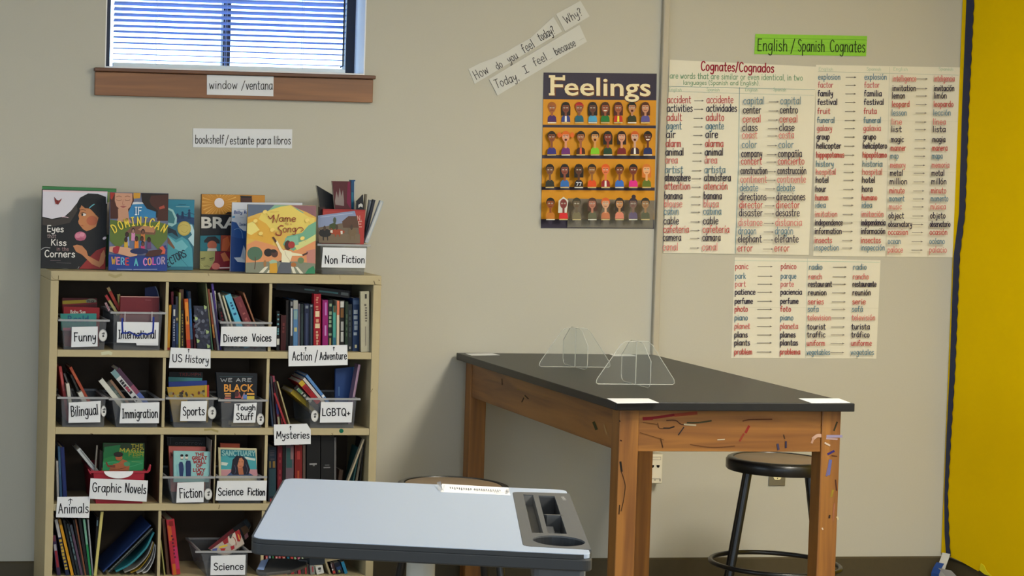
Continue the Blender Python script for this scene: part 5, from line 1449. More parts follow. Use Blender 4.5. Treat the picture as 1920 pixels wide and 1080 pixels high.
# bin of books at the right end of the top
gN = 'books in the bin on top of the bookcase'
bin_(None, 595.5, 695, 458, 604, 682.5, 'clear bin labelled Non Fiction on top of the bookcase', [(605.7, 463.7), (687, 465.6), (685, 502.3), (602.7, 501.3)], [('Non', 609, 633, 494, 14.5, 1.8, INKC), ('Fiction', 641, 683.5, 492, 13.5, 1.7, INKC, 1.5)], z=STOP, y=-.3, d=.25)
def art_ride(a):
    P = lambda pts, c: a.poly([C2(*p) for p in pts], c)
    P([(1190, 425), (1540, 380), (1560, 450), (1380, 520), (1195, 540)], (128, 140, 172)); P([(1195, 540), (1400, 500), (1570, 480), (1592, 700), (1200, 690)], (104, 92, 78)); P([(1420, 480), (1480, 430), (1560, 430), (1580, 540), (1430, 540)], (84, 60, 48)); P([(1195, 600), (1590, 600), (1592, 700), (1200, 695)], (112, 96, 78))
    P([(1300, 510), (1350, 490), (1380, 530), (1340, 560), (1300, 550)], (60, 72, 40)); a.ell(*C2(1350, 470), 3, 6, (70, 78, 62))
    for x, y, w, h, c in ((1260, 590, 60, 70, (34, 32, 34)), (1375, 580, 70, 45, (150, 66, 40)), (1515, 580, 40, 70, (110, 92, 70))):
        a.ell(*C2(x, y), w / 5.05, h / 9, c); P([(x - 25, y), (x - 22, y + h), (x - 12, y + h), (x - 12, y)], c); P([(x + 14, y), (x + 20, y + h), (x + 28, y + h), (x + 26, y)], c); a.ell(*C2(x - 5, y - 45), 2.4, 5, (70, 56, 46)); P([(x - w * .6, y - 20), (x - w * .9, y - 40), (x - w * .7, y + 10)], c)
    P([(1310, 565), (1330, 560), (1330, 590), (1310, 585)], (206, 200, 190)); P([(1405, 570), (1425, 570), (1425, 600), (1408, 600)], (206, 200, 190)); a.line([C2(1215, 440), C2(1520, 402)], .9, (170, 180, 204))
facing('book', (595.4, 404.5), (665, 395), (674, 457), (603, 459), -.272, .05, .008, (84, 74, 66), 'book with riders on horseback on its cover, at the front of the Non Fiction bin', group=gN, art=art_ride)
def art_red(a):
    a.text('N.', *[C2(1562, 0)[0], C2(1604, 0)[0]], C2(0, 470)[1], 8.5, 1.3, (206, 160, 150)); a.text('E', *[C2(1568, 0)[0], C2(1608, 0)[0]], C2(0, 532)[1], 10, 1.6, (206, 170, 160)); a.poly([C2(1242, 364), C2(1640, 372), C2(1640, 384), C2(1242, 376)], (150, 40, 42))
facing('book', (605.7, 391.7), (685, 393.3), (682, 462), (603, 461), -.25, .03, .012, (176, 62, 58), 'coral red book with pale letters behind the horseback cover', group=gN, art=art_red)
facing('book', (599, 388), (609, 388), (609, 461), (599, 460), -.235, .03, .02, (52, 30, 30), 'dark brown book edge at the left of the coral red book', group=gN)
def lean_face(pxs, y, c, label, th=.012, art=None, group=gN, d=(0, 1, 0), pagec=True):
    """a cover seen at an angle: corner pixels on the plane y, thickness back along d"""
    q = [at_y(u, v, y) for u, v in pxs]; r = thing('book', q[-1], uniq(label), 'book', group); REG.append(([(p.x, p.z) for p in q], y, y + th))
    b = MB(); b.prism(q, Vector(d) * .002, paint(c)); b.prism([p + Vector(d) * (th - .002) for p in q], Vector(d) * .002, paint(c)); cv = b.build('cover', r)
    if pagec:
        ce = sum(q, Vector((0, 0, 0))) / len(q)
        b = MB(); b.prism([p + (ce - p) * .02 + Vector(d) * .0021 for p in q], Vector(d) * (th - .0043), PAGE); b.build('pages', r)
    if art:
        a = Art((0, y, 0), NY, GLOSS, lift=.0003, step=.0001); a.k = 1.0; art(a); a.build('cover_art', cv)
    return r
lean_face([(594, 347.7), (627.5, 367.5), (628, 400), (621, 455), (603, 452), (599, 384)], -.15, (34, 34, 36), 'black book leaning left out of the Non Fiction bin', .016)
def art_maroon(a):
    a.poly([(628, 377), (631, 358), (634, 372), (637, 352), (640, 368), (643, 356), (645, 376), (645, 386), (629, 384)], (134, 120, 118)); a.poly([(652, 342), (656.5, 341), (657.5, 392), (650, 380)], (112, 22, 60))
lean_face([(623, 339.5), (657, 340), (659, 400), (657, 452), (633, 450), (628, 392)], -.195, (84, 36, 44), 'maroon book with a pale castle shape standing tallest in the Non Fiction bin', .014, art_maroon)
spine(661, 662.5, 337.5, 7.5, None, (24, 74, 120), 'blue-spined book beside the tall maroon book', gN, y=-.175, d=.03, vb=452, pr=[(.3, .98, (186, 190, 184), .72, .98), (.55, .8, (30, 110, 140), .1, .5)])
lean_face([(668, 378), (681, 364.6), (682, 400), (679, 450), (667, 450)], -.21, (28, 30, 38), 'black book with a small white mark near the right of the Non Fiction bin', .01, lambda a: a.poly([(672, 390), (672, 384), (677, 381), (680, 384), (680, 389), (676, 387)], (196, 196, 190)))
for i, (ub, ut, vt, w, c, l, y) in enumerate([(679, 687, 364, 3, (120, 112, 98), 'thin khaki book edge fanning right out of the Non Fiction bin', -.2), (681, 694, 375, 8, (126, 128, 130), 'grey paged book fanning right out of the Non Fiction bin', -.215), (682.5, 702, 374.5, 4.5, (40, 44, 58), 'dark navy book edge fanning right out of the Non Fiction bin', -.235), (684.5, 714, 377, 11, (170, 178, 186), 'pale grey book leaning farthest right out of the Non Fiction bin', -.255)]):
    spine(ub, ut, vt, w, None, c, l, gN, y=y, d=.018, vb=455, pr=[(.1, .97, (190, 192, 190), .3, .7)] if i in (1, 3) else None)

# ------------------------------------------------------------------ row under the top: bins at the left
g1 = 'books in the Funny bin'
bin_(3, 109.5, 206, 599, 120, 195, 'clear bin labelled Funny at the left end of the upper row', [(134.7, 613.2), (183.4, 612), (183, 649.5), (133.5, 651)], [('Funny', 139, 180, 640, 16, 1.9, INKC, -1)], sticker=(193, 628.8, 8, 11.5), il=113)
def art_teal(a):
    a.type('Roald', 127, 166, 604, 13, (30, 74, 110), bold=.012); a.text('Dahl', 133, 178, 612, 8, .9, (50, 100, 120)); a.rect(118, 614.5, 133.5, 627.5, (176, 84, 112)); a.poly([(118, 645), (182, 645), (181, 655), (119, 655)], (84, 116, 160))
facing('book', (113.3, 588.5), (181, 588), (179.5, 655), (117, 656), -.285, .03, .016, (52, 130, 126), 'teal book with navy lettering at the front of the Funny bin', group=g1, art=art_teal)
facing('book', (119, 575), (186.8, 577), (186, 655), (121, 656), -.25, .04, .016, (140, 26, 32), 'bright red book behind the teal book in the Funny bin', group=g1, art=lambda a: a.text('Baby Sue', 132, 160, 588, 6, 1.3, (196, 180, 172)))
facing('book', (116.6, 558.5), (182, 559.5), (182, 655), (118, 655), -.2, .04, .02, (84, 16, 20), 'dark red book with a yellow band at the back of the Funny bin', group=g1, art=lambda a: (a.poly([(117, 564), (168, 561.5), (168, 567.5), (117, 570.5)], (150, 132, 30)), a.ell(171, 564.5, 10, 4.6, (110, 108, 92)), a.text('ha', 164, 176, 567, 5, 1, (34, 34, 32)), a.poly([(117, 570.5), (182, 567), (182, 570), (117, 573)], (110, 20, 24))))
g2 = 'books in the International bin'
def intl(a):
    bl_ = (28, 44, 120)
    a.line([(229.5, 597.5), (229.2, 608), (230, 624.5)], 3.4, bl_, smooth=True); a.line([(287.8, 595.5), (287.6, 610), (286.5, 624)], 3.4, bl_, smooth=True)
    a.line([(229, 623), (236, 624.5), (243, 622.5), (251, 627), (259, 629.5), (268, 625), (276, 627), (287, 622.5)], 3, bl_, smooth=True)
    for u in (234.5, 285): a.line([(u, 585), (u - .3, 602)], 1.5, (170, 164, 168))
    a.line([(256, 643.2), (256.5, 647.8)], .6, (150, 150, 152)); a.line([(222, 637), (243, 637.5)], 1.4, (186, 186, 190)); a.line([(256, 644.6), (295, 645.4)], 1.2, (186, 186, 190))
bin_(3, 207.5, 312, 585, 213, 299, 'clear bin labelled International with a blue taped outline on its card', [(219.7, 603.4), (298, 604.3), (296.5, 648), (256, 647.4), (255, 643), (218.8, 642.3)], [('International', 222.5, 292, 634.5, 15.5, 1.9, INKC)], extra=intl, ir=307.8)
facing('book', (226, 555.4), (298.8, 556.2), (295.5, 655), (224, 654), -.27, .03, .022, (110, 34, 42), 'plain dark red hardback standing in the International bin', group=g2, side=(150, 52, 44), art=lambda a: (a.line([(272.5, 562.3), (283, 562.6)], .8, (150, 90, 96)), a.line([(226.5, 556.3), (298.5, 557)], 1.2, (206, 170, 160))))
lean_face([(272, 540), (284, 537.5), (292, 536.7), (296, 546), (298.5, 562), (299.5, 584), (289, 648), (272, 648)], -.2, (30, 38, 84), 'floppy dark blue folder curving behind the red hardback', .006, lambda a: a.line([(291.5, 537.5), (295.5, 547), (298, 562), (299, 584)], 1.6, (120, 130, 150), smooth=True), group=g2)
for ub, vb, ut, vt, w, c, l, y, pr in [(228, 590, 202.5, 539, 5.6, (164, 52, 40), 'orange-red spine with a tan tip leaning left from the International bin', -.235, [(.86, 1, (150, 130, 90), 0, 1)]), (223, 592, 199, 553.5, 5, (160, 150, 96), 'pale tan spine with a red tip leaning left from the International bin', -.25, [(.74, 1, (150, 40, 50), 0, 1)]),
                                       (206, 582.5, 199, 567.5, 9, (170, 140, 146), 'pinkish white spine leaning left at the rim of the International bin', -.262, words_on(.2, .9, (120, 40, 60), 4)), (228, 600, 222.5, 551.5, 5.5, (186, 172, 110), 'yellow-tipped book peeking out beside the red hardback', -.205, None)]:
    spine(ub, ut, vt, w, 3, c, l, g2, y=y, d=.012, vb=vb, pr=pr)

# US History row and the Diverse Voices bin
g3 = 'books in the US History row'
for ub, ut, vt, w, c, l, y, pr, d in [
    (315.8, 319.2, 572, 4.6, (190, 134, 24), 'mustard yellow spine first in the US History row', -.29, [(0, .05, (150, 40, 30), 0, 1)], .15),
    (323, 323.3, 547, 4.5, (96, 22, 40), 'tall wine red spine behind the first navy spine in the US History row', -.262, [(.75, .9, (150, 50, 66), .3, .7)], .12),
    (326, 326.6, 571.5, 6.5, (26, 38, 74), 'navy spine with a white figure and lettering in the US History row', -.29, [(.75, .9, (190, 190, 184), .3, .8)] + words_on(.2, .7, (150, 156, 170), 9), .15),
    (332.4, 331.8, 556, 4.2, (46, 50, 62), 'slate spine between navy and olive in the US History row', -.285, [(.55, .6, (150, 140, 100), 0, 1), (.1, .5, (40, 66, 110), .1, .9)], .15),
    (336.6, 337.4, 549, 3.4, (150, 150, 84), 'thin olive green spine in the US History row', -.29, None, .16),
    (342.5, 340.4, 542.5, 7.5, (96, 66, 48), 'tall brown book behind the black spine in the US History row', -.262, None, .12),
    (342, 341.8, 581.5, 5.2, (34, 30, 26), 'short black spine with gold lettering in the US History row', -.29, words_on(.1, .92, (128, 110, 60), 12), .02),
    (354, 349.2, 560.5, 7, (188, 84, 32), 'orange spine leaning in the US History row', -.292, [(.5, .94, (206, 130, 46), .1, .9), (0, .2, (170, 44, 40), 0, 1), (.56, .66, (70, 40, 30), .35, .65)], .15),
    (360, 355.2, 546.5, 4.6, (56, 92, 130), 'steel blue spine right of the orange one in the US History row', -.285, [(.4, .7, (40, 90, 150), .1, .9), (.0, .18, (40, 24, 40), 0, 1), (.88, 1, (24, 30, 50), 0, 1)], .15),
    (366, 363.4, 606, 3.4, (84, 24, 36), 'short thin maroon spine beside the patterned cover', -.28, None, .12)]:
    spine(ub, ut, vt, w, 3, c, l, g3, y=y, pr=pr, d=d)
def art_leaf(a):
    r_ = random.Random(3)
    for i in range(46):
        f, g = r_.random(), r_.random()
        u = 363.5 + f * 25 + g * 6; v = 577 + g * 74
        if u > 388 + g * 6: continue
        c = r_.choice([(78, 82, 100), (60, 64, 82), (96, 100, 116), (48, 50, 66)])
        a.ell(u, v, r_.uniform(1.5, 3.4), r_.uniform(2, 5), c, rot=r_.uniform(-1, 1), n=9)
    for u, v in ((368, 596), (385, 575), (389, 621), (371.5, 638), (391, 648)): a.poly([(u - 3, v - 3), (u + 3, v), (u + 2, v + 4), (u - 2, v + 5)], (150, 170, 116))
facing('book', (363, 573), (389, 574.3), (396.2, 655.5), (370, 653), -.288, .02, .007, (44, 46, 62), 'dark book with a grey and green leaf-patterned cover facing out', group=g3, art=art_leaf)
g4 = 'tall thin books left of the Diverse Voices bin'
for ub, ut, vt, w, c, l, y, pr in [
    (397.5, 385.2, 531.5, 2.8, (110, 112, 76), 'thin olive tan spine reaching to the top of the compartment', -.288, [(.0, .35, (70, 110, 84), 0, 1)]),
    (403.8, 389.8, 542, 4.4, (122, 62, 40), 'rust brown spine leaning left of the purple one', -.29, [(.2, .42, (190, 130, 60), .1, .7), (.0, .2, (60, 28, 26), 0, 1)]),
    (409.2, 394.6, 549, 3.6, (148, 146, 152), 'thin silver grey spine leaning beside the purple one', -.292, None),
    (413.6, 398, 532, 4, (62, 44, 120), 'purple spine reaching highest beside the Diverse Voices bin', -.286, [(.3, .62, (44, 40, 60), .2, .8), (.92, 1, (90, 70, 150), 0, 1)])]:
    spine(ub, ut, vt, w, 3, c, l, g4, y=y, pr=pr)
spine(411, 402.3, 545.5, 3.2, 3, (190, 186, 166), 'thin ivory spine with a worn white head next to the purple one', g4, y=-.275, pr=[(.95, 1, (210, 208, 200), 0, 1)])
g5 = 'books in the Diverse Voices bin'
bin_(3, 413, 510.5, 603.5, 421, 499, 'clear bin labelled Diverse Voices in the upper row', [(415, 612.4), (518.8, 612.4), (518, 650), (413, 649)], [('Diverse', 419, 463, 641, 13.5, 1.9, INKC, -1), ('Voices', 473, 508.5, 640, 14, 1.9, INKC)], ir=499)
for ub, vb, ut, vt, w, c, l, y, pr in [
    (428, 652, 410.6, 565, 9, (30, 26, 28), 'black spine with red lettering leaning in the Diverse Voices bin', -.27, words_on(.45, .8, (120, 30, 36), 5) + [(.86, .95, (90, 86, 84), .2, .8)]),
    (440, 652, 410.4, 549, 3, (170, 168, 160), 'thin light grey spine leaning in the Diverse Voices bin', -.283, None), (447, 652, 418.4, 554.5, 3, (196, 188, 160), 'thin cream spine left of the sky blue one', -.286, None),
    (464, 652, 427.2, 552.5, 11, (96, 176, 206), 'thick sky blue spine leaning in the Diverse Voices bin', -.29, words_on(.62, .88, (30, 70, 110), 5) + [(.25, .36, (210, 220, 226), .2, .8)]),
    (483, 652, 445, 557, 14, (112, 48, 54), 'thick brick red spine right of the sky blue one', -.285, words_on(.42, .72, (150, 84, 80), 5) + [(.8, .9, (130, 64, 66), .4, .6)]),
    (495, 652, 456.8, 549, 2.6, (150, 100, 72), 'thin copper brown spine leaning last in the Diverse Voices bin', -.28, None)]:
    spine(ub, ut, vt, w, 3, c, l, g5, y=y, vb=vb, pr=pr, d=.15)

# Action / Adventure row
g6 = 'books in the Action Adventure row'
W_ = (190, 188, 182)
for i, (u, vt, w, c, l, pr) in enumerate([
    (521.2, 583, 5.4, (20, 22, 26), 'black spine with teal dashes at the left end of the Action / Adventure row', words_on(.4, .95, (90, 140, 150), 9, .2, .8) + [(.15, .3, (196, 196, 190), .05, .95)]),
    (531, 591, 9.5, (62, 20, 24), 'dark maroon spine near the left of the Action / Adventure row', words_on(.5, .9, (96, 40, 40), 4)),
    (538.6, 563, 5, (24, 20, 22), 'narrow black spine right of the dark maroon one', None),
    (546, 564, 6, (34, 36, 42), 'slim charcoal spine with long white lettering', [(.3, .85, (176, 178, 184), .3, .8), (.9, .98, (120, 122, 126), .2, .8)]),
    (554, 563, 8.4, (82, 124, 168), 'light blue spine with a pale grey head', [(.82, 1, (150, 150, 146), 0, 1), (.62, .8, (120, 150, 150), .1, .9), (.38, .46, (176, 168, 110), .2, .8)]),
    (560.6, 570, 3.4, (128, 116, 124), 'thin mauve grey spine beside the light blue one', None),
    (565.2, 570.5, 5.6, (30, 42, 46), 'dark teal spine right of the mauve grey one', [(.1, .8, (56, 76, 78), .35, .6)]),
    (574.6, 569.5, 8.8, (26, 34, 62), 'wide navy spine in the middle of the Action / Adventure row', [(.1, .8, (52, 62, 92), .3, .7), (.9, .96, (110, 120, 130), .2, .8)]),
    (583.6, 570, 6.6, (28, 40, 54), 'narrow navy spine just left of the red one', [(.05, .9, (60, 76, 92), .4, .7), (.94, .98, (130, 140, 146), .2, .8)]),
    (594.5, 551, 13.6, (150, 24, 40), 'tall red spine with cream lettering in the Action / Adventure row', words_on(.06, .36, (196, 160, 130), 6, .35, .65) + [(.4, .48, (206, 186, 150), .2, .85), (.5, .56, (196, 150, 120), .3, .7), (.6, .7, (210, 190, 156), .2, .8)] + words_on(.72, .96, (190, 130, 110), 6, .3, .6)),
    (609.6, 562.5, 10.2, (140, 26, 104), 'magenta spine right of the red one', [(.7, .95, (176, 110, 176), .45, .75), (.3, .5, (180, 130, 180), .4, .7)]),
    (618.8, 562, 7.6, (30, 34, 32), 'black spine with coloured letters right of the magenta one', words_on(.3, .95, (130, 150, 120), 8, .2, .8) + [(.0, .25, (150, 130, 80), .3, .7)]),
    (627, 573, 5.4, (70, 150, 138), 'mint teal spine in the Action / Adventure row', [(.0, .3, (40, 90, 120), .1, .9), (.85, 1, (90, 70, 40), .1, .9)]),
    (633.4, 564, 4.8, (206, 190, 168), 'cream spine with a salmon top in the Action / Adventure row', [(.72, 1, (196, 110, 84), 0, 1)]),
    (641.4, 563, 8.6, (26, 24, 24), 'black spine with stacked white blocks', [(.86, .98, (190, 188, 180), .1, .9), (.66, .84, (110, 76, 40), .15, .85), (.4, .58, (150, 150, 146), .2, .8), (.18, .38, (170, 170, 164), .2, .8)]),
    (649, 565.5, 5.4, (30, 50, 36), 'dark green spine right of the white-block spine', words_on(.3, .9, (70, 90, 70), 5)),
    (656, 570.5, 7, (28, 36, 42), 'dark slate spine left of the large navy one', words_on(.3, .9, (60, 70, 78), 5) + [(.05, .1, (150, 150, 150), .3, .7)]),
    (667, 559, 12.6, (26, 48, 84), 'large navy spine with tall pale letters', words_on(.3, .8, (140, 150, 160), 5, .2, .7) + [(.06, .12, (196, 190, 150), .35, .65), (.88, .96, (60, 80, 110), .1, .9)]),
    (675.2, 559, 2.6, (128, 104, 84), 'thin brown spine left of the cream one', None)]):
    spine(u, u + (.8 if i % 2 else .3), vt, w, 3, c, l, g6, y=-.284 + (i % 3) * .004, pr=pr)
spine(685, 684, 546.3, 16, 3, (176, 170, 146), 'thick cream spine at the right end of the Action / Adventure row', g6, y=-.3, pr=[(.88, .955, (40, 36, 36), .5, .72)] + words_on(.5, .8, (90, 84, 76), 7, .45, .7) + [(.1, .42, (120, 112, 100), .5, .6)])
# book lying across the tops
A_ = at_y(517.5, 543, -.25); B_ = at_y(655, 559, -.25); Wv = B_ - A_
REG.append(([(A_.x - .004, A_.z), (B_.x, B_.z), (B_.x, B_.z + .028), (A_.x, A_.z + .028)], -.25, -.08))
r = block('book', A_, Vector((-Wv.z, 0, Wv.x)).normalized() * .026, Wv, Vector((0, .17, 0)), (22, 24, 30), uniq('black book lying slanted across the tops of the Action / Adventure spines') and 'black book lying slanted across the tops of the spines, teal lettering', g6, print_=[(.38, .52, (66, 96, 100), .4, .6), (.58, .84, (58, 100, 106), .38, .6), (.88, .98, (84, 90, 92), .3, .7)])
# ------------------------------------------------------------------ second row
h1 = 'books in the Bilingual bin'
bin_(2, 107.6, 204, 744.5, 117.5, 194.5, 'clear bin labelled Bilingual at the left of the second row', [(129, 755), (189, 751.6), (188, 791.7), (128.4, 793)], [('Bilingual', 133.5, 184.5, 781, 19, 1.9, INKC, -4)], sticker=(194.4, 771, 5, 10.5), il=112)
R2 = [
    (128.5, 790, 112.8, 687, 5.2, (166, 60, 62), 'coral spine at the left edge of the Bilingual bin', -.27, [(.55, .9, (190, 110, 110), .3, .6)]),
    (136, 790, 126.8, 719, 6, (196, 192, 180), 'white spine with a curled head in the Bilingual bin', -.292, None),
    (152, 790, 120.4, 700, 3, (84, 82, 86), 'thin grey spine crossing behind the white curled one', -.255, None),
    (184, 785, 132, 688.5, 5, (158, 70, 48), 'rust orange spine leaning farthest in the Bilingual bin', -.27, [(.75, .93, (176, 90, 60), .2, .8)]),
    (172, 788, 133.5, 703, 3.6, (70, 70, 66), 'dark grey spine between white block and rust orange spine', -.255, None),
    (176, 788, 149.8, 735.5, 8, (196, 194, 184), 'short white spine low in the Bilingual bin', -.296, None)]
for ub, vb, ut, vt, w, c, l, y, pr in R2: spine(ub, ut, vt, w, 2, c, l, h1, y=y, vb=vb, pr=pr, d=.13)
h2 = 'books in the Immigration bin'
bin_(2, 204.5, 308.5, 747, 218, 294.5, 'clear bin labelled Immigration in the second row', [(226.8, 756), (299, 754.3), (298, 793.5), (224, 793.8)], [('Immigration', 229.5, 296, 784, 17, 1.9, INKC, -1)], ir=301)
for ub, vb, ut, vt, w, c, l, y, pr in [
    (246, 783, 188.8, 712, 9, (206, 204, 194), 'white spine leaning farthest left out of the Immigration bin', -.285, None),
    (250, 785, 209.8, 723.5, 12, (108, 132, 128), 'sage green spine behind the leaning white one', -.268, words_on(.5, .9, (150, 160, 150), 3)),
    (262, 785, 207.5, 713, 4.5, (134, 104, 84), 'thin brown spine beside the sage green one', -.282, None),
    (284, 782, 211.5, 695.5, 10, (196, 196, 196), 'white spine with black block letters in the Immigration bin', -.288, [(.86, 1, (110, 140, 144), 0, 1)] + words_on(.36, .82, (40, 40, 46), 9, .2, .75) + [(.56, .66, (150, 60, 80), .25, .7)]),
    (292, 778, 220.5, 692, 9, (74, 48, 70), 'purple spine fading to blue at the right of the Immigration bin', -.275, [(.14, .42, (80, 96, 160), 0, 1), (.42, .6, (128, 70, 92), 0, 1)])]:
    spine(ub, ut, vt, w, 2, c, l, h2, y=y, vb=vb, pr=pr, d=.14)
h3 = 'books in the Sports bin'
bin_(2, 311, 408, 745.4, 326, 397, 'clear bin labelled Sports in the second row', [(339.8, 752.5), (388.7, 751.6), (386, 789.5), (337.7, 789.5)], [('Sports', 343, 383.5, 779, 16, 1.9, INKC, -1)], sticker=(397.6, 774, 8, 12), il=316.5, ir=405)
def art_spin(a):
    r_ = random.Random(5)
    for i in range(26): a.ell(317 + r_.random() * 70, 733 + r_.random() * 11, r_.uniform(1.5, 3.6), r_.uniform(1.5, 3.4), r_.choice([(40, 34, 28), (130, 118, 84), (60, 50, 36), (150, 140, 96), (90, 40, 34)]), n=10)
    a.rect(384, 722, 388, 745, (170, 140, 30)); a.rect(388, 722, 392, 744, (150, 40, 30))
facing('book', (313, 726), (392, 722), (390, 792), (326, 793), -.29, .1, .012, (166, 134, 40), 'yellow book with a crowd-patterned cover at the front of the Sports bin', group=h3, art=art_spin)
facing('book', (316, 716), (388, 713.5), (388, 792), (322, 792), -.262, .1, .014, (28, 52, 130), 'royal blue book behind the yellow one in the Sports bin', group=h3)
facing('book', (316, 706.5), (379, 709), (380, 792), (320, 792), -.238, .1, .012, (60, 128, 132), 'aqua book behind the royal blue one in the Sports bin', group=h3)
facing('book', (317, 697), (380, 698), (382, 792), (320, 792), -.214, .1, .014, (24, 22, 24), 'black book with faint red lettering at the back of the Sports bin', group=h3, art=lambda a: a.text('TRIUMPH', 336, 377, 704.5, 5, .9, (110, 30, 28)))
facing('book', (352, 748), (386, 748), (386, 792), (352, 792), -.304, .02, .006, (70, 74, 84), 'grey booklet low inside the Sports bin', group=h3)
h4 = 'books in the Tough Stuff bin'
bin_(2, 409.4, 502.5, 749, 416, 490, 'clear bin labelled Tough Stuff in the second row', [(439.6, 757), (481.7, 755), (478.7, 792.5), (437.3, 793)], [('Tough', 443.5, 479, 769, 10, 1.8, INKC), ('Stuff', 443, 474.5, 787, 12.5, 1.8, INKC)], sticker=(488.3, 786, 7, 11), ir=495.5)
def art_black(a):
    a.text('WE ARE', 413.5, 471.5, 715.5, 6, 1.3, (150, 152, 154)); a.type('BLACK', 420, 476, 734, 14, (206, 142, 60), bold=.02)
    r_ = random.Random(2)
    for i in range(10): a.rect(421 + (i % 2), 737 + i * 4.2, 433, 739.6 + i * 4.2, [(206, 150, 80), (196, 130, 84), (190, 110, 100)][i % 3])
    a.rect(463, 737, 477, 740.5, (206, 150, 70)); a.rect(463, 742.5, 477, 750, (190, 170, 70)); a.poly([(440, 746), (447, 733), (453, 746)], (150, 66, 66)); a.poly([(452, 748), (458, 735), (461, 748)], (176, 120, 110)); a.rect(456, 740, 463, 748, (90, 120, 180)); a.ell(444, 739, 4, 5, (70, 40, 40))
    a.line([(412, 706), (474, 706.5)], .8, (44, 70, 76)); a.line([(421, 789), (436, 791)], 4, (190, 180, 150))
facing('book', (405.5, 698.5), (482.5, 700), (480, 792), (411, 791), -.29, .06, .02, (18, 22, 30), 'black book with large orange letters facing out of the Tough Stuff bin', group=h4, art=art_black)
facing('book', (434, 792), (486, 792), (485, 801.5), (434, 801.5), -.306, .0, .05, (178, 160, 124), 'tan book lying flat at the bottom of the Tough Stuff bin', group=h4)
h5 = 'books in the Mysteries row'
for ub, ut, vt, w, c, l, y, pr in [
    (511.5, 504.6, 719, 3.4, (50, 64, 88), 'dull blue spine first in the Mysteries row', -.286, None), (516, 508.4, 705.5, 3.4, (66, 62, 66), 'dark grey spine second in the Mysteries row', -.29, [(.5, .9, (100, 90, 96), .3, .7)]),
    (524, 512.8, 705, 3.8, (146, 70, 88), 'dusty pink spine in the Mysteries row', -.292, [(.0, .2, (190, 180, 140), 0, 1), (.25, .45, (70, 80, 140), 0, 1)]), (530.5, 515.6, 716, 3.4, (34, 28, 30), 'black spine in the Mysteries row', -.302, [(0, .2, (150, 40, 44), .1, .9)]),
    (537.5, 514.8, 737, 3.4, (150, 44, 52), 'short crimson spine in the Mysteries row', -.311, None), (544, 520, 715.5, 2.4, (176, 164, 122), 'thin straw coloured spine leaning at the right of the Mysteries row', -.286, None)]:
    spine(ub, ut, vt, w, 2, c, l, h5, y=y, pr=pr, d=.14)
h6 = 'books in the bin at the right of the second row'
bin_(2, 574, 676, 746.5, 582, 663, 'clear bin labelled LGBTQ+ at the right of the second row', [(602, 754), (661.8, 753.9), (659, 792), (599.6, 792.5)], [('LGBTQ+', 604, 656.5, 779.5, 13.5, 1.9, INKC)], sticker=(590, 780, 7, 11), ir=672)
for ub, vb, ut, vt, w, c, l, y, pr in [
    (606, 783, 547.5, 733.5, 9, (150, 128, 34), 'yellow book lowest in the leaning pile of the right hand bin', -.275, None),
    (612, 782, 554, 725, 8.5, (26, 26, 28), 'black spine with white lettering in the leaning pile', -.287, words_on(.5, .95, (150, 150, 140), 5, .2, .8) + [(.8, .92, (80, 120, 90), .2, .8)]),
    (620, 781, 563, 715.5, 9, (156, 30, 38), 'red spine with a yellow head in the leaning pile', -.289, [(.82, 1, (180, 150, 44), 0, 1), (.45, .75, (120, 20, 26), .2, .8)]),
    (627, 779, 569.5, 709.5, 5, (200, 192, 186), 'white spine in the leaning pile', -.286, None), (634, 778, 574.5, 703.5, 5, (86, 130, 186), 'light blue spine topmost in the leaning pile', -.284, [(.45, .5, (206, 210, 216), 0, 1)])]:
    spine(ub, ut, vt, w, 2, c, l, h6, y=y, vb=vb, pr=pr, d=.16)
facing('book', (629, 691.5), (667.5, 687.5), (658, 790), (628, 790), -.24, .04, .012, (28, 58, 110), 'dark blue book facing out behind the right hand bin', group=h6, art=lambda a: (a.poly([(663, 688), (667.5, 687.5), (661, 745), (658, 745)], (90, 150, 170)), a.rect(634, 725, 637, 742, (60, 90, 130))))
spine(657, 676.5, 683.5, 7, 2, (140, 112, 134), 'mauve spine leaning right at the end of the right hand bin', h6, y=-.285, vb=795, pr=[(.05, .3, (190, 180, 180), .2, .8), (.4, .95, (160, 134, 150), .1, .4)], d=.12)

# ------------------------------------------------------------------ third row
i1 = 'books in the Animals row'
for ub, ut, vt, w, c, l, pr in [(109, 107.3, 864, 3.6, (160, 160, 164), 'thin pale grey spine at the left wall of the Animals row', None), (114, 109.8, 837, 5, (40, 74, 110), 'teal blue spine in the Animals row', [(.5, .9, (60, 96, 130), .3, .7)]), (122.2, 116.2, 838.5, 7.6, (26, 38, 92), 'navy blue spine in the Animals row', [(.2, .95, (30, 50, 110), .4, .6)])]:
    spine(ub, ut, vt, w, 1, c, l, i1, y=-.284, pr=pr)
i2 = 'books in the Graphic Novels bin'
REDP = mat((150, 24, 44), rough=.35, k=1.05, spec=.5, noise=.04)
rb = bin_(1, 170, 277, 883, 180, 267, 'red plastic bin labelled Graphic Novels in the third row', [(169.8, 896.8), (277.5, 901), (275, 940.7), (167, 935)], [('Graphic', 173, 227, 922, 17, 1.9, INKC, 1.5), ('Novels', 234, 273.5, 923, 17, 1.9, INKC, 3)], body=REDP, rim=REDP, group=None)
y_ = -.3278
b = MB(); b.prism([at_y(*(222.5 + 27.5 * math.cos(t), 883.6 + 13.5 * math.sin(t)), y_ - .0008) for t in [math.pi * k / 20 for k in range(21)]], (0, .0006, 0), mat((206, 206, 210), rough=.5)); b.build('handle_patch', rb)
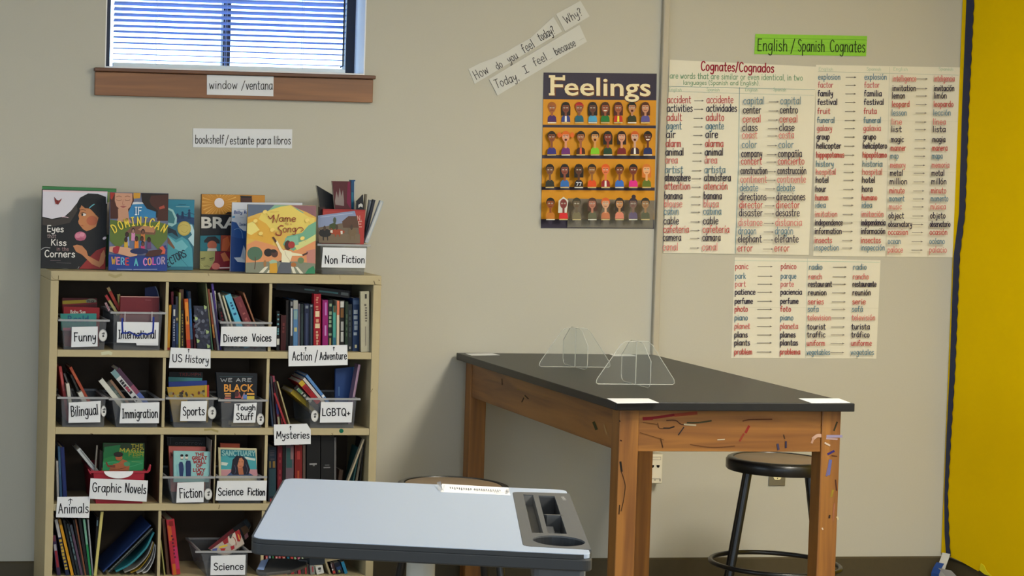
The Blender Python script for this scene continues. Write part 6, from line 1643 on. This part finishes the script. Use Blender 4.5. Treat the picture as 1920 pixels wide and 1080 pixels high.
for pts in ([(170, 884), (164.3, 879), (167, 886), (171, 891)], [(276, 884), (281, 871), (283.6, 872), (282, 883), (276.5, 888)]):
    b = MB(); b.prism([at_y(u, v, y_) for u, v in pts], (0, .012, 0), REDP); b.build('handle_lug', rb, bevel=.001)
spine(192, 147, 842, 7.5, 1, (176, 180, 182), 'pale grey spine leaning left out of the red bin', i2, y=-.28, vb=897, pr=[(.1, .95, (120, 124, 124), .55, .9)], d=.12)
spine(175.5, 182.2, 835, 2.6, 1, (116, 112, 106), 'thin taupe book edge leaning right behind the red bin rim', i2, y=-.29, vb=925, d=.1)
def art_fish(a):
    a.poly([(194, 831), (271, 831), (270, 846), (232, 842), (194, 848)], (26, 44, 26)); a.poly([(196, 838), (226, 834), (222, 852), (194, 860)], (24, 92, 52)); a.poly([(193, 866), (269, 862), (267.7, 884), (192, 884)], (36, 120, 74)); a.line([(194, 870), (215, 866), (240, 875), (267, 868)], 1.2, (60, 140, 96), smooth=True)
    a.text('THE', 246, 268, 839, 6, 1.4, (140, 134, 40)); a.text('MAGIC', 224, 270, 847.5, 7, 1.6, (150, 142, 44), 1); a.text('FISH', 241, 269, 855, 6.5, 1.6, (120, 128, 40)); a.line([(249, 858), (262, 858)], .8, (90, 130, 70)); a.line([(247, 865.5), (264, 866.5)], .8, (110, 150, 90))
    a.poly([(206, 878), (213, 870), (222, 868), (230, 861), (238, 864), (243, 872), (242, 882), (205, 883)], (150, 84, 52)); a.poly([(200, 865), (203, 872), (216, 872), (216, 877), (202, 876), (198, 868)], (110, 54, 36)); a.ell(223, 858, 6.5, 5.5, (150, 82, 50)); a.ell(222, 852, 9, 5, (34, 26, 22)); a.ell(238, 870, 6, 4.5, (70, 130, 92)); a.line([(205, 879), (220, 880), (236, 877)], .8, (80, 40, 28))
facing('book', (194, 831), (271, 831.5), (268, 925), (193, 925), -.295, .05, .014, (34, 112, 58), 'green book with a seated figure and olive title above the red bin', group=i2, art=art_fish)
spine(188.5, 190.5, 845, 6, 1, (40, 32, 26), 'dark spine beside the green book in the red bin', i2, y=-.28, vb=925, pr=[(.1, .6, (150, 110, 60), .75, 1)], d=.05)
i3 = 'books in the Fiction bin'
bin_(1, 305, 403.4, 893.5, 324, 391, 'clear bin labelled Fiction in the third row', [(332.7, 905), (382.5, 903.4), (381.6, 941.7), (330.5, 942.5)], [('Fiction', 337, 379.5, 934, 18, 1.9, INKC, -2)], sticker=(390.4, 926.5, 7.5, 11), il=311, ir=398.5)
def art_wall(a):
    a.text('THE', 366, 382.5, 854, 4.6, 1.7, (150, 40, 40)); 
    for t, x0, x1, v in (('GREAT', 360, 388, 861.5), ('WALL', 362.5, 386, 868.5), ('OF', 368, 379, 876), ('LUCY', 362, 384.5, 884), ('WU', 369, 381, 891)): a.text(t, x0, x1, v, 5.4, 1.7, (150, 42, 42))
    a.poly([(335, 871), (337, 866), (342, 866), (344, 872), (346, 893), (337, 893)], (34, 50, 92)); a.poly([(348, 869), (350, 863), (357, 864), (358.5, 872), (358, 893), (349, 893)], (30, 46, 88)); a.poly([(343, 893), (346, 870), (349, 893)], (110, 160, 170)); a.poly([(330, 872), (335, 869), (336, 893), (333, 893)], (120, 170, 176))
    for x in (341, 350): a.ell(x, 858, 2.6, 4, (206, 196, 186)); a.ell(x, 854, 2.8, 2.4, (30, 30, 36)); a.line([(x - 2, 861), (x + 2, 861)], 1, (40, 40, 46))
facing('book', (325.5, 845.6), (394, 847), (391, 940), (326, 940), -.298, .06, .014, (142, 190, 190), 'pale blue book with two dark figures and red title in the Fiction bin', group=i3, art=art_wall)
facing('book', (316, 836.7), (385.5, 837.8), (385, 940), (322, 940), -.27, .06, .02, (178, 92, 86), 'salmon pink book behind the pale blue one in the Fiction bin', group=i3, side=(170, 94, 50), art=lambda a: a.text('M', 320, 325, 859, 11, 1.4, (110, 40, 40)))
facing('book', (312.5, 819), (385, 820.3), (383, 938), (320, 938), -.22, .03, .012, (26, 26, 28), 'tall black book with a faint title at the back of the Fiction bin', group=i3, art=lambda a: (a.text('T', 313, 326, 833, 13, .9, (76, 76, 80)), a.text('omorrow', 328, 380, 833.5, 6.5, .8, (66, 66, 70)), a.line([(338, 825), (376, 826)], .9, (52, 52, 56))))
spine(394.6, 397.8, 825, 2.6, 1, (150, 140, 132), 'thin worn white spine standing right of the salmon pink book', i3, y=-.3, vb=935, pr=[(.2, .9, (90, 30, 34), .55, .95)], d=.1)
i4 = 'books in the Science Fiction bin'
bin_(1, 404.6, 501, 893, 411, 489, 'clear bin labelled Science Fiction in the third row', [(407.6, 901.6), (500.6, 901), (499, 938.4), (404, 938.4)], [('Science', 409, 456, 929, 14, 1.9, INKC, -1), ('Fiction', 464.5, 497, 928, 13, 1.9, INKC, 1)], il=408, ir=492)
def art_sanc(a):
    a.poly([(413.5, 842.5), (478.5, 844.5), (481.5, 880), (414.5, 878)], (30, 108, 124)); a.poly([(414, 856), (424, 853), (430, 858), (480, 858), (481, 880), (414.5, 880)], (64, 144, 152)); a.poly([(414.5, 881), (482, 880), (483, 892), (415, 892)], (178, 128, 134)); a.poly([(415, 866), (428, 868), (425, 873), (415, 872)], (190, 200, 190)); a.poly([(458, 856), (479, 860), (478, 864), (462, 861)], (186, 196, 186))
    a.poly([(425, 892), (434, 884), (447, 890), (462, 884), (476, 892)], (56, 76, 112)); a.poly([(433, 886), (436, 862), (444, 854), (454, 855), (463, 862), (469, 880), (466, 890), (436, 890)], (28, 24, 38)); a.poly([(444, 868), (446, 860), (453, 858), (457.5, 864), (456.5, 874), (450, 879), (446, 877)], (180, 116, 84)); a.poly([(446, 878), (455, 876), (457, 890), (448, 890)], (160, 96, 68)); a.poly([(440, 870), (444, 858), (449, 858), (446, 870), (443, 880)], (28, 24, 38))
    a.line([(447, 866), (449.5, 866)], .8, (40, 24, 22)); a.line([(453, 866), (456, 866)], .8, (40, 24, 22)); a.line([(448.5, 874), (452.5, 874)], 1, (120, 40, 40)); a.line([(440, 872), (442, 882), (440, 888)], .7, (80, 80, 110), smooth=True); a.line([(461, 870), (464, 880), (462, 888)], .7, (80, 80, 110), smooth=True)
    a.text('SANCTUARY', 416, 478, 853.5, 8.5, 1.9, (130, 176, 176), 1)
facing('book', (409.3, 839.3), (481.4, 841), (482, 938), (412, 938), -.298, .06, .012, (196, 186, 150), 'book with a dark-haired woman against teal sky in the Science Fiction bin', group=i4, art=art_sanc)
facing('book', (413, 831), (449.6, 832), (450, 935), (415, 935), -.262, .05, .016, (166, 72, 44), 'orange book edge showing above the woman on the teal cover', group=i4, side=(130, 40, 30))
i5 = 'books at the right of the third row'
for k, (u, vt, w, c, l, pr) in enumerate([
    (510.5, 838, 14.5, (26, 38, 54), 'dark navy spine with gold bars beside the white student desk', [(.62, .74, (110, 96, 50), .1, .3), (.62, .74, (120, 92, 44), .55, .85)] + words_on(.76, .96, (54, 54, 64), 5, .2, .8) + [(.1, .6, (34, 60, 70), .1, .9), (0, .06, (150, 60, 60), .2, .4)]),
    (524.6, 836.5, 9, (104, 20, 34), 'crimson spine right of the gold-barred one', words_on(.1, .9, (128, 44, 50), 8)), (532.2, 831, 5.4, (16, 16, 18), 'narrow black spine between crimson and mauve spines', None),
    (543, 835, 14.5, (96, 78, 88), 'mauve and green spine in the third row right compartment', [(.6, .95, (40, 74, 74), .05, .8), (.75, .98, (120, 90, 92), .6, .98)]), (559.4, 835, 13.6, (116, 26, 26), 'red brown spine with orange figure in the third row', [(.3, .55, (150, 66, 40), .35, .6), (.75, .9, (150, 50, 46), .3, .7), (.02, .3, (140, 70, 40), .4, .6)]),
    (570, 835, 5, (82, 66, 60), 'thin dull brown spine beside the red brown one', None), (587.5, 817.5, 25, (20, 20, 22), 'wide black spine with a white script mark, left of the pair', [(.56, .585, (130, 130, 130), .2, .75), (.54, .56, (100, 100, 100), .45, .6)]), (613.6, 818, 24, (22, 22, 24), 'wide black spine with two grey text lines, right of the pair', [(.55, .565, (84, 84, 86), .3, .65), (.51, .53, (110, 110, 112), .2, .72)]), (628.2, 820, 3.6, (92, 90, 90), 'thin grey book edge right of the wide black pair', None)]):
    spine(u, u + .4, vt, w, 1, c, l, i5, y=-.284 + (k % 2) * .003, pr=pr)
for ub, ut, vt, w, c, l, y, pr in [(638, 682.6, 823.5, 3, (164, 152, 128), 'straw coloured board edge leaning steeply right in the third row', -.29, None), (655, 675, 840, 3, (44, 84, 84), 'teal book edge leaning behind the straw coloured one', -.27, None), (662, 679.5, 838, 3.6, (92, 86, 74), 'khaki book edge leaning near the right side panel', -.28, None), (673, 683.5, 824, 3, (48, 46, 44), 'charcoal book edge leaning against the right side panel', -.265, None)]:
    spine(ub, ut, vt, w, 1, c, l, i5, y=y, pr=pr, d=.1)
spine(633.6, 640, 881, 7, 1, (92, 72, 60), 'brown paged book edge low behind the straw coloured board', i5, y=-.2, d=.08)

# ------------------------------------------------------------------ bottom row
j1 = 'books below the Animals card'
for ub, ut, vt, w, c, l, pr in [
    (110, 100.5, 1004, 7, (52, 40, 74), 'plum spine with a red panel at the bottom left', [(.2, .62, (130, 34, 48), .2, .85), (.62, .78, (150, 150, 160), .1, .8), (.85, 1, (96, 44, 60), .1, .9)]),
    (127, 105, 974, 6.5, (32, 34, 64), 'navy spine with a white head and yellow lettering at the bottom left', [(.68, 1, (170, 170, 172), .1, .9)] + words_on(.1, .66, (176, 146, 50), 9, .15, .85)),
    (136, 111.6, 974, 5, (196, 140, 30), 'bright yellow spine in the bottom left row', [(.9, 1, (130, 96, 30), 0, 1)]), (142.2, 119.8, 975, 3.8, (22, 26, 30), 'black spine right of the yellow one', None), (148, 127, 982, 4.4, (30, 40, 48), 'black spine with pale blue marks in the bottom left row', words_on(.3, .9, (84, 110, 116), 5)),
    (153.6, 133, 984, 4.2, (86, 66, 86), 'dusty purple spine in the bottom left row', [(.8, 1, (60, 70, 80), .1, .9)]), (157.4, 138.2, 975, 3.2, (20, 20, 24), 'black spine between purple and copper spines', None), (160, 141.3, 974, 3, (120, 72, 48), 'thin copper spine in the bottom left row', None), (165, 149, 972, 5, (24, 26, 30), 'black spine left of the mint green one', None), (168.3, 156.2, 974, 5.2, (110, 160, 140), 'mint and leaf green spine in the bottom left row', [(.0, .55, (30, 120, 70), 0, 1)]), (174.2, 165.2, 974, 2.6, (140, 140, 146), 'thin silver spine right of the green one', None)]:
    spine(ub, ut, vt, w, 0, c, l, j1, y=-.288, pr=pr)
spine(178.5, 183, 970, 3.6, 0, (34, 30, 36), 'thin black spine leaning right beside the pale yellow one', j1, y=-.285, pr=[(.12, .2, (190, 186, 180), .1, .9), (.85, .95, (110, 140, 150), .2, .8)])
spine(178.5, 191.8, 959.5, 5, 0, (196, 184, 112), 'tall pale yellow spine leaning right in the bottom row', j1, y=-.3)
j2 = 'books sagging against the bottom divider'
def slope(nm, pts, w, c, label, d=.2, y=-.292, mt=None, cat='book'):
    """a limp book: its edge follows pts in the photo and runs back into the shelf"""
    P = [at_y(u, v, y) for u, v in smooth_line(pts, 5)]; r = thing(nm, P[0], uniq(label), cat, j2)
    sc = .00187; N = len(P); L = []
    for i, p in enumerate(P):
        t = (P[min(N - 1, i + 1)] - P[max(0, i - 1)]).normalized(); L.append(p + Vector((-t.z, 0, t.x)) * w * sc)
    b = MB(); D = Vector((0, d, 0)); m_ = paint(c)
    v_ = P + L + [p + D for p in P] + [p + D for p in L]; fs = []
    for i in range(N - 1):
        fs += [[i, i + 1, N + i + 1, N + i], [2 * N + i + 1, 2 * N + i, 3 * N + i, 3 * N + i + 1], [N + i, N + i + 1, 3 * N + i + 1, 3 * N + i], [i + 1, i, 2 * N + i, 2 * N + i + 1]]
    fs += [[0, N, 3 * N, 2 * N], [N - 1, 3 * N - 1, 4 * N - 1, 2 * N - 1]]
    b.add(v_, fs, m_); b.build('cover', r); return r
slope('book', [(194, 1073), (233, 1036), (283.5, 985.5)], 2.6, (34, 56, 104), 'deep blue softcover leaning diagonally above the coil-bound book')
s_ = slope('notebook', [(207, 1073.5), (240, 1042), (286, 994.5)], 5.5, (30, 34, 36), 'black coil-bound book leaning diagonally under the blue softcover', cat='book')
b = MB(); cm = mat((112, 120, 116), rough=.35, metal=.3, k=1.0)
for k in range(20):
    f = k / 19; u, v = 206 + 79 * f, 1072 - 78 * f
    c0 = at_y(u, v, -.2945)
    b.tube([c0 + Vector((.0035 * math.cos(t) - .003, -.002 + .004 * math.sin(t), .0035 * math.cos(t) + .003)) for t in [2 * math.pi * q / 10 for q in range(10)]], .0013, cm, 6, closed=True)
b.build('wire_coil', s_)
slope('magazine', [(218, 1073), (246, 1058), (274, 1030), (286, 1007), (290, 999)], 3.4, (44, 120, 132), 'teal magazine bending along the divider under the coil-bound book')
slope('magazine', [(234, 1074), (256, 1064), (277, 1042), (287.5, 1016)], 1.8, (140, 138, 134), 'grey-white magazine bending just inside the teal one')
slope('magazine', [(245, 1074.5), (262.5, 1066), (280, 1043), (289.3, 1017)], 1.3, (146, 118, 32), 'mustard magazine bending near the divider')
slope('magazine', [(257, 1075), (270, 1068), (284.5, 1047), (290.4, 1020)], 1, (184, 184, 182), 'white magazine edge bending along the divider')
slope('magazine', [(268, 1075), (278, 1070), (289, 1049), (292.6, 1022)], 1.2, (196, 196, 194), 'outermost white magazine edge bending along the divider')
j3 = 'books left of the Science bin'
spine(309, 301.2, 1013, 2.2, 0, (164, 160, 96), 'thin lime tan spine low against the divider', j3, y=-.292, d=.12)
spine(316, 306.5, 973, 5, 0, (84, 56, 42), 'dark brown worn spine beside the orange and red one', j3, y=-.282)
spine(331, 319.2, 974, 15, 0, (168, 40, 52), 'thick red and orange spine with dark lettering left of the Science bin', j3, y=-.292, pr=[(.62, .9, (178, 80, 40), .05, .5), (.1, .5, (170, 40, 84), .5, .95), (.0, .2, (176, 90, 30), .1, .5)] + words_on(.3, .75, (84, 26, 40), 7, .4, .62) + [(.88, .97, (120, 30, 30), .3, .8)])
j4 = 'books in the Science bin'
bin_(0, 366.5, 473.5, 1033, 388, 463, 'clear bin labelled Science at the bottom of the bookcase', [(395.5, 1042), (460.8, 1040.5), (459.5, 1077.8), (394.3, 1078.6)], [('Science', 401, 456.5, 1069, 13, 1.9, INKC, -1)], il=374, ir=468)
def tilted(pxs, y, c, label, group, art=None, th=.01, back=.5):
    p0 = at_y(*pxs[3], y); n = Vector((-.25, -1, back)).normalized()
    q = [at_plane(u, v, p0, n) for u, v in pxs]; r = thing('book', p0, uniq(label), 'book', group)
    b = MB(); b.prism(q, -n * .001, paint(c)); cv = b.build('cover', r); ce = sum(q, Vector((0, 0, 0))) / 4
    b = MB(); b.prism([p + (ce - p) * .015 - n * .0011 for p in q], -n * th, PAGE); b.build('pages', r)
    if art:
        a = Art(p0, n, GLOSS, lift=.0004, step=.0001); a.k = 1.0; art(a); a.build('cover_art', cv)
    return r
def art_comic(a):
    C5 = lambda x, y: (350 + x / 8.307, 950 + y / 8.307); P = lambda pts, c: a.poly([C5(*p) for p in pts], c)
    P([(560, 540), (640, 470), (650, 560), (590, 590)], (140, 26, 34)); P([(750, 390), (822, 356), (850, 470), (830, 545), (790, 540)], (150, 28, 32)); P([(790, 420), (815, 440), (835, 520), (815, 510)], (196, 140, 60)); P([(640, 470), (750, 400), (790, 540), (720, 620), (660, 560)], (190, 176, 160)); P([(680, 620), (740, 600), (745, 650), (700, 680)], (150, 30, 40)); P([(500, 620), (630, 590), (640, 610), (510, 650)], (200, 170, 50)); P([(520, 650), (610, 645), (590, 685), (540, 690)], (156, 36, 36)); P([(400, 660), (480, 640), (470, 690), (400, 690)], (66, 78, 140)); P([(660, 440), (720, 420), (690, 500), (670, 490)], (60, 50, 50))
    a.line([C5(720, 470), C5(760, 520), C5(770, 600)], 1.2, (150, 60, 50), smooth=True)
tilted([(395, 1031), (447.5, 992.7), (458.5, 1019), (424, 1043)], -.265, (176, 160, 146), 'red and white comic book tilted in the Science bin', j4, art_comic, .012)
tilted([(407, 1012), (462, 971.5), (471, 984), (445, 1034)], -.225, (30, 30, 32), 'dark book tilted behind the comic in the Science bin', j4, lambda a: (a.poly([(451, 990), (462, 984), (468, 996), (458, 1004)], (84, 58, 34)), a.poly([(456, 978), (462, 974), (469, 984), (463, 988)], (36, 44, 48)), a.poly([(458, 1004), (464, 998), (466, 1006), (460, 1012)], (150, 100, 104))), .014)
tilted([(390, 1028), (436, 991), (446, 1004), (408, 1036)], -.24, (96, 20, 28), 'dark red book edge between the comic and the dark book', j4, None, .008)
# the short tightly packed row and loose books behind the desk
j5 = 'small books in the bottom right compartment'
TSP = [(499, 4, (176, 64, 74), 'rose'), (505, 4, (92, 112, 140), 'blue grey'), (511, 3.6, (52, 104, 66), 'forest green'), (517.5, 4.6, (170, 70, 76), 'pinkish red'), (523.5, 4, (176, 84, 90), 'light coral'), (531, 6.6, (150, 50, 40), 'brick'), (539.5, 4.4, (30, 96, 120), 'petrol blue'), (546.5, 5, (178, 58, 54), 'scarlet'), (552.5, 4, (130, 160, 124), 'pale green'), (559.5, 4.6, (196, 92, 118), 'hot pink'), (566, 4.6, (84, 120, 84), 'moss green'), (571.5, 3.6, (176, 104, 60), 'tangerine'), (577.5, 4.4, (150, 176, 156), 'mint')]
for i, (u, w, c, nm) in enumerate(TSP):
    spine(u + 2.2, u - .8, 1000 + (i * 37 % 5), w, 0, c, nm + ' spine in the small books under the left end of the desk', j5, y=-.29, d=.13, pr=[(.0, .3, (150, 50, 60) if i % 2 else (60, 40, 50), .1, .9)] + words_on(.3, .6, (196, 180, 170), 2))
for u, ut, vt, w, c, l, pr in [(586.5, 585, 1056, 8, (130, 132, 128), 'grey spine lying low beside the white boxed title', [(.2, .7, (150, 60, 70), .4, .7)]), (601, 598, 1061, 13.5, (206, 206, 200), 'white spine with black lettering under the desk bracket', [(.5, .8, (50, 50, 50), .3, .7), (.3, .42, (110, 110, 110), .35, .65)]), (612, 611, 1032, 4, (180, 170, 160), 'thin white spine right of the desk bracket', None), (616.8, 616, 1031, 3.6, (160, 34, 40), 'thin red spine right of the desk bracket', None)]:
    spine(u, ut, vt, w, 0, c, l, j5, y=-.165 if vt < 1040 else -.3, d=.1, pr=pr)
bx = thing('open_box', at_y(650, 1078, -.3), 'tan open-fronted box lying in the bottom right compartment under the desk edge', 'box')
b = MB(); CB = mat((150, 138, 108), rough=.8, k=1.0)
b.prism([at_y(u, v, -.3) for u, v in ((609, 1050.5), (632, 1046.5), (680, 1041), (680, 1043.5), (633, 1049.5), (612.5, 1053.5))], (0, .12, 0), CB); b.build('top_flap', bx)
b = MB(); b.prism([at_y(u, v, -.3) for u, v in ((609, 1051), (613, 1053.8), (621, 1076.6), (617, 1076.6))], (0, .12, 0), CB); b.build('side_wall', bx)
spine(627.5, 622.5, 1056, 6, 0, (60, 40, 44), 'dark spine with red and white dots inside the tan box', j5, y=-.296, d=.12, pr=[(.05, .3, (170, 60, 50), .1, .8), (.35, .5, (190, 186, 180), .0, .4), (.6, .95, (150, 140, 140), 0, .3)])
spine(638, 631, 1054.5, 11, 0, (24, 30, 44), 'black and navy spine inside the tan box', j5, y=-.294, d=.12, pr=[(.3, .6, (36, 60, 100), .2, .9), (.08, .3, (130, 150, 80), .3, .6)])
spine(649.5, 642, 1053.5, 5.6, 0, (40, 122, 160), 'turquoise spine leaning inside the tan box', j5, y=-.292, d=.12)

place_spines()
